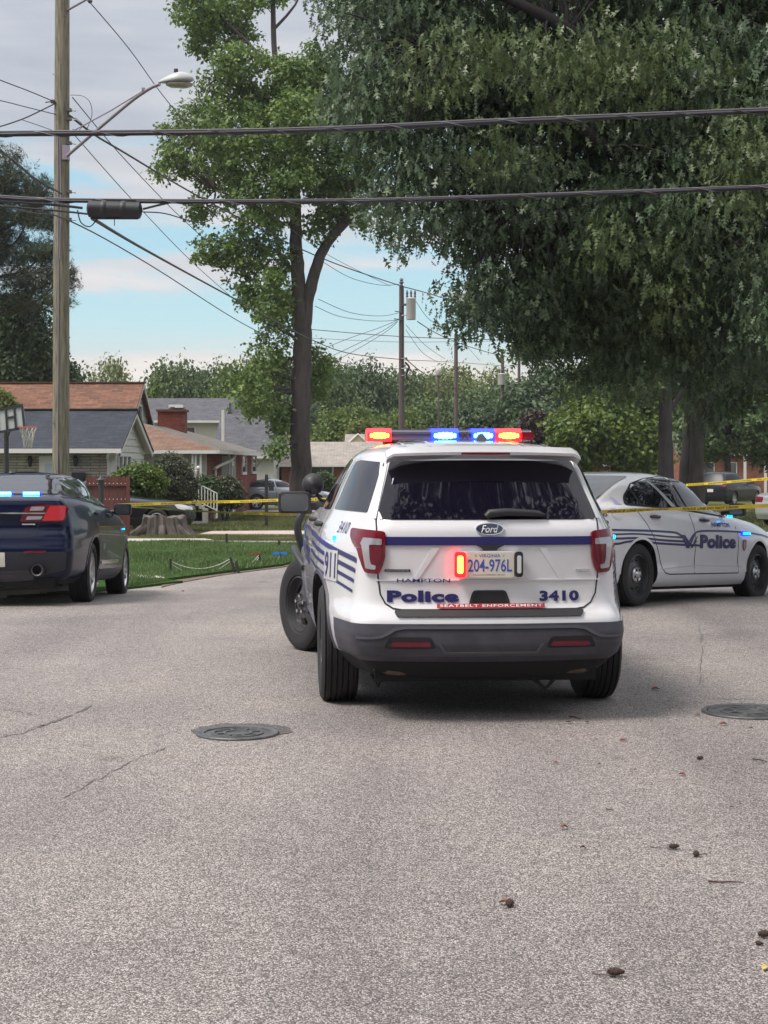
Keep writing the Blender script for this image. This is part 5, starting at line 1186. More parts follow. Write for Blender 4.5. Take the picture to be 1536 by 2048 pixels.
def gable_house(name_label, X0, X1, Y0, Y1, zg, ze, zr, roof, wallm, wallf=None, ov=.3, ovx=.25):
    T = hthing('house', name_label); Ym = (Y0+Y1)/2
    walls(T, X0, X1, Y0, Y1, zg-.3, ze, [wallf or wallm, wallm, wallm, wallm])
    s = (zr-ze)/(Ym-Y0); e = ze-ov*s
    uvface('roof', [[(X0-ovx, Y0-ov, e), (X1+ovx, Y0-ov, e), (X1+ovx, Ym, zr), (X0-ovx, Ym, zr)], [(X1+ovx, Y1+ov, e), (X0-ovx, Y1+ov, e), (X0-ovx, Ym, zr), (X1+ovx, Ym, zr)]], roof, T, .06)
    uvface('gable', [[(X1, Y0, ze), (X1, Y1, ze), (X1, Ym, zr-.06)]], wallm, T); uvface('gable', [[(X0, Y1, ze), (X0, Y0, ze), (X0, Ym, zr-.06)]], wallm, T)
    for ya in (Y0-ov, Y1+ov):
        m = MB(); a, b = Vector((X1+ovx+.012, ya, e-.02)), Vector((X1+ovx+.012, Ym, zr-.02)); u = Vector((0, 0, -.15)); m.add([a, b, b+u, a+u, a+Vector((-.03, 0, 0)), b+Vector((-.03, 0, 0)), b+u+Vector((-.03, 0, 0)), a+u+Vector((-.03, 0, 0))], [(0, 1, 2, 3), (7, 6, 5, 4), (2, 6, 7, 3)]); m.build('bargeboard', M_wtrim, T)
    m = MB(); m.box(((X0+X1)/2, Y0-ov-.05, e-.03), (X1-X0+ovx*2, .10, .12)); m.build('gutter', M_wtrim, T)
    return T
# --- B: tall red-brown roof behind
T = gable_house('tall house with red brown shingle roof rising behind the slate roofed house', -16.2, -9.7, 59.6, 68.4, GZ(62), 2.25, 4.66, M_roofB, M_siding)
boards(T, -9.7, 59.6, 68.4, 2.25, lambda z: (59.6+4.4*(z-2.25)/2.36, 68.4-4.4*(z-2.25)/2.36), .24)
window_x(T, -9.66, 63.55, 64.5, 2.75, 3.75, 2)
m = MB(); m.box((-12.95, 64, 4.68), (7.0, .22, .06)); m.build('ridge_cap', M_roofB, T)
# --- D: brick bungalow with hipped roof and chimney
def house_d():
    T = hthing('house', 'red brick bungalow with low tan hipped roof and big brick chimney')
    x0, x1, y0, y1 = -12.4, -6.15, 56.4, 78.6; zg = GZ(65)
    walls(T, x0, x1, y0, y1, zg-.4, 2.0, [M_sidingC, M_brick, M_brick, M_brick])
    e = .45; a, b, c, d = (x0-e, y0-e, 1.97), (x1+e, y0-e, 1.97), (x1+e, y1+e, 1.97), (x0-e, y1+e, 1.97); r0, r1 = (-9.05, 60.2, 3.0), (-9.05, 74, 3.0)
    uvface('roof', [[a, b, r0]], M_roofD, T, .05); uvface('roof', [[b, c, r1, r0]], M_roofDg, T, .05); uvface('roof', [[c, d, r1]], M_roofDg, T, .05); uvface('roof', [[d, a, r0, r1]], M_roofD, T, .05)
    m = MB(); m.box((x1+e-.02, (y0+y1)/2, 1.90), (.10, y1-y0+2*e, .12)); m.build('gutter', M_wtrim, T); m = MB(); m.box(((x0+x1)/2, y0-e+.02, 1.90), (x1-x0+2*e-.1, .10, .12)); m.build('gutter', M_wtrim, T)
    m = MB(); m.box((x1+.22, (y0+y1)/2, 1.88), (.42, y1-y0+.6, .02)); m.build('soffit', M_wtrim, T)
    m = MB(); m.box((x1+.24, y0-.02, 1.2), (.5, .5, 1.5)); 
    ch = MB(); ch.box((-8.85, 68, 2.95), (1.12, .8, 1.35)); uvc = []
    cx, hw, y_ = -8.85, .57, 67.6
    o = uvface('chimney', [[(cx-hw, y_, 2.2), (cx+hw, y_, 2.2), (cx+hw, y_, 3.66), (cx-hw, y_, 3.66)], [(cx+hw, y_, 2.2), (cx+hw, y_+.8, 2.2), (cx+hw, y_+.8, 3.66), (cx+hw, y_, 3.66)], [(cx-hw, y_+.8, 2.2), (cx-hw, y_, 2.2), (cx-hw, y_, 3.66), (cx-hw, y_+.8, 3.66)], [(cx-hw, y_, 3.66), (cx+hw, y_, 3.66), (cx+hw, y_+.8, 3.66), (cx-hw, y_+.8, 3.66)]], M_brick, T)
    m = MB(); m.box((cx, y_+.4, 3.70), (1.26, .94, .09)); m.build('chimney_cap', M_brickp, o); m = MB(); m.lathe([(.09, 0), (.1, .12), (.001, .12)], Matrix.Translation((cx, y_+.4, 3.74)), 12); m.build('flue', M_iron, o, 40)
    def xpx(px): return (x1)*F/(px-768)     # depth where the side wall meets this column
    for a_, b_ in ((483, 491), (503, 511)): window_x(T, x1, xpx(a_), xpx(b_), P(0, 944, xpx(487)).z, P(0, 912, xpx(487)).z, 2, t=.12)
    ya, yb = xpx(441), xpx(470); m = MB(); m.box((x1+.02, (ya+yb)/2, (zg+1.8)/2), (.05, yb-ya, 1.8-zg)); rc = m.build('porch_recess', mat('porch_painted_shade', (.22, .20, .19), .7), T)  # flat panel, the recess's shade is put into its dim grey
    y_d = xpx(462); m = MB(); m.box((x1+.06, y_d, .55), (.05, 1.1, 2.1)); dr = m.build('door', M_wtrim, T); m = MB(); m.box((x1+.10, y_d, .9), (.02, .5, 1.0)); m.build('pane', mat('pale_pane', (.42, .50, .56), .2), dr)
    m = MB(); m.tube(smoothpts([(x1+.4, xpx(449), 1.85), (x1+.3, xpx(447), 1.62), (x1+.08, xpx(428), 1.35), (x1+.06, xpx(427), 1.1), (x1+.06, xpx(427), zg)], 4), .06, 8); m.build('downspout', M_wtrim, T, 60)
    m = MB(); m.tube([(x1+.06, xpx(455), 1.85), (x1+.06, xpx(455), zg)], .05, 8); m.build('porch_post', M_wtrim, T)
    m = MB(); m.tube(smoothpts([(x1+.45, y1, 1.85), (x1+.2, y1+.3, 1.6), (x1-.1, y1+.3, 1.3)], 3), .05, 8); m.build('downspout', M_wtrim, T, 60)
    # white porch frame at the near corner
    for px in (392, 402, 386): c = P(px, 930, 56.2); m = MB(); m.box((c.x, 56.1, .75), (.07, .07, 2.3)); m.build('porch_post', M_wtrim, T)
    m = MB(); m.box((P(394, 0, 56).x, 56.1, 1.02), (.36, .04, .05)); m.build('porch_rail', M_wtrim, T)
    window_y(T, 56.4, P(345, 0, 56.4).x, P(368, 0, 56.4).x, .6, 1.6, 2, 1)
    return T
house_d()
# lamp stand with two globes by the porch
T = thing('porch_lamp', 'black porch lamp with two white globes beside the steps', 'lamp', (P(386, 930, 55.2).x, 55.2, GZ(55)))
m = MB(); m.tube([(0, 0, 0), (0, 0, 1.95)], .025, 8); m.tube([(-.18, 0, 1.75), (0, 0, 1.72), (.18, 0, 1.75)], .015, 8); m.build('pole', M_wtrim, T)
for s in (-.18, .18): m = MB(); m.lathe([(.001, -.06), (.06, -.03), (.07, .03), (.04, .08), (.001, .09)], Matrix.Translation((s, 0, 1.82)), 12); m.build('globe', M_wtrim, T, 60)
# --- C: two-storey grey roofed house and its wing
T = gable_house('two storey house with grey roof and cream siding behind the brick chimney', -14.6, -9.2, 91, 99, GZ(94), 3.95, 5.3, M_roofC, M_sidingC, ov=.3)
m = MB(); m.box((-11.9, 93, 4.75), (.8, .4, .18)); m.build('roof_vent', M_wtrim, T)
uvface('roof', [[(-9.2, 90.6, 1.9), (-8.0, 90.4, 1.9), (-8.3, 94.6, 5.3), (-8.95, 94.6, 5.3)]], M_roofC, T, .06)
window_y(T, 91, -11.4, -10.6, 2.6, 3.5, 1, 2)
T = gable_house('lower wing with steep grey roof and white siding right of the brick bungalow', -8.7, -5.75, 84.5, 94, GZ(88), 1.95, 4.2, M_roofC, M_siding, ov=.25)
window_x(T, -5.75, 86.6, 88.0, .0, 1.25, 2, t=.15)
m = MB(); m.box((-8.35, 84.3, 3.1), (.12, .5, 2.3)); m.build('rake_board', M_wtrim, T)
# --- E: low pale-roofed house at the centre, partly hidden by the trunk
T = gable_house('low brick house with pale tan roof and a white bay window behind the trunk', -5.6, 0.6, 89, 97, GZ(90), 1.50, 2.72, M_roofE, M_brickp, ov=.35)
window_y(T, 88.98, P(618, 0, 89).x, P(664, 0, 89).x, P(0, 957, 89).z, P(0, 934, 89).z, 5, 1, t=.10, pane=M_pane)
window_x(T, .6, 91.5, 93, .2, 1.2, 2)
T = gable_house('house end with yellow gable showing above the pale tan roof', -2.3, -.9, 104, 110, GZ(105), 2.4, 3.4, M_roofE, M_siding, ov=.2)
yg = mat('yellow_siding', (.42, .38, .22), .6); a, b = P(697, 886, 103.9), P(735, 886, 103.9); c = P(716, 868, 103.9)
uvface('gable', [[a, b, c]], yg, T)
m = MB(); m.tube([a, c, b], .07, 6); m.build('bargeboard', M_wtrim, T)
T = gable_house('brown sided house showing between the wing and the trunk', -6.6, -5.6, 99, 104, GZ(100), 2.6, 3.2, M_brickp, M_brickp, ov=.1)
# right-hand side: brick houses glimpsed under the trees
T = gable_house('brick house glimpsed under the trees behind the two police cars', 9.8, 17.0, 106, 114, GZ(106), 1.45, 2.4, M_roofC, M_brickp)
for px in (1140, 1215): window_y(T, 105.98, P(px, 0, 106).x, P(px+18, 0, 106).x, .2, 1.0, 2, 1)
T = gable_house('brick house with white posts at the far right behind the dark crossover', 20.5, 31, 112, 120, GZ(112), 2.2, 3.6, M_roofC, M_brickp)
for px in (1405, 1450): window_y(T, 111.98, P(px, 0, 112).x, P(px+22, 0, 112).x, .4, 1.5, 2, 1)
for px in (1490, 1531): c = P(px, 0, 111); m = MB(); m.box((c.x, 111, .6), (.16, .16, 3.2)); m.build('porch_post', M_wtrim, T)

# ------------------------------------------------------------------ fence, steps, lamps, hoop, mailbox
M_redwood = mat('red_stained_wood', (.105, .030, .026), .75, var=.25, vscale=9, stretch=(1, 1, .15), bump=.3)
T = thing('wood_fence', 'dark red stained wooden fence panel right of the dark navy sedan', 'fence', (0, 0, 0))
fy = 43.6; xa, xb = P(172, 0, fy).x, P(259, 0, fy).x; zt = P(0, 952, fy).z; zb = GZ(fy)-.05; n = 11
for i in range(n):
    w = (xb-xa)/n; x = xa+w*(i+.5); h = zt+rnd.uniform(-.015, .015); m = MB(); k = .03
    m.add([(x-w*.47, fy, zb), (x+w*.47, fy, zb), (x+w*.47, fy, h-k), (x+w*.47-k, fy, h), (x-w*.47+k, fy, h), (x-w*.47, fy, h-k)]+[(x-w*.47, fy+.02, zb), (x+w*.47, fy+.02, zb), (x+w*.47, fy+.02, h-k), (x+w*.47-k, fy+.02, h), (x-w*.47+k, fy+.02, h), (x-w*.47, fy+.02, h-k)], [tuple(range(6)), tuple(range(11, 5, -1))]+[(q, q+6, (q+1) % 6+6, (q+1) % 6) for q in range(6)])
    m.build('fence_board', M_redwood, T)
for z in (zt-.22, zb+.35): m = MB(); m.box(((xa+xb)/2, fy-.025, z), (xb-xa, .04, .09)); m.build('fence_rail', M_redwood, T)
m = MB(); m.box((xb-.03, fy-.05, (zt+zb)/2), (.09, .07, zt-zb)); m.build('fence_post', M_redwood, T)
m = MB()
for i in range(n):
    for z in (zt-.2, zt-.62): m.box((xa+(xb-xa)*(i+.5)/n+.05, fy-.048, z), (.022, .006, .022))
tag(m.build('nail_head', M_wtrim, T), kind='stuff')
# black post lamp in front of the fence
c = P(202, 953, 40.8)
T = thing('post_lamp', 'short black post lamp with a pagoda cap in front of the red fence', 'lamp', (c.x, 40.8, GZ(40.8)))
hz = c.z-GZ(40.8); m = MB(); m.tube([(0, 0, 0), (0, 0, hz-.1)], .05, 10, r1=.075); m.build('post', M_black, T, 50)
m = MB(); m.lathe([(.001, .02), (.03, .015), (.05, -.03), (.12, -.07), (.125, -.09), (.07, -.10), (.07, -.2)], Matrix.Translation((0, 0, hz)), 16); m.build('lamp_head', M_black, T, 50)
# steps with white railing
T = thing('stair_railing', 'white metal railing sloping down the front steps of the brick house', 'railing', (0, 0, 0))
ry = 53.5; a, b = P(391, 965, ry), P(434, 987, ry+.2); dn = P(391, 1003, ry).z-a.z
for k, t in enumerate((0, 1)):
    o = Vector((0, 0, dn*.92*t)); m = MB(); m.tube([a+o, b+o], .022, 6); m.build('rail', M_wtrim, T)
for i in range(8):
    p = a+(b-a)*i/7; m = MB(); m.tube([p, p+Vector((0, 0, dn*(.92 if i < 7 else 1.3)))], .018 if i < 6 else .025, 6); m.build('baluster', M_wtrim, T)
T = thing('front_steps', 'pale concrete steps below the white railing', 'steps', (0, 0, 0))
for i in range(4): c = P(385+i*7, 1000+i*6, ry+.5); m = MB(); m.box((c.x-.35, ry+.8, c.z-.25), (.9, .8, .5)); m.build('step', M_conc, T)
# mailbox post
c = P(533, 953, 50.3)
T = thing('mailbox_post', 'thin black mailbox post standing on the yard before the grey sedan', 'post', (c.x, 50.3, GZ(50.3)))
hz = c.z-GZ(50.3); m = MB(); m.box((0, 0, hz/2), (.10, .10, hz)); m.build('post', M_black, T)
m = MB(); m.lathe([(.001, .1), (.05, .07), (.055, 0)], Matrix.Translation((0, 0, hz-.02)), 10); m.build('finial', M_black, T, 50)
m = MB(); m.tube([(.05, 0, hz-.18), (.14, 0, hz-.22), (.2, 0, hz-.42)], .03, 8); m.box((.15, 0, hz-.36), (.14, .3, .16)); m.build('bracket', M_black, T)
# basketball hoop
c = P(14, 868, 40)
T = thing('basketball_hoop', 'black basketball hoop with a clear board and ragged net at the left edge', 'basketball hoop', (c.x-.1, 40, GZ(40)))
hz = c.z-GZ(40); m = MB(); m.tube([(.1, 0, 0), (.08, 0, hz+.35)], .06, 10); m.build('pole', M_black, T, 50)
S = 40/F; bx = lambda px, py, y=0: P(px, py, 40+y)-Vector(T.location)
q = [bx(-6, 868, -.4), bx(51, 857, -.5), bx(46, 808, -.5), bx(-8, 818, -.4)]
def lerpq(u, v): return (q[0]*(1-u)+q[1]*u)*(1-v)+(q[3]*(1-u)+q[2]*u)*v
m = MB(); m.slab([lerpq(0, 0), lerpq(1, 0), lerpq(1, 1), lerpq(0, 1)], .03); bd = m.build('backboard', mat('acrylic_board', (.42, .44, .44), .2), T)
def qbar(u0, v0, u1, v1, nm='board_frame'):
    m = MB(); f = Vector((0, -.035, 0)); m.slab([lerpq(u0, v0)+f, lerpq(u1, v0)+f, lerpq(u1, v1)+f, lerpq(u0, v1)+f], .04); m.build(nm, M_black, bd)
for a in ((0, 0, 1, .10), (0, .90, 1, 1), (0, .1, .07, .9), (.93, .1, 1, .9), (.33, .1, .39, .9), (.64, .1, .70, .9), (.39, .52, .64, .60)): qbar(*a)
m = MB(); r_ = bx(56, 855, -.9); m.lathe([(.215, -.012), (.235, 0), (.215, .012), (.20, 0)], Matrix.Translation(r_), 24, True); rm = m.build('rim', mat('rim_red', (.45, .06, .04), .4), T, 50)
m = MB()
for k in range(10):
    a = k*.628; b2 = a+.5; m.tube([r_+Vector((.21*math.cos(a), .21*math.sin(a), 0)), r_+Vector((.13*math.cos(b2), .13*math.sin(b2), -.25)), r_+Vector((.10*math.cos(a), .10*math.sin(a), -.48))], .010, 4)
    m.tube([r_+Vector((.21*math.cos(a), .21*math.sin(a), 0)), r_+Vector((.13*math.cos(a-.5), .13*math.sin(a-.5), -.25)), r_+Vector((.10*math.cos(a-.6), .10*math.sin(a-.6), -.46))], .010, 4)
tag(m.build('net', mat('net_cord', (.36, .35, .31), .8), T), kind='stuff')
m = MB(); m.tube([(.08, 0, hz-.15), bx(24, 850, -.4)], .025, 8); m.build('brace', M_black, T); m = MB(); m.tube([(.08, 0, hz+.2), bx(28, 832, -.4)], .025, 8); m.build('brace', M_black, T)
m = MB(); m.tube([bx(33, 856, -.5), r_+Vector((-.2, .1, 0))], .03, 6); m.build('rim_bracket', M_black, T)

# ------------------------------------------------------------------ rope stakes on the lawn corner
M_stake = mat('dark_stake', (.035, .03, .03), .8)
stk = []
for (px, pt, pb, lean, lab) in ((340, 1122, 1150, 0, 'thin dark stake nearest the navy sedan, with white cord tied on'), (470, 1118, 1147, -.35, 'pair of leaning dark stakes at the middle of the lawn edge'), (523, 1110, 1132, -.25, 'dark stake with a faded orange ribbon on top'), (562, 1111, 1121, -.2, 'short dark stake wearing a bright blue ribbon')):
    g = G(px, pb); hh = (pb-pt)/F*g.y; T = thing('lawn_stake', lab, 'stake', (g.x, g.y+.05, g.z+.03), 0, 'stakes along the lawn edge')
    m = MB(); m.tube([(0, 0, -.05), (lean*hh, 0, hh)], .022, 6); m.build('stake', M_stake, T); stk.append(Vector((g.x+lean*hh, g.y+.05, g.z+hh)))
    if px == 470: m = MB(); m.tube([(.06, 0, -.05), (.06+lean*hh*.6, 0, hh*.7)], .022, 6); m.build('stake', M_stake, T)
    if px == 562:
        m = MB(); m.box((-.02, 0, hh+.005), (.27, .02, .045)); m.build('blue_ribbon', mat('blue_ribbon', (.02, .22, .85), .5), T)
    if px == 523:
        m = MB(); m.box((lean*hh, 0, hh), (.05, .04, .04)); m.box((lean*hh-.12, 0, hh-.01), (.16, .01, .02)); m.build('orange_ribbon', mat('orange_ribbon', (.35, .07, .03), .6), T)
for g_, l_ in ((P(453, 0, 36.5), 'small dark stump of a stake at the back of the lawn'), (P(558, 0, 35), 'tiny dark stake at the far right of the lawn')):
    T = thing('lawn_stake', l_, 'stake', (g_.x, g_.y, GZ(g_.y)+.03)); m = MB(); m.tube([(0, 0, 0), (0, 0, .26 if 'stump' in l_ else .16)], .03, 6); m.build('stake', M_stake, T)
for a, b, l_ in ((stk[0], stk[1], 'white cord sagging between the first and second lawn stakes'), (stk[1], stk[2], 'white cord sagging between the leaning pair and the orange ribbon stake'), (stk[2], stk[3], 'white cord sagging toward the blue ribbon stake')):
    m = MB(); 
    for o in (0, .05): m.tube([a+(b-a)*t+Vector((0, 0, -(.16+o)*4*t*(1-t)*(.9)-o*.8)) for t in [i/10 for i in range(11)]], .006, 4)
    tag(m.build('cord', mat('white_cord', (.5, .5, .48), .8)), l_, 'cord')
# tree stump
def stump():
    c = G(325, 1066); c.y = 44.3; c.x = P(325, 0, 44.3).x; T = thing('tree_stump', 'wide weathered grey tree stump before the black car', 'tree stump', (c.x, c.y, GZ(c.y)-.03)); m = MB(); n = 120; fl = [rnd.uniform(-1, 1)+.8*math.sin(i_*1.1)*math.sin(i_*.23) for i_ in range(n)]; vs = []; prof = [(0, .84), (.10, .77), (.28, .70), (.44, .66), (.50, .64)]
    for z, r in prof:
        for i in range(n):
            a = 2*math.pi*i/n; w = 1+.07*math.sin(a*3+1)+.04*math.sin(a*7+2)+.05*fl[i]; w = w*(1+.12*math.cos(a)*(z < .2)); h = z+(.04*math.sin(a*3)+.03*math.sin(a*7) if z > .4 else 0)
            vs.append((r*w*.82*math.cos(a)*1.05, r*w*.7*math.sin(a), h))
    fs = [(j*n+i, j*n+(i+1) % n, (j+1)*n+(i+1) % n, (j+1)*n+i) for j in range(4) for i in range(n)]; vs.append((0, 0, .46)); fs += [(4*n+i, 4*n+(i+1) % n, 5*n) for i in range(n)]
    m.add(vs, fs); m.build('stump_wood', mat('weathered_wood', (.085, .07, .062), .9, var=.7, vscale=7, stretch=(1, 1, .2), bump=1, bscale=16), T, 50)
    for k in range(7):
        a = k*.9+.3; m = MB(); m.tube([(.5*math.cos(a), .42*math.sin(a), .2), (.75*math.cos(a), .6*math.sin(a), .05), (1.0*math.cos(a), .8*math.sin(a), -.03)], [.13, .10, .04], 7); m.build('root', mat('weathered_wood', (.2, .17, .145)), T, 60)
stump()
# ------------------------------------------------------------------ trees
M_bark = mat('grey_bark', (.075, .060, .058), .95, var=.35, vscale=5, stretch=(1, 1, .25), bump=1, bscale=14)
M_barkd = mat('dark_bark', (.05, .042, .045), .95, var=.4, vscale=6, stretch=(1, 1, .25), bump=1, bscale=14)
L_oak = leaf_mat('oak_leaf', (0.0372, 0.0638, 0.0372), (0.1552, 0.2174, 0.119), .25, .36)
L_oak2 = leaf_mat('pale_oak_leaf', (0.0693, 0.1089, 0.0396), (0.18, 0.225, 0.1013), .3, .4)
L_gum = leaf_mat('sweetgum_leaf', (.075, .135, .036), (.215, .30, .078), .35, .45)
L_pine = leaf_mat('pine_needles', (0.0396, 0.0612, 0.036), (0.1176, 0.147, 0.0706), .15, .6)
L_mid = leaf_mat('mid_green_leaf', (0.048, 0.088, 0.0288), (0.1376, 0.1943, 0.0615), .25, .5)
L_dark = leaf_mat('deep_green_leaf', (0.0354, 0.0707, 0.0309), (0.1125, 0.1688, 0.0675), .2, .5)
L_pale = leaf_mat('yellow_green_leaf', (0.104, 0.1495, 0.039), (0.247, 0.273, 0.0845), .35, .5)
L_bush = leaf_mat('bush_leaf', (0.051, 0.0969, 0.0153), (0.1755, 0.234, 0.041), .3, .45)
L_bushg = leaf_mat('grey_bush_leaf', (0.06, 0.072, 0.042), (0.144, 0.15, 0.09), .25, .5)
L_purple = leaf_mat('plum_leaf', (.035, .022, .022), (.085, .055, .04), .2, .5)

def limb(mb, pts, r0, r1, n=8, k=5):
    q = smoothpts(pts, k); m = len(q); rr = [r0+(r1-r0)*(i/(m-1)) for i in range(m)]
    q = [p+Vector((rnd.uniform(-1, 1), rnd.uniform(-1, 1), 0))*rr[i]*.12 for i, p in enumerate(q)]
    mb.tube(q, rr, n)
def twigs(mb, cl, anchors, n, r0=.03, r1=.006, sag=0):
    A = [Vector(a) for a in anchors]; idx = npr.choice(len(cl), min(n, len(cl)), replace=False)
    for i in idx:
        c = Vector(cl[i]); a = min(A, key=lambda q: (q-c).length); mid = (a+c)/2+Vector((rnd.uniform(-.2, .2), rnd.uniform(-.2, .2), .12*(c-a).length))
        mb.tube(smoothpts([a, mid, c], 3), r0, 4, False, r1)
def densify(limbs):
    out = []
    for pts, *_ in limbs: out += smoothpts(pts, 4)
    return out
def tree(name, label, loc, limbs, lobes, clumps, per, spread, size, lm, bark, cat='tree', tmpl=LEAF_SIMPLE, group=None, ntw=60, droop=0, shell=.45, tw=.03, tn=12):
    T = thing(name, label, cat, loc, 0, group)
    mb = MB()
    for pts, r0, r1 in limbs: limb(mb, pts, r0, r1, tn if r0 > .15 else 7)
    me, cl = leaf_cloud('crown', lobes, clumps, per, spread, size, lm, tmpl, shell, droop)
    if ntw: twigs(mb, cl, densify(limbs), ntw, tw)
    mb.build('trunk', bark, T, 60); o = link('crown', me, T); o['kind'] = 'stuff'
    return T
def W(px, py, Y, base): return P(px, py, Y)-Vector(base)

# --- the leaning two-stemmed tree left of centre
Yt = 62; base = (P(601, 0, Yt).x, Yt, GZ(Yt))
w = lambda px, py, dy=0: tuple(W(px, py, Yt+dy, base))
g0 = (0, 0, -.2)
limbs = [([g0, w(601, 960), w(602, 820), w(604, 720), w(606, 640)], .43, .33), ([w(606, 650), w(596, 560), w(592, 480), w(590, 400), w(588, 330), w(565, 230), w(550, 120), w(545, -40)], .30, .08),
         ([w(607, 660), w(618, 590), w(634, 530), w(652, 490), w(690, 445), w(740, 405), w(785, 378, -1)], .26, .12), ([w(650, 492), w(678, 450), w(690, 400), w(712, 340), w(720, 250)], .13, .05),
         ([w(590, 390), w(560, 350), w(530, 335), w(500, 300), w(450, 260)], .12, .04), ([w(590, 360), w(610, 300), w(650, 230), w(670, 130)], .12, .04), ([w(593, 450), w(540, 440), w(480, 400), w(430, 380)], .09, .03), ([w(596, 540), w(540, 540), w(480, 520)], .08, .03),
         ([w(555, 150), w(500, 90), w(440, 30), w(410, -20)], .09, .03), ([w(560, 200), w(500, 190), w(430, 160)], .07, .02), ([w(546, 60), w(590, 10), w(610, -40)], .07, .02), ([w(600, 680), w(560, 660), w(520, 640)], .06, .02)]
px_l = [(395, 20, 55, 55, 0), (455, 45, 60, 60, 1), (400, 90, 30, 30, 1), (480, 125, 55, 45, -1), (520, -10, 60, 30, 0), (455, 185, 70, 55, 0), (380, 265, 70, 60, 1), (345, 330, 45, 40, 0), (480, 280, 90, 80, -1), (560, 230, 80, 80, 1), (640, 200, 60, 90, 0), (630, 320, 60, 70, 0), (440, 350, 60, 45, 1), (400, 425, 26, 30, 0), (520, 400, 80, 70, -1), (440, 500, 60, 35, 0), (520, 520, 70, 55, 0), (560, 620, 45, 60, 1),
        (500, 590, 30, 25, 0), (540, 720, 45, 60, 0), (500, 790, 40, 45, -1), (560, 830, 25, 50, 0), (700, 340, 55, 50, 0), (680, 415, 35, 30, 0), (720, 440, 20, 18, 0), (640, 450, 30, 40, 0), (640, 745, 28, 60, 1), (555, 900, 12, 30, -1), (690, 240, 60, 70, 0), (590, 250, 55, 70, -2), (575, 160, 50, 50, -1), (620, 140, 40, 60, 0), (590, 345, 45, 40, -2), (545, 600, 35, 60, -1), (650, 380, 50, 40, 1)]
lob = []
for a, b, c, d, e in px_l:
    q = w(a, b, e*1.5); lob.append((*q, c/52.4, max(1.0, min(c, d)/52.4*1.2), d/52.4))
tree('sweetgum_tree', 'tall leafy tree forking into two stems behind the grey sedan', base, limbs, lob, 2500, 27, .165, .18, L_gum, M_bark, ntw=420, shell=.2, tw=.028)
# --- ivy and epicormic leaves are part of its crown; now the great oak at the right, trunk outside the frame
Yo = 18; base = (8.4, 21.0, GZ(21)); o_ = Vector(base)
def wv(x, y, z): return tuple(Vector((x, y, z))-o_)
boughs = [([(0, 0, -.2), (0, 0, 2), (-.2, -.1, 4), (-.6, -.3, 6.5), (-1, -.5, 9)], .5, .25), ([wv(8.2, 20.9, 4.2), wv(6.8, 20, 5.3), wv(5.2, 19, 5.6), wv(3.9, 18.6, 5.1), wv(3.2, 18.2, 5.35), wv(2.7, 18, 5.9), wv(1.8, 17.8, 6.4), wv(.8, 17.6, 6.8)], .22, .04),
          ([wv(5.2, 19, 5.6), wv(3.6, 18.4, 4.7), wv(2.5, 18, 5.0), wv(1.7, 17.8, 5.6), wv(.6, 17.5, 5.9)], .12, .03), ([wv(8.0, 20.7, 5.2), wv(6.4, 19.6, 7.6), wv(4.2, 18.6, 8.4), wv(1.5, 17.8, 8.4)], .2, .05), ([wv(8.2, 20.8, 3.6), wv(6.5, 19.8, 4.2), wv(4.6, 18.8, 4.4), wv(2.6, 18, 4.3), wv(1.3, 17.6, 4.2)], .16, .03),
          ([wv(8.2, 20.8, 3.2), wv(6.2, 19.6, 3.6), wv(4.6, 19.2, 3.9), wv(3.2, 18.8, 3.7)], .12, .03), ([wv(4.6, 18.9, 5.5), wv(3.9, 18.2, 6.4), wv(3.6, 18, 7.4)], .1, .04)]
def lpx(cx, cy, rx, ry, Y, ry_=1.0):
    c = P(cx, cy, Y); s = F/Y; return (*tuple(c-o_), rx/s, ry_, ry/s)
ol = [lpx(770, 40, 125, 115, 18), lpx(735, 190, 75, 100, 17.5, .8), lpx(830, 330, 110, 90, 17.5, .9), lpx(800, 425, 45, 65, 17.2, .6), lpx(890, 430, 60, 60, 17.5, .7), lpx(930, 160, 170, 170, 18.5, 1.3), lpx(1010, 420, 130, 130, 18, 1.1), lpx(960, 590, 60, 70, 17.5, .7), lpx(1040, 600, 85, 80, 18, .9),
      lpx(1150, 200, 200, 220, 19, 1.5), lpx(1170, 480, 150, 160, 18.5, 1.3), lpx(1130, 650, 80, 50, 18.5, .8), lpx(1350, 180, 200, 220, 18.5, 1.5), lpx(1330, 440, 170, 170, 18, 1.4), lpx(1500, 300, 170, 250, 18, 1.5), lpx(1480, 560, 120, 130, 17.5, 1.0), lpx(1260, 620, 90, 80, 18.5, .9), lpx(1400, 660, 55, 75, 18.5, .6), lpx(1530, 640, 50, 60, 17, .6), lpx(930, -60, 330, 120, 19, 2), lpx(1400, -80, 350, 150, 19, 2.2), lpx(1700, 200, 220, 350, 19, 2.5), lpx(1372, 745, 24, 70, 18.5, .3), lpx(1240, 700, 60, 55, 18.6, .5), lpx(1320, 690, 45, 70, 18.2, .4), lpx(1470, 700, 55, 70, 18, .5), lpx(1080, 690, 35, 40, 18.4, .4), lpx(1170, 735, 25, 40, 18.6, .3), lpx(1430, 800, 18, 50, 18.2, .25), lpx(1290, 770, 22, 45, 18.6, .3)]
T = tree('oak_tree', 'huge dark oak overhanging the street from the right with drooping lobed leaves', base, boughs, ol, 5400, 19, .14, .135, L_oak, M_barkd, tmpl=LEAF_OAK, droop=1.05, ntw=900, shell=.25, tw=.02, tn=14)
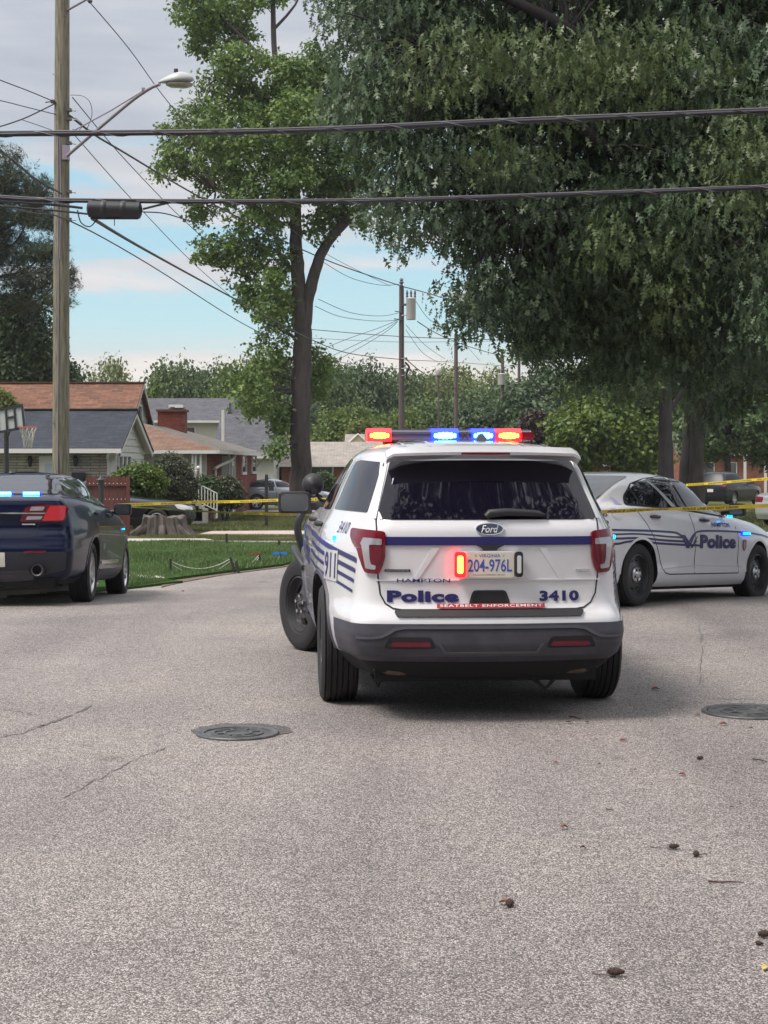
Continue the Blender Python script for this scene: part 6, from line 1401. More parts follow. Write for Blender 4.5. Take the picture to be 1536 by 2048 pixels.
me, _ = leaf_cloud('crown_top', [(0, 0, 10.5, 5, 4.5, 3), (3, -1, 7.5, 3.2, 3.5, 3), (-1.0, -3.2, 8.8, 3, 2.4, 2), (1.5, -4.5, 6.6, 2.5, 2.2, 2.2), (4, 3, 8, 3, 3, 3)], 1100, 18, .3, .27, L_dark, LEAF_SIMPLE, .4)
o = link('crown', me, T); o['kind'] = 'stuff'
# pale sprays in the oak's outer face and 300 single leaves nearest the street
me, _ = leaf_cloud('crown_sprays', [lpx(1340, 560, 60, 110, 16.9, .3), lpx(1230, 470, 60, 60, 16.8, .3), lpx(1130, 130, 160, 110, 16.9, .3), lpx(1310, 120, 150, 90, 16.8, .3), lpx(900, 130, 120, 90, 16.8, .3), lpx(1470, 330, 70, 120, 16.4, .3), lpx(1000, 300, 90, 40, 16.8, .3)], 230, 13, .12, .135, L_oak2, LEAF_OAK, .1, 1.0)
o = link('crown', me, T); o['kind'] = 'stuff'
lm = bpy.data.meshes.new('leaf'); lm.from_pydata(LEAF_OAK[0], [], LEAF_OAK[1]); lm.materials.append(L_oak); lm2 = lm.copy(); lm2.materials.clear(); lm2.materials.append(L_oak2)
fr = [l for l in ol[:18]]
cc, dd = lobe_clumps(fr, 60, .8)
k_ = 0
for c, d in zip(cc, dd):
    c = Vector(c); c.y -= .5
    for j in range(5):
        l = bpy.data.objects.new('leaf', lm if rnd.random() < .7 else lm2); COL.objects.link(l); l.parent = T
        l.location = c+Vector((rnd.gauss(0, .09), rnd.gauss(0, .09), rnd.gauss(0, .08))); yd = Vector((rnd.gauss(0, .4), rnd.gauss(0, .4), -1)).normalized()
        l.rotation_euler = (Matrix.Rotation(rnd.uniform(0, 6.28), 3, yd) @ yd.to_track_quat('Y', 'Z').to_matrix()).to_euler(); l.scale = (rnd.uniform(.11, .15),)*3
# --- the oaks whose trunks stand behind the white sedan
def mid_tree(px, Y, r, label, lm, lobes, bark=M_barkd, clumps=900, per=22, size=.26, lean=0, spread=.32, top=9, name='oak_tree', group=None, ntw=80):
    b = (P(px, 0, Y).x, Y, GZ(Y)); s = F/Y
    lb = [(*tuple(P(cx, cy, Y+dy)-Vector(b)), rx/s, max(1.2, min(rx, ry)/s), ry/s) for cx, cy, rx, ry, dy in lobes]
    lim = [([(0, 0, -.2), (lean*.3, 0, 2), (lean*.6, 0, 4.5), (lean, 0, top)], r, r*.5)]
    for i in range(4): a = i*1.7+.4; lim.append(([(lean*.5, 0, 3.6+i*.8), (lean*.5+1.2*math.cos(a), 1.0*math.sin(a), 5+i), (lean*.5+2.8*math.cos(a), 2*math.sin(a), 6.6+i)], r*.4, .06))
    return tree(name, label, b, lim, lb, clumps, per, spread, size, lm, bark, group=group, ntw=ntw)
mid_tree(1331, 54, .31, 'oak with a thick dark trunk just behind the white sedan roof', L_mid, [(1210, 660, 120, 60, 0), (1330, 640, 130, 100, 2), (1100, 640, 90, 60, 0), (1440, 680, 130, 90, 1), (1330, 740, 110, 50, 2), (1250, 760, 80, 30, -1), (1180, 560, 150, 100, 2), (1420, 560, 150, 100, 3), (1060, 690, 40, 30, 0)], clumps=1300, size=.24)
mid_tree(1364, 60, .26, 'middle oak of the three dark trunks, leaning slightly right', L_dark, [(1290, 600, 130, 110, 3), (1420, 700, 110, 90, 2), (1500, 620, 120, 140, 2), (1380, 770, 70, 40, 2)], lean=.5, clumps=900)
mid_tree(1394, 57, .30, 'rightmost of the three trunks, paler with a light scar', L_mid, [(1480, 740, 90, 60, 2), (1540, 660, 110, 120, 0), (1400, 640, 120, 90, 3), (1430, 800, 60, 40, 3)], bark=M_bark, clumps=800)
# leafy layers farther right
mid_tree(1230, 86, .25, 'light green leafy tree filling the gap left of the dark trunks', L_bush, [(1190, 860, 90, 60, 0), (1250, 800, 90, 70, 2), (1160, 900, 60, 40, 1), (1270, 890, 60, 50, 0), (1200, 780, 70, 50, 3)], clumps=1100, size=.30, top=5, name='leafy_tree', ntw=30)
mid_tree(1455, 98, .25, 'green leafy tree behind the dark crossover', L_mid, [(1450, 850, 100, 60, 0), (1510, 790, 100, 90, 2), (1420, 780, 80, 60, 3), (1540, 880, 60, 60, 2), (1400, 890, 50, 35, 0)], clumps=1100, size=.32, top=5, name='leafy_tree', ntw=30)
mid_tree(1120, 118, .22, 'dark bushy tree directly right of the roof lights', L_dark, [(1100, 860, 60, 70, 0), (1150, 820, 70, 80, 2), (1060, 830, 50, 70, 2), (1180, 880, 60, 50, 3), (1110, 780, 60, 50, 3)], clumps=1000, size=.36, top=5, name='leafy_tree', ntw=30)
# --- pine and dark tree at the left edge
Yp = 70; b = (P(-95, 0, Yp).x, Yp, GZ(Yp)); wp = lambda px, py, dy=0: tuple(W(px, py, Yp+dy, b))
lb = [(*wp(a, bb), c/46.4, max(.8, d/46.4), d/46.4) for a, bb, c, d in [(-20, 330, 80, 40), (10, 375, 60, 35), (70, 385, 45, 35), (30, 430, 60, 30), (85, 440, 30, 22), (20, 500, 55, 35), (90, 505, 35, 30), (60, 560, 60, 30), (130, 555, 24, 34), (110, 600, 30, 16), (-50, 450, 60, 120), (20, 600, 60, 20)]]
lim = [([(0, 0, 0), (0, 0, 6), (.2, 0, 10), (.4, 0, 15)], .35, .12)]
for py0, ex, ey in ((640, 120, 560), (620, 100, 600), (560, 90, 505), (520, 60, 430), (470, 80, 390), (640, 60, 560), (430, 20, 350), (600, 130, 545)): lim.append(([wp(-90, py0+30), wp(-30, py0), wp(ex*.5, (py0+ey)/2+10), wp(ex, ey)], .10, .025))
tree('pine_tree', 'tall dark pine reaching in from the left edge behind the pole', b, lim, lb, 1500, 16, .17, .30, L_pine, M_bark, tmpl=NEEDLES, ntw=260, shell=.2, tw=.03)
mid_tree(20, 74, .3, 'dark broadleaf tree under the pine at the left edge', L_dark, [(30, 640, 60, 50, 0), (60, 690, 50, 50, 0), (-10, 700, 60, 70, 1), (95, 730, 35, 35, 1), (20, 750, 70, 30, 0), (140, 755, 25, 20, 2)], clumps=900, size=.22, top=6, name='leafy_tree', ntw=120)
# bush with yellow-green leaves at far left, before the red-brown roof
def bush(label, px, py, rx, ry, Y, lm, n=500, size=.10, per=22, lobes=None, name='bush'):
    c = P(px, py, Y); s = F/Y; b = (c.x, Y, GZ(Y)); L0 = lobes or [(0, 0, 1, 1), (-.45, -.25, .6, .7), (.5, -.3, .6, .65), (.1, .35, .6, .6)]
    lb = [(rx/s*a, rx/s*.3*a, c.z-GZ(Y)+ry/s*bb, rx/s*q*.75, rx/s*q*.6, ry/s*r*.75) for a, bb, q, r in L0]
    T = thing(name, label, 'bush', b); me, cl = leaf_cloud('foliage', lb, n, per, .10, size, lm, LEAF_SIMPLE, .35, 0); o = link('foliage', me, T); o['kind'] = 'stuff'
    mb = MB()
    for k in range(6): a = k*1.05; mb.tube(smoothpts([(.05*math.cos(a), .05*math.sin(a), -.05), (.2*math.cos(a), .2*math.sin(a), (c.z-b[2])*.5), (.5*math.cos(a)*rx/s, .4*math.sin(a)*rx/s, c.z-b[2])], 3), .03, 5, False, .01)
    mb.build('stem', M_barkd, T); return T
bush('bright green rounded bush behind the red fence', 272, 962, 62, 38, 48.1, L_bush, 900, .10)
bush('large grey green shrub between the bright bush and the white railing', 338, 958, 56, 60, 50.5, L_bushg, 1500, .085)
bush('dark thorny shrub under the brick house windows', 412, 985, 30, 40, 55.5, L_dark, 500, .10)
bush('brownish shrub right of the dark shrub by the parked grey sedan', 450, 985, 38, 36, 56, L_bushg, 600, .10)
bush('yellow green bush top at the left edge above the slate roof', -6, 812, 42, 40, 62, L_pale, 500, .14)
bush('leafy shrub in front of the white bay window', 646, 968, 30, 28, 80, L_dark, 450, .14)
bush('plum coloured shrub low behind the second utility pole', 1070, 860, 40, 45, 100, L_purple, 500, .24)
bush('low plum shrub right behind the SUV roof', 720, 862, 30, 26, 108, L_pale, 400, .26)

# --- the line of trees behind the houses: a few crowns, each copy a tree of its own
def proto_tree(k, lm, lobes, size, clumps, per=20, spread=.55, bark=M_bark, ntw=0):
    me, cl = leaf_cloud('crown', lobes, clumps, per, spread, size, lm, LEAF_SIMPLE, .45)
    mb = MB(); limb(mb, [(0, 0, -1), (0, 0, 2), (.1, 0, 5), (.2, 0, 7)], .35, .15, 8)
    for i in range(7): a = i*.9; limb(mb, [(0, 0, 3), (1.0*math.cos(a), 1.0*math.sin(a), 5), (2.2*math.cos(a), 2.2*math.sin(a), 7.4)], .14, .03, 5)
    if ntw: twigs(mb, cl, [(1.6*math.cos(i), 1.6*math.sin(i), 6.2) for i in range(7)], ntw, .05, .02)
    tm = bpy.data.meshes.new('trunk'); tm.from_pydata(mb.v, [], mb.f); tm.materials.append(bark); return me, tm
PR = [proto_tree(0, L_mid, [(0, 0, 6.5, 4, 4, 2.9), (-2, .5, 5, 2.6, 2.6, 2.4), (2.2, -.4, 5.2, 2.4, 2.4, 2.4), (.3, 0, 8.2, 2.4, 2.4, 1.5), (0, -1, 3.4, 3.4, 3, 1.8)], .42, 620),
      proto_tree(1, L_dark, [(0, 0, 6, 3.2, 3.2, 3.6), (-1.6, .3, 7.8, 1.7, 1.7, 1.6), (1.8, 0, 7.2, 1.9, 1.9, 1.8), (0, 0, 3, 3.6, 3, 2)], .40, 620),
      proto_tree(2, L_bush, [(0, 0, 5.5, 3.8, 3.5, 3), (1.9, 0, 7.3, 1.8, 1.8, 1.5), (-2, 0, 6.3, 2, 2, 2), (0, -1, 3, 3.8, 3, 2)], .42, 600),
      proto_tree(3, L_pale, [(0, 0, 7.6, 2.6, 2.6, 1.4), (-2, 0, 6.8, 1.6, 1.6, 1.0), (2, 0, 6.9, 1.7, 1.7, 1.1), (.5, 0, 8.7, 1.3, 1.3, .8), (-1, 0, 5.8, 1.4, 1.4, .6)], .34, 190, 14, .42, ntw=60)]
def place(k, px, top, wid, Y, label, cat='tree'):
    b = P(px, 0, Y); zt = P(0, top, Y).z-GZ(Y); sx = wid/(F/Y)/8.0; sz = zt/(9.9 if k != 1 else 9.6)
    T = thing('background_tree', label, cat, (b.x, Y, GZ(Y)), rnd.uniform(-.6, .6) if k != 3 else 0, 'trees behind the houses'); T.scale = (sx, sx, sz)
    for nm, me in (('crown', PR[k][0]), ('trunk', PR[k][1])):
        o = link(nm, me, T)
        if nm == 'crown': o['kind'] = 'stuff'
for a in [(3, 218, 700, 125, 140, 'sparse yellow green tree alone above the red brown roof'), (0, 350, 720, 150, 135, 'round green tree above the grey roofed two storey house'), (2, 296, 742, 90, 132, 'small green tree top between the red brown roof and the round tree'), (1, 425, 735, 110, 140, 'dark tree between the round tree and the tall one'),
          (2, 480, 684, 120, 125, 'tall light tree rising left of the forked trunk'), (1, 560, 715, 130, 132, 'dark tree directly behind the forked trunk'), (0, 650, 716, 130, 130, 'tree showing right beside the forked trunk'), (1, 725, 726, 140, 142, 'dark rounded tree left of the nearest far pole'), (0, 800, 738, 130, 150, 'tree behind the nearest far pole'),
          (1, 870, 745, 130, 155, 'blue green tree between the first two far poles'), (3, 905, 716, 170, 150, 'pale airy tree top between the first two far poles'), (3, 985, 722, 150, 158, 'pale airy tree top near the third far pole'), (0, 950, 770, 150, 140, 'tree behind the second far pole'), (1, 1040, 762, 150, 150, 'dark tree by the third far pole'), (2, 690, 792, 130, 112, 'low yellow green tree above the pale roofed house'),
          (2, 790, 800, 120, 118, 'low light tree just above the red roof light'), (0, 860, 795, 150, 125, 'low tree above the blue roof lights'), (1, 960, 800, 140, 122, 'low dark tree above the right red roof light'), (0, 1130, 770, 140, 130, 'tree right of the third far pole under the oak'), (1, 1220, 740, 160, 135, 'dark tree seen through the gap beside the thick trunk'), (0, 1330, 760, 160, 132, 'tree far behind the three dark trunks'), (1, 1420, 760, 170, 140, 'dark tree far behind the rightmost trunk'), (2, 1530, 740, 170, 130, 'light tree far behind the silver car'),
          (0, 120, 760, 110, 128, 'dim tree top beside the utility pole above the brown ridge'), (1, 40, 740, 130, 135, 'dark tree top at the left above the brown ridge'), (1, 600, 800, 120, 120, 'low dark tree behind the grey roofed wing'), (0, 1050, 838, 110, 118, 'low tree close behind the right end of the roof lights'), (0, 760, 842, 100, 126, 'small low tree behind the left red roof light')]:
    place(*a)
# --- trees on the street behind the viewer, seen only as reflections in the glass and paint
for i, (x, y, k, s) in enumerate([(-9, -16, 1, 1.35), (-2.5, -24, 0, 1.5), (5, -22, 1, 1.5), (11, -14, 0, 1.4), (17, -8, 1, 1.4), (-17, -10, 0, 1.3), (1.5, -30, 1, 1.9), (-11, -30, 1, 1.8), (13, -30, 0, 1.8)]):
    T = thing('street_tree', ['dark tree on the left side of the street behind the viewer', 'broad tree straight down the street behind the viewer', 'dark tree across the street behind the viewer', 'broad tree on the right verge behind the viewer', 'dark tree at the far right behind the viewer', 'broad tree at the far left behind the viewer', 'tall dark tree at the end of the street behind the viewer', 'tall tree farther back on the left behind the viewer', 'tall tree farther back on the right behind the viewer'][i], 'tree', (x, y, 0), i*1.3, 'street trees behind the viewer'); T.scale = (s, s, s)
    for nm, me in (('crown', PR[k][0]), ('trunk', PR[k][1])):
        o = link(nm, me, T)
        if nm == 'crown': o['kind'] = 'stuff'

# oak over the viewer: its boughs fill the upper half of what the glass mirrors
b = (7.6, 5.5, 0); lim = [([(0, 0, -.2), (-.1, 0, 2.5), (-.4, 0, 5), (-.8, .2, 8), (-1, .3, 11)], .42, .2), ([(-.4, 0, 4.6), (-2.5, .4, 6.6), (-5, 1.0, 7.8), (-8, 1.6, 8.6)], .2, .05), ([(-.6, 0, 6), (-3, -.5, 8.2), (-7, -.6, 9.4)], .16, .04), ([(-.6, .1, 6.5), (-3.5, 1.6, 8.2), (-7.2, 3.2, 8.6)], .14, .04), ([(-4, .8, 7.4), (-6, 1.8, 8.0), (-8, 2.4, 8.4)], .08, .02)]
tree('oak_tree', 'oak standing right of the viewer, its boughs reaching over the street', b, lim, [(-6.6, 1.0, 9.2, 2.2, 2.6, 1.2), (-8.0, .8, 9.3, 1.4, 2.2, 1.1), (-6.8, -1.6, 9.8, 2.2, 2.2, 1.2), (-3.6, 1.0, 9.4, 2.4, 3, 1.8), (-1, 0, 11, 3, 3, 2), (-6.6, 3.2, 9.2, 1.8, 1.2, .8), (-6.6, 1, 10.6, 2.4, 3, 1)], 1000, 16, .24, .20, L_dark, M_barkd, ntw=200)
# ------------------------------------------------------------------ poles and wires
M_pole = mat('weathered_pole', (.19, .17, .125), .9, var=.5, vscale=5, stretch=(5, 5, .5), bump=1, bscale=16)
M_poled = mat('dark_pole', (.10, .075, .075), .9, var=.3, vscale=4, stretch=(2, 2, .2))
M_wire = mat('black_cable', (.022, .020, .026), .5)
M_wireg = mat('grey_wire', (.10, .095, .11), .5)
M_galv = mat('galvanised', (.36, .30, .36), .4, metal=.6)
M_can = mat('transformer_grey', (.40, .38, .36), .5)
Yl = 29.5; bx0, bx1 = P(121, 0, Yl).x, P(124.5, 0, Yl).x
T = thing('utility_pole', 'big weathered wooden utility pole rising behind the navy sedan', 'utility pole', (bx0, Yl, GZ(Yl)))
hp = 11.6; m = MB(); n = 24; pr = [(-.2, .158), (2, .153), (5, .146), (8, .138), (hp, .126)]
m.tube([(0 if z < 0 else (bx1-bx0)*z/9.9, 0, z) for z, r in pr], [r for z, r in pr], 20); m.build('pole', M_pole, T, 60)
for a, b, x in ((270, 950, -.02), (270, 520, .02)):
    m = MB(); z0, z1 = P(0, b, Yl).z-GZ(Yl), P(0, a, Yl).z-GZ(Yl); m.tube([(x, -.165, max(0, z0)), (x+.015, -.155, (z0+z1)/2), (x, -.150, z1)], .010, 6); m.build('conduit', M_galv, T)
for i in range(9):
    m = MB(); z = 1.5+i*1.05; m.tube([((-1)**i*.1, -.12, z), ((-1)**i*.1, -.17, z)], .008, 6); m.build('pole_bolt', M_iron, T)
m = MB(); q = P(133, 308, Yl)-Vector(T.location); m.box((q.x+.01, -.10, q.z), (.12, .14, .26)); m.build('arm_bracket', M_galv, T)
q = P(180, 2, 28.5)-Vector(T.location); m = MB(); m.tube([(.1, 0, q.z+.1), (q.x, q.y, q.z+.06)], .02, 8); m.build('wire_bracket', M_galv, T); m = MB(); m.lathe([(.001, .06), (.04, .05), (.03, .02), (.05, 0), (.03, -.03), (.001, -.05)], Matrix.Translation(q), 12); m.build('insulator', M_wireg, T, 50)
for z_, sx in ((222, 1), (240, 1), (270, 1), (288, 1), (205, -1), (385, 1), (402, -1), (440, 1)):
    q = P(141 if sx > 0 else 107, z_, Yl)-Vector(T.location); m = MB(); m.box((q.x, -.08, q.z), (.07, .10, .05)); m.tube([(q.x, -.1, q.z), (q.x+sx*.12, -.14, q.z-.03)], .012, 6); m.build('clamp', M_iron, T)
# street lamp on its arm
q = P(134, 312, 29.3); T = thing('street_lamp', 'grey cobra head street lamp on a long slanting arm', 'street lamp', q)
pt = [P(134, 312, 29.3), P(200, 255, 28.9), P(262, 203, 28.5), P(290, 183, 28.3), P(305, 174, 28.2), P(320, 168, 28.1)]
m = MB(); m.tube(smoothpts([p-q for p in pt], 5), .030, 10); m.build('lamp_arm', M_galv, T, 60)
m = MB(); m.tube([P(146, 262, 29.3)-q, P(220, 222, 28.8)-q, P(286, 182, 28.3)-q], .012, 6); m.build('arm_brace', M_galv, T, 60)
c = P(352, 164, 28)-q; bm = bmesh.new(); bmesh.ops.create_uvsphere(bm, u_segments=28, v_segments=16, radius=1)
for v in bm.verts:
    x, y, z = v.co; t = (x+1)/2; f = .45+.55*min(1, t*1.6)
    v.co = Vector((x*.315, y*.17*f, (z*.155 if z > 0 else z*.05)*f+(-.045 if x < 0 else 0)*-x*.2))
me = bpy.data.meshes.new('lamp_hood'); bm.to_mesh(me); bm.free(); me.materials.append(mat('lamp_grey', (.42, .43, .42), .4)); me.polygons.foreach_set('use_smooth', [True]*len(me.polygons)); o = link('lamp_hood', me, T, c+Vector((0, 0, .02))); o.rotation_euler = (0, R(-4), 0)
m = MB(); m.lathe([(.001, -.075), (.10, -.065), (.15, -.03), (.155, 0), (.001, 0)], Matrix.Translation(c+Vector((.06, 0, -.03))) @ Matrix.Diagonal((1.55, .9, 1, 1)), 24); m.build('lamp_glass', mat('lamp_lens', (.30, .27, .22), .2, coat=1), T, 60)
m = MB(); m.lathe([(.001, .06), (.035, .055), (.04, 0)], Matrix.Translation(c+Vector((0, 0, .17))), 12); m.build('photocell', M_black, T, 50)
m = MB(); m.box(P(287, 182, 28.3)-q+Vector((0, 0, .03)), (.06, .05, .05)); m.build('arm_clamp', M_galv, T)

def far_pole(px, top, Y, r, label, tank=None):
    x = P(px, 0, Y).x; T = thing('utility_pole', label, 'utility pole', (x, Y, GZ(Y)), 0, 'utility poles down the street'); h = P(0, top, Y).z-GZ(Y)
    m = MB(); m.tube([(0, 0, -.2), (0, 0, h/2), (0, 0, h)], [r*1.15, r, r*.85], 12); m.build('pole', M_poled, T, 60)
    m = MB(); m.lathe([(.001, .38), (.05, .36), (.10, .28), (.05, .24), (.12, .16), (.05, .10), (.08, 0), (.08, -.05)], Matrix.Translation((0, 0, h)), 10); m.build('insulator', M_wireg, T, 50)
    if tank:
        tx, t0, t1 = tank; s = F/Y; z0, z1 = P(0, t1, Y).z-GZ(Y), P(0, t0, Y).z-GZ(Y); X = (tx-px)/s
        m = MB(); rr = 9.5/s if Y < 90 else 8/s; m.lathe([(.001, z0), (rr*.95, z0), (rr, z0+.08), (rr, z1-.06), (rr*1.05, z1-.03), (rr*.9, z1+.03), (.001, z1+.06)], Matrix.Translation((X, -.15, 0)), 20); tk = m.build('transformer', M_can, T, 40)
        for k in range(3): m = MB(); m.lathe([(.03, z1), (.06, z1+.08), (.035, z1+.14), (.06, z1+.22), (.03, z1+.34), (.001, z1+.4)], Matrix.Translation((X-.18+.18*k, -.15, 0)), 8); m.build('bushing', M_wireg, tk, 50)
        m = MB(); m.box((X/2, -.1, (z0+z1)/2+.2), (abs(X), .08, .1)); m.build('tank_bracket', M_iron, T)
    return T, h
T, h = far_pole(803, 572, 75, .13, 'nearest far utility pole, with a grey transformer can near its top', (822, 597, 640))
for z_, dx in ((625, -.3), (640, -.35), (632, .25), (718, .2), (738, .25), (752, .2)): q = P(803, z_, 75).z-GZ(75); m = MB(); m.tube([(0, -.12, q), (dx, -.2, q+.04)], .025, 6); m.build('clamp', M_iron, T)
m = MB(); m.tube(smoothpts([(.16, -.15, P(0, 725, 75).z-GZ(75)), (.35, -.2, P(0, 735, 75).z-GZ(75)), (.22, -.2, P(0, 750, 75).z-GZ(75)), (.38, -.2, P(0, 762, 75).z-GZ(75))], 4), .05, 6); m.build('cable_coil', M_wire, T, 60)
far_pole(912, 668, 101, .13, 'second far utility pole, plain and slender')
far_pole(1005, 712, 122, .14, 'third far utility pole, with a pale transformer', (1003, 748, 770))
far_pole(1038, 718, 128, .13, 'pale far utility pole just right of the third')
far_pole(1052, 795, 150, .10, 'short far pole beside the right end of the roof lights')
T = thing('street_lamp', 'small far street lamp between the first two far poles', 'street lamp', (P(877, 0, 95).x, 95, GZ(95)))
h = P(0, 735, 95).z-GZ(95); m = MB(); m.tube([(0, 0, 0), (0, 0, h)], .05, 8); m.build('pole', M_poled, T); m = MB(); m.lathe([(.001, .12), (.15, .05), (.22, -.1), (.15, -.35), (.001, -.4)], Matrix.Translation((0, 0, h-.1)), 12); m.build('lamp_head', M_can, T, 50)

def wire(pts, r, label, material=None, n=6, name='power_line', lash=0, k=6):
    """pts: (px, py, Y)"""
    q = smoothpts([P(*p) for p in pts], k); T = MB(); T.tube(q, r, n); root = None
    if lash:
        root = thing(name, label, 'cable', (0, 0, 0)); T.build('cable', material or M_wire, root, 60)
        d = []; L_ = 0
        for a, b in zip(q[:-1], q[1:]):
            m_ = max(2, int((b-a).length/.045))
            for i in range(m_):
                p = a+(b-a)*i/m_; an = (L_+(b-a).length*i/m_)/lash*2*math.pi; d.append(p+Vector((0, math.cos(an), math.sin(an)))*(r+.002))
            L_ += (b-a).length
        for ph, rr_ in ((0, .005),):
            m = MB(); m.tube(d, rr_, 4, False); m.build('lashing_wire', M_wireg, root)
        m = MB(); m.tube([p+Vector((0, 0, r*1.2)) for p in q], r*.45, 5); m.build('support_strand', M_wireg, root, 60)
        return root
    return tag(T.build(name, material or M_wire, None, 60), label, 'wire')
wire([(-80, 271, 14), (0, 269, 14), (560, 263, 14), (1000, 244, 14), (1536, 222, 14), (1640, 217, 14)], .020, 'thick twisted overhead cable crossing the whole picture, the upper of two', lash=.5, name='overhead_cable')
wire([(-80, 394, 15), (0, 396, 15), (140, 402, 15), (560, 404, 15), (900, 398, 15), (1536, 375, 15), (1640, 371, 15)], .017, 'thick overhead cable crossing the whole picture, the lower of two', lash=.55, name='overhead_cable')
wire([(-80, 398, 15), (0, 402, 15), (110, 410, 15), (165, 416, 15)], .013, 'cable entering the left end of the splice case', name='overhead_cable')
wire([(-80, 410, 15), (0, 412, 15), (120, 422, 15), (175, 428, 15)], .010, 'thinner cable entering the splice case from below left', name='overhead_cable')
wire([(286, 418, 15), (310, 412, 15), (340, 405, 15)], .011, 'short cable leaving the right end of the splice case upward', name='overhead_cable')
wire([(286, 424, 15), (330, 427, 15), (390, 444, 15), (420, 440, 15), (432, 418, 15), (425, 404, 15)], .006, 'thin loop of cable right of the splice case')
wire([(155, 420, 15), (162, 445, 15), (180, 453, 15), (195, 437, 15)], .006, 'small drip loop hanging left of the splice case')
T = thing('splice_case', 'black ribbed splice case hanging on the lower cable by the pole', 'splice case', P(229, 419, 15))
for k in range(3):
    m = MB(); x0 = -.24+.0*k; m.lathe([(.001, -.26), (.045, -.25), (.078, -.235), (.078, .235), (.045, .25), (.001, .26)] if k == 0 else [(.08, -.2+.18*k-.1), (.086, -.19+.18*k-.1), (.086, -.16+.18*k-.1), (.08, -.15+.18*k-.1)], MX((0, 0, 0), (1, 0, -.03)), 16); m.build('case_shell' if k == 0 else 'case_band', M_black, T, 40)
m = MB(); m.box((0, 0, -.075), (.44, .03, .03)); m.box((0, 0, .078), (.40, .05, .02)); m.build('case_flange', M_black, T)
m = MB(); m.tube([(.0, 0, -.07), (.0, 0, -.15)], .004, 5); m.build('drain_wire', M_wire, T)
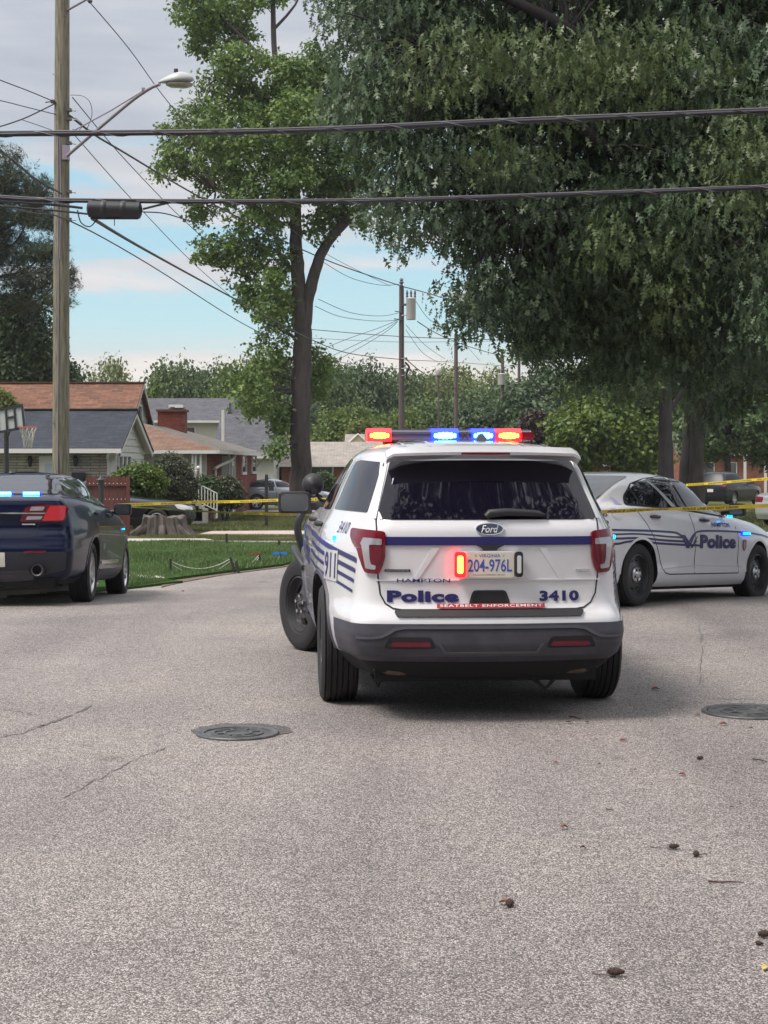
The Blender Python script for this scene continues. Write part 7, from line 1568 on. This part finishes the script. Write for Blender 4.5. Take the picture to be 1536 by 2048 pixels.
WL = [([(140, 232, 29.4), (190, 270, 32), (240, 300, 36), (420, 405, 48), (640, 515, 63), (805, 573, 75)], .022, 'heavy black wire running from the big pole to the top of the nearest far pole'),
      ([(145, 195, 29.4), (260, 330, 36), (400, 470, 45), (560, 600, 56)], .010, 'thin wire slanting down from the big pole through the forked tree'),
      ([(142, 262, 29.4), (260, 395, 36), (380, 520, 45), (470, 600, 52)], .009, 'thinnest wire slanting down from the big pole below the lamp'),
      ([(180, 5, 28.5), (260, 100, 33), (345, 215, 38), (480, 370, 48), (640, 500, 62), (780, 572, 74)], .010, 'thin wire from the top of the picture crossing in front of the lamp arm'),
      ([(185, 437, 15.2), (300, 505, 24), (470, 598, 40), (620, 678, 60), (700, 707, 68), (803, 719, 75)], .018, 'black telephone cable from the splice case down to the nearest far pole'),
      ([(-40, 400, 24), (60, 425, 27), (140, 442, 29), (300, 530, 38), (500, 655, 55), (640, 716, 66), (770, 735, 73), (803, 738, 75)], .013, 'lower telephone cable passing the big pole towards the far poles'),
      ([(-40, 278, 24), (0, 300, 25), (60, 350, 27), (124, 388, 29.2)], .016, 'black cable dropping from the left edge onto the big pole'),
      ([(-40, 285, 24), (30, 322, 25.5), (70, 362, 27), (95, 384, 29)], .008, 'thin wire beside the cable dropping onto the big pole'),
      ([(-40, 142, 26), (0, 160, 27), (60, 183, 28), (112, 205, 29.4)], .009, 'upper wire reaching the big pole from the left edge'),
      ([(-40, 195, 26), (0, 201, 27), (60, 216, 28), (112, 229, 29.4)], .008, 'second wire reaching the big pole from the left edge'),
      ([(-40, 262, 26), (0, 253, 27), (45, 238, 28), (80, 222, 28.6), (108, 208, 29.4)], .012, 'twisted wire curving up to the big pole from the left edge'),
      ([(45, 240, 28), (75, 250, 28.6), (108, 262, 29.4)], .006, 'short slack wire curving to the left side of the big pole'),
      ([(141, 190, 29.4), (165, 192, 29.3), (180, 205, 29.2), (184, 228, 29.2), (178, 248, 29.2), (172, 262, 29.2)], .006, 'curly slack wire hanging right of the big pole'),
      ([(150, 235, 29.3), (165, 250, 29.2), (155, 262, 29.2), (145, 258, 29.2)], .006, 'tight little loop of wire against the right side of the big pole'),
      ([(600, 657, 78), (800, 673, 79), (1000, 680, 80), (1200, 686, 80)], .018, 'level wire crossing behind the nearest far pole, the upper one', ),
      ([(600, 675, 90), (800, 684, 90), (1010, 682, 90), (1150, 684, 90)], .012, 'faint level wire just under the upper level wire'),
      ([(640, 520, 66), (700, 555, 70), (760, 570, 73), (800, 568, 75)], .012, 'thin wire sagging to the top of the nearest far pole'),
      ([(636, 598, 64), (700, 625, 68), (760, 632, 72), (797, 626, 75)], .012, 'sagging service wire reaching the far pole from behind the forked trunk'),
      ([(630, 612, 64), (680, 633, 68), (750, 642, 72), (797, 640, 75)], .012, 'lower sagging service wire reaching the far pole'),
      ([(640, 700, 72), (700, 676, 73), (760, 655, 74), (795, 640, 75)], .012, 'first service drop fanning down left from the far pole'),
      ([(655, 716, 72), (710, 690, 73), (765, 662, 74), (795, 642, 75)], .012, 'second service drop fanning down left from the far pole'),
      ([(668, 724, 72), (715, 698, 73), (770, 665, 74), (795, 644, 75)], .012, 'third service drop fanning down left from the far pole'),
      ([(805, 573, 75), (850, 585, 82), (912, 605, 92), (1000, 640, 100), (1100, 665, 108), (1190, 690, 112)], .024, 'heavy wire running right from the top of the nearest far pole'),
      ([(830, 600, 75), (860, 640, 85), (895, 655, 96), (912, 662, 101)], .014, 'thin wire from the transformer to the second far pole'),
      ([(835, 643, 75), (870, 665, 88), (912, 684, 101), (960, 700, 112), (1005, 712, 122), (1060, 722, 135)], .024, 'wire linking the far poles below their tops'),
      ([(812, 650, 75), (850, 690, 84), (890, 718, 92)], .012, 'thin drop curving right under the transformer'),
      ([(812, 660, 75), (845, 705, 84), (875, 724, 92)], .012, 'second thin drop curving right under the transformer'),
      ([(808, 715, 75), (850, 748, 88), (912, 778, 101)], .024, 'telephone cable from the first to the second far pole, upper'),
      ([(808, 732, 75), (850, 762, 88), (912, 790, 101), (960, 822, 112), (985, 827, 118), (1005, 818, 122)], .022, 'telephone cable from the first to the third far pole, lower'),
      ([(916, 672, 101), (945, 705, 108), (960, 722, 114)], .012, 'thin drop right of the second far pole'),
      ([(1030, 640, 40), (1100, 655, 40), (1230, 672, 41), (1400, 640, 42)], .012, 'black wire crossing in front of the oak foliage'),
      ([(808, 720, 75), (900, 724, 100), (1040, 734, 128)], .016, 'faint level wire linking the far poles across the cream sky')]
for a, r, l in WL: wire(a, r, l)

# ------------------------------------------------------------------ police tape
M_tape = mat('yellow_tape', (.78, .58, .03), .45, var=.15, vscale=3)
M_tapet = mat('tape_print', (.03, .025, .02), .6)
def tape(pts, label, w=.075, words=1, twist=(0,), mirrored=False, lt=.6):
    q = smoothpts([P(*p) if isinstance(p, tuple) else p for p in pts], 10); n = len(q); T = thing('barrier_tape', label, 'barrier tape', (0, 0, 0), 0, 'yellow police tape strung across the street'); vs = []; fr_ = []
    for i, p in enumerate(q):
        t = i/(n-1); x = t*(len(twist)-1); a0 = twist[int(x)]; a1 = twist[min(int(x)+1, len(twist)-1)]; an = R(a0+(a1-a0)*(x-int(x)))
        d = (q[min(i+1, n-1)]-q[max(i-1, 0)]).normalized(); up = Vector((0, 0, 1)); side = d.cross(up).normalized(); u = up*math.cos(an)+side*math.sin(an)
        vs += [p+u*w/2, p-u*w/2]; fr_.append((p, d, u))
    m = MB(); m.add(vs, [(2*i, 2*i+1, 2*i+3, 2*i+2) for i in range(n-1)]); rb = m.build('ribbon', M_tape, T)
    if words:
        L_ = [0]
        for a, b in zip(q[:-1], q[1:]): L_.append(L_[-1]+(b-a).length)
        tot = L_[-1]; x = .15; tv, tf = text_fit('POLICE LINE DO NOT CROSS', 0, 1.15, -w*.28, w*.28, bold=.02)
        if mirrored: tv = tv.copy(); tv[:, 1] *= -1; tv[:, 0] = 1.15-tv[:, 0]
        while x+1.2 < tot:
            mb = MB(); out = []
            for a, b in tv:
                s = x+a; k = max(0, min(n-2, int(np.searchsorted(L_, s))-1)); f = (s-L_[k])/(L_[k+1]-L_[k]); p = fr_[k][0]*(1-f)+fr_[k+1][0]*f; u = (fr_[k][2]*(1-f)+fr_[k+1][2]*f); nn = fr_[k][1].cross(u).normalized()
                if nn.y > 0: nn = -nn
                out.append(p+u*b+nn*.003)
            mb.add(out, tf); mb.build('lettering', M_tapet, rb); x += 1.45
    return T
tape([(235, 1010, 39), (330, 1007, 40.5), (405, 1004, 42), (480, 1003, 42), (600, 999, 41), (760, 998, 40)], 'upper yellow tape running from the fence past the railing to the SUV', .068, twist=(0, 15, 0, 0, 10), mirrored=True)
tape([(240, 1012, 38), (360, 1020, 33), (470, 1026, 28), (580, 1029, 23), (650, 1031, 18), (700, 1033, 13.2)], 'lower yellow tape stretched tight from the fence to the SUV', .05, twist=(40, 60, 35, 60, 30))
tape([(405, 1004, 41.9), (409, 1012, 41.9), (408, 1020, 41.9), (411, 1028, 41.9)], 'loose end of yellow tape hanging from its knot by the railing', .05, 0, (0, 60, 100))
tape([(1196, 1024, 13.2), (1260, 1021, 13.6), (1330, 1018, 14.2), (1400, 1017, 14.8), (1450, 1015, 15.2), (1600, 1008, 16.5)], 'yellow tape passing in front of the white sedan windows', .042, twist=(50, 30, 60, 15, 20, 30))
tape([(1372, 970, 46), (1430, 966, 44), (1540, 957, 41), (1600, 952, 40)], 'yellow tape beyond the white sedan in front of the dark crossover', .066, twist=(0, 10, 0, 20), mirrored=True)
# ------------------------------------------------------------------ fallen bits on the asphalt
M_cone = mat('brown_cone', (.06, .035, .03), .8, var=.3, vscale=40)
M_dleaf = mat('dry_leaf', (.22, .10, .06), .7, var=.3, vscale=30)
M_rleaf = mat('red_leaf', (.20, .03, .02), .7, var=.3, vscale=30)
M_twig = mat('twig', (.09, .04, .035), .8)
def cone(px, py, L_, label, ball=False, rz=0):
    g = G(px, py); T = thing('gum_ball' if ball else 'pine_cone', label, 'seed ball' if ball else 'pine cone', (g.x, g.y, g.z+L_*(.42 if ball else .3)), rz); m = MB()
    if ball:
        bm = bmesh.new(); bmesh.ops.create_icosphere(bm, subdivisions=2, radius=L_*.36); v0 = [v.co.copy() for v in bm.verts]; fs = [tuple(v.index for v in f.verts) for f in bm.faces]; bm.free(); m.add(v0, fs)
        for v in v0:
            d = v.normalized(); a = d.orthogonal().normalized()*L_*.06; b = d.cross(a); m.add([v*.97+a, v*.97-a*.5+b, v*.97-a*.5-b, v+d*L_*.14], [(0, 1, 3), (1, 2, 3), (2, 0, 3)])
    else:
        m.lathe([(.001, -.5*L_), (.12*L_, -.45*L_), (.22*L_, -.2*L_), (.20*L_, .1*L_), (.1*L_, .4*L_), (.001, .5*L_)], MX((0, 0, 0), (1, 0, 0)), 10)
        for k in range(40):
            t = k/40; x = (-.45+.9*t)*L_; r = L_*.24*(1-abs(t-.35)*.9); a = k*2.4; d = Vector((.25, math.cos(a), math.sin(a))).normalized(); c = Vector((x, 0, 0))+Vector((0, math.cos(a), math.sin(a)))*r*.7; s = Vector((0, -math.sin(a), math.cos(a)))*L_*.08
            m.add([c+s, c-s, c-s*.6+d*L_*.12, c+s*.6+d*L_*.12], [(0, 1, 2, 3)])
    m.build('scales', M_cone, T)
    return T
cone(1348, 1699, .045, 'dark oval pine cone just left of the round seed ball', rz=.3); cone(1392, 1714, .032, 'round dark spiky seed ball on the asphalt at right', True)
cone(1020, 1815, .038, 'grey seed ball lying against a tan leaf on the asphalt', True); cone(1232, 1954, .055, 'long brown pine cone nearest the bottom of the picture', rz=-.1)
cone(1400, 1520, .040, 'small dark cone on the road below the right manhole', rz=.5); cone(1530, 1876, .05, 'reddish cone cut by the right edge of the picture', rz=.2); cone(1519, 1891, .028, 'tiny cone below the one at the right edge', rz=-.6)
def fleaf(px, py, L_, label, material, rz=0, lift=.3):
    g = G(px, py); m = MB(); n = 6; vs = []
    for i in range(n+1):
        t = i/n; w_ = L_*.32*math.sin(math.pi*min(1, t*1.05))**.7*(1+.3*math.sin(t*12)); z = L_*lift*math.sin(t*math.pi); vs += [(L_*(t-.5), w_, z+w_*.5), (L_*(t-.5), 0, z*.6), (L_*(t-.5), -w_, z+w_*.35)]
    m.add(vs, [(3*i+j, 3*i+3+j, 3*i+4+j, 3*i+1+j) for i in range(n) for j in (0, 1)]); o = m.build('fallen_leaf', material, None, 60, (g.x, g.y, g.z+.006)); o.rotation_euler = (0, 0, rz); tag(o, label, 'leaf', 'dry leaves scattered on the asphalt')
fleaf(1128, 1659, .040, 'tan curled leaf alone in the middle of the road', M_dleaf, .2); fleaf(1008, 1811, .040, 'tan leaf lying against the grey seed ball', M_dleaf, -.3)
fleaf(1246, 1484, .045, 'thin red brown leaf on the road right below the SUV shadow', M_rleaf, .05, .1); fleaf(1311, 1380, .06, 'dark red leaf on the road right of the SUV wheel', M_rleaf, .1, .12)
fleaf(1364, 1552, .04, 'small red leaf below the small dark cone', M_rleaf, -.5, .15); fleaf(1447, 1451, .05, 'bright red leaf under the right manhole cover', M_rleaf, 0, .15)
fleaf(1137, 1447, .035, 'dark leaf in the edge of the SUV shadow, the left of two', M_twig, 0, .15); fleaf(1175, 1447, .03, 'dark leaf in the edge of the SUV shadow, the right of two', M_twig, .1, .15)
fleaf(1310, 1379, .03, 'scrap of leaf beside the dark red leaf', M_dleaf, 1, .2); fleaf(1501, 1460, .03, 'tiny brown leaf near the right edge above the cracks', M_dleaf, .4); fleaf(1271, 1543, .02, 'speck of brown leaf left of the small dark cone', M_twig, .4)
fleaf(1166, 1700, .028, 'small grey leaf left of the pine cone', M_twig, .1); fleaf(1199, 1532, .022, 'tiny dark leaf left of the speck', M_twig, 0); fleaf(1112, 1528, .03, 'thin faded red leaf in mid road', M_rleaf, .1, .1); fleaf(1395, 1432, .04, 'orange brown leaf left of the right manhole cover', M_dleaf, .3, .1)
fleaf(366, 1187, .07, 'dark leaf on the far road before the lawn corner', M_twig, .4, .4); fleaf(1532, 1940, .04, 'yellow leaf at the right edge near the bottom', mat('yellow_leaf', (.5, .38, .12), .6), .8, .1); fleaf(1462, 1618, .02, 'small brown speck of leaf right of the seed ball', M_dleaf, .2)
def twig(pts, r, label):
    m = MB(); m.tube([G(*p)+Vector((0, 0, r+.002)) for p in pts], r, 6, True, r*.5); tag(m.build('twig', M_twig, None, 60), label, 'twig', 'twigs on the asphalt')
twig([(1416, 1765), (1440, 1767), (1465, 1766), (1488, 1768)], .0035, 'long straight red brown twig on the road at right'); twig([(1300, 1696), (1320, 1697), (1340, 1698)], .0015, 'thin stalk left of the dark oval cone')
twig([(1212, 1620), (1228, 1622)], .003, 'short red twig in the middle of the road'); twig([(1138, 1434), (1150, 1436), (1163, 1440)], .004, 'short dark twig at the edge of the SUV shadow'); twig([(1505, 1520), (1520, 1521), (1534, 1526)], .004, 'dark twig at the right edge above the long crack')
twig([(1395, 1712), (1410, 1709), (1425, 1705)], .0015, 'thin stalk right of the round seed ball'); twig([(1185, 1950), (1210, 1952), (1222, 1953)], .0015, 'thin stalk left of the long pine cone')
# ------------------------------------------------------------------ added haze volume over the whole street, lifting far shadows like lens flare
hz_ = MB(); hz_.box((0, 500, 10.3), (1020, 1420, 26.0))
hm = bpy.data.materials.new('added_haze'); hm.use_nodes = True; hm.node_tree.nodes.clear()
ho = N(hm.node_tree, 'ShaderNodeOutputMaterial'); hv = N(hm.node_tree, 'ShaderNodeVolumePrincipled'); hm.node_tree.links.new(hv.outputs[0], ho.inputs['Volume'])
hv.inputs['Color'].default_value = (.92, .93, .97, 1); hv.inputs['Density'].default_value = .0003; hv.inputs['Anisotropy'].default_value = .3
tag(hz_.build('haze', hm), kind='stuff')
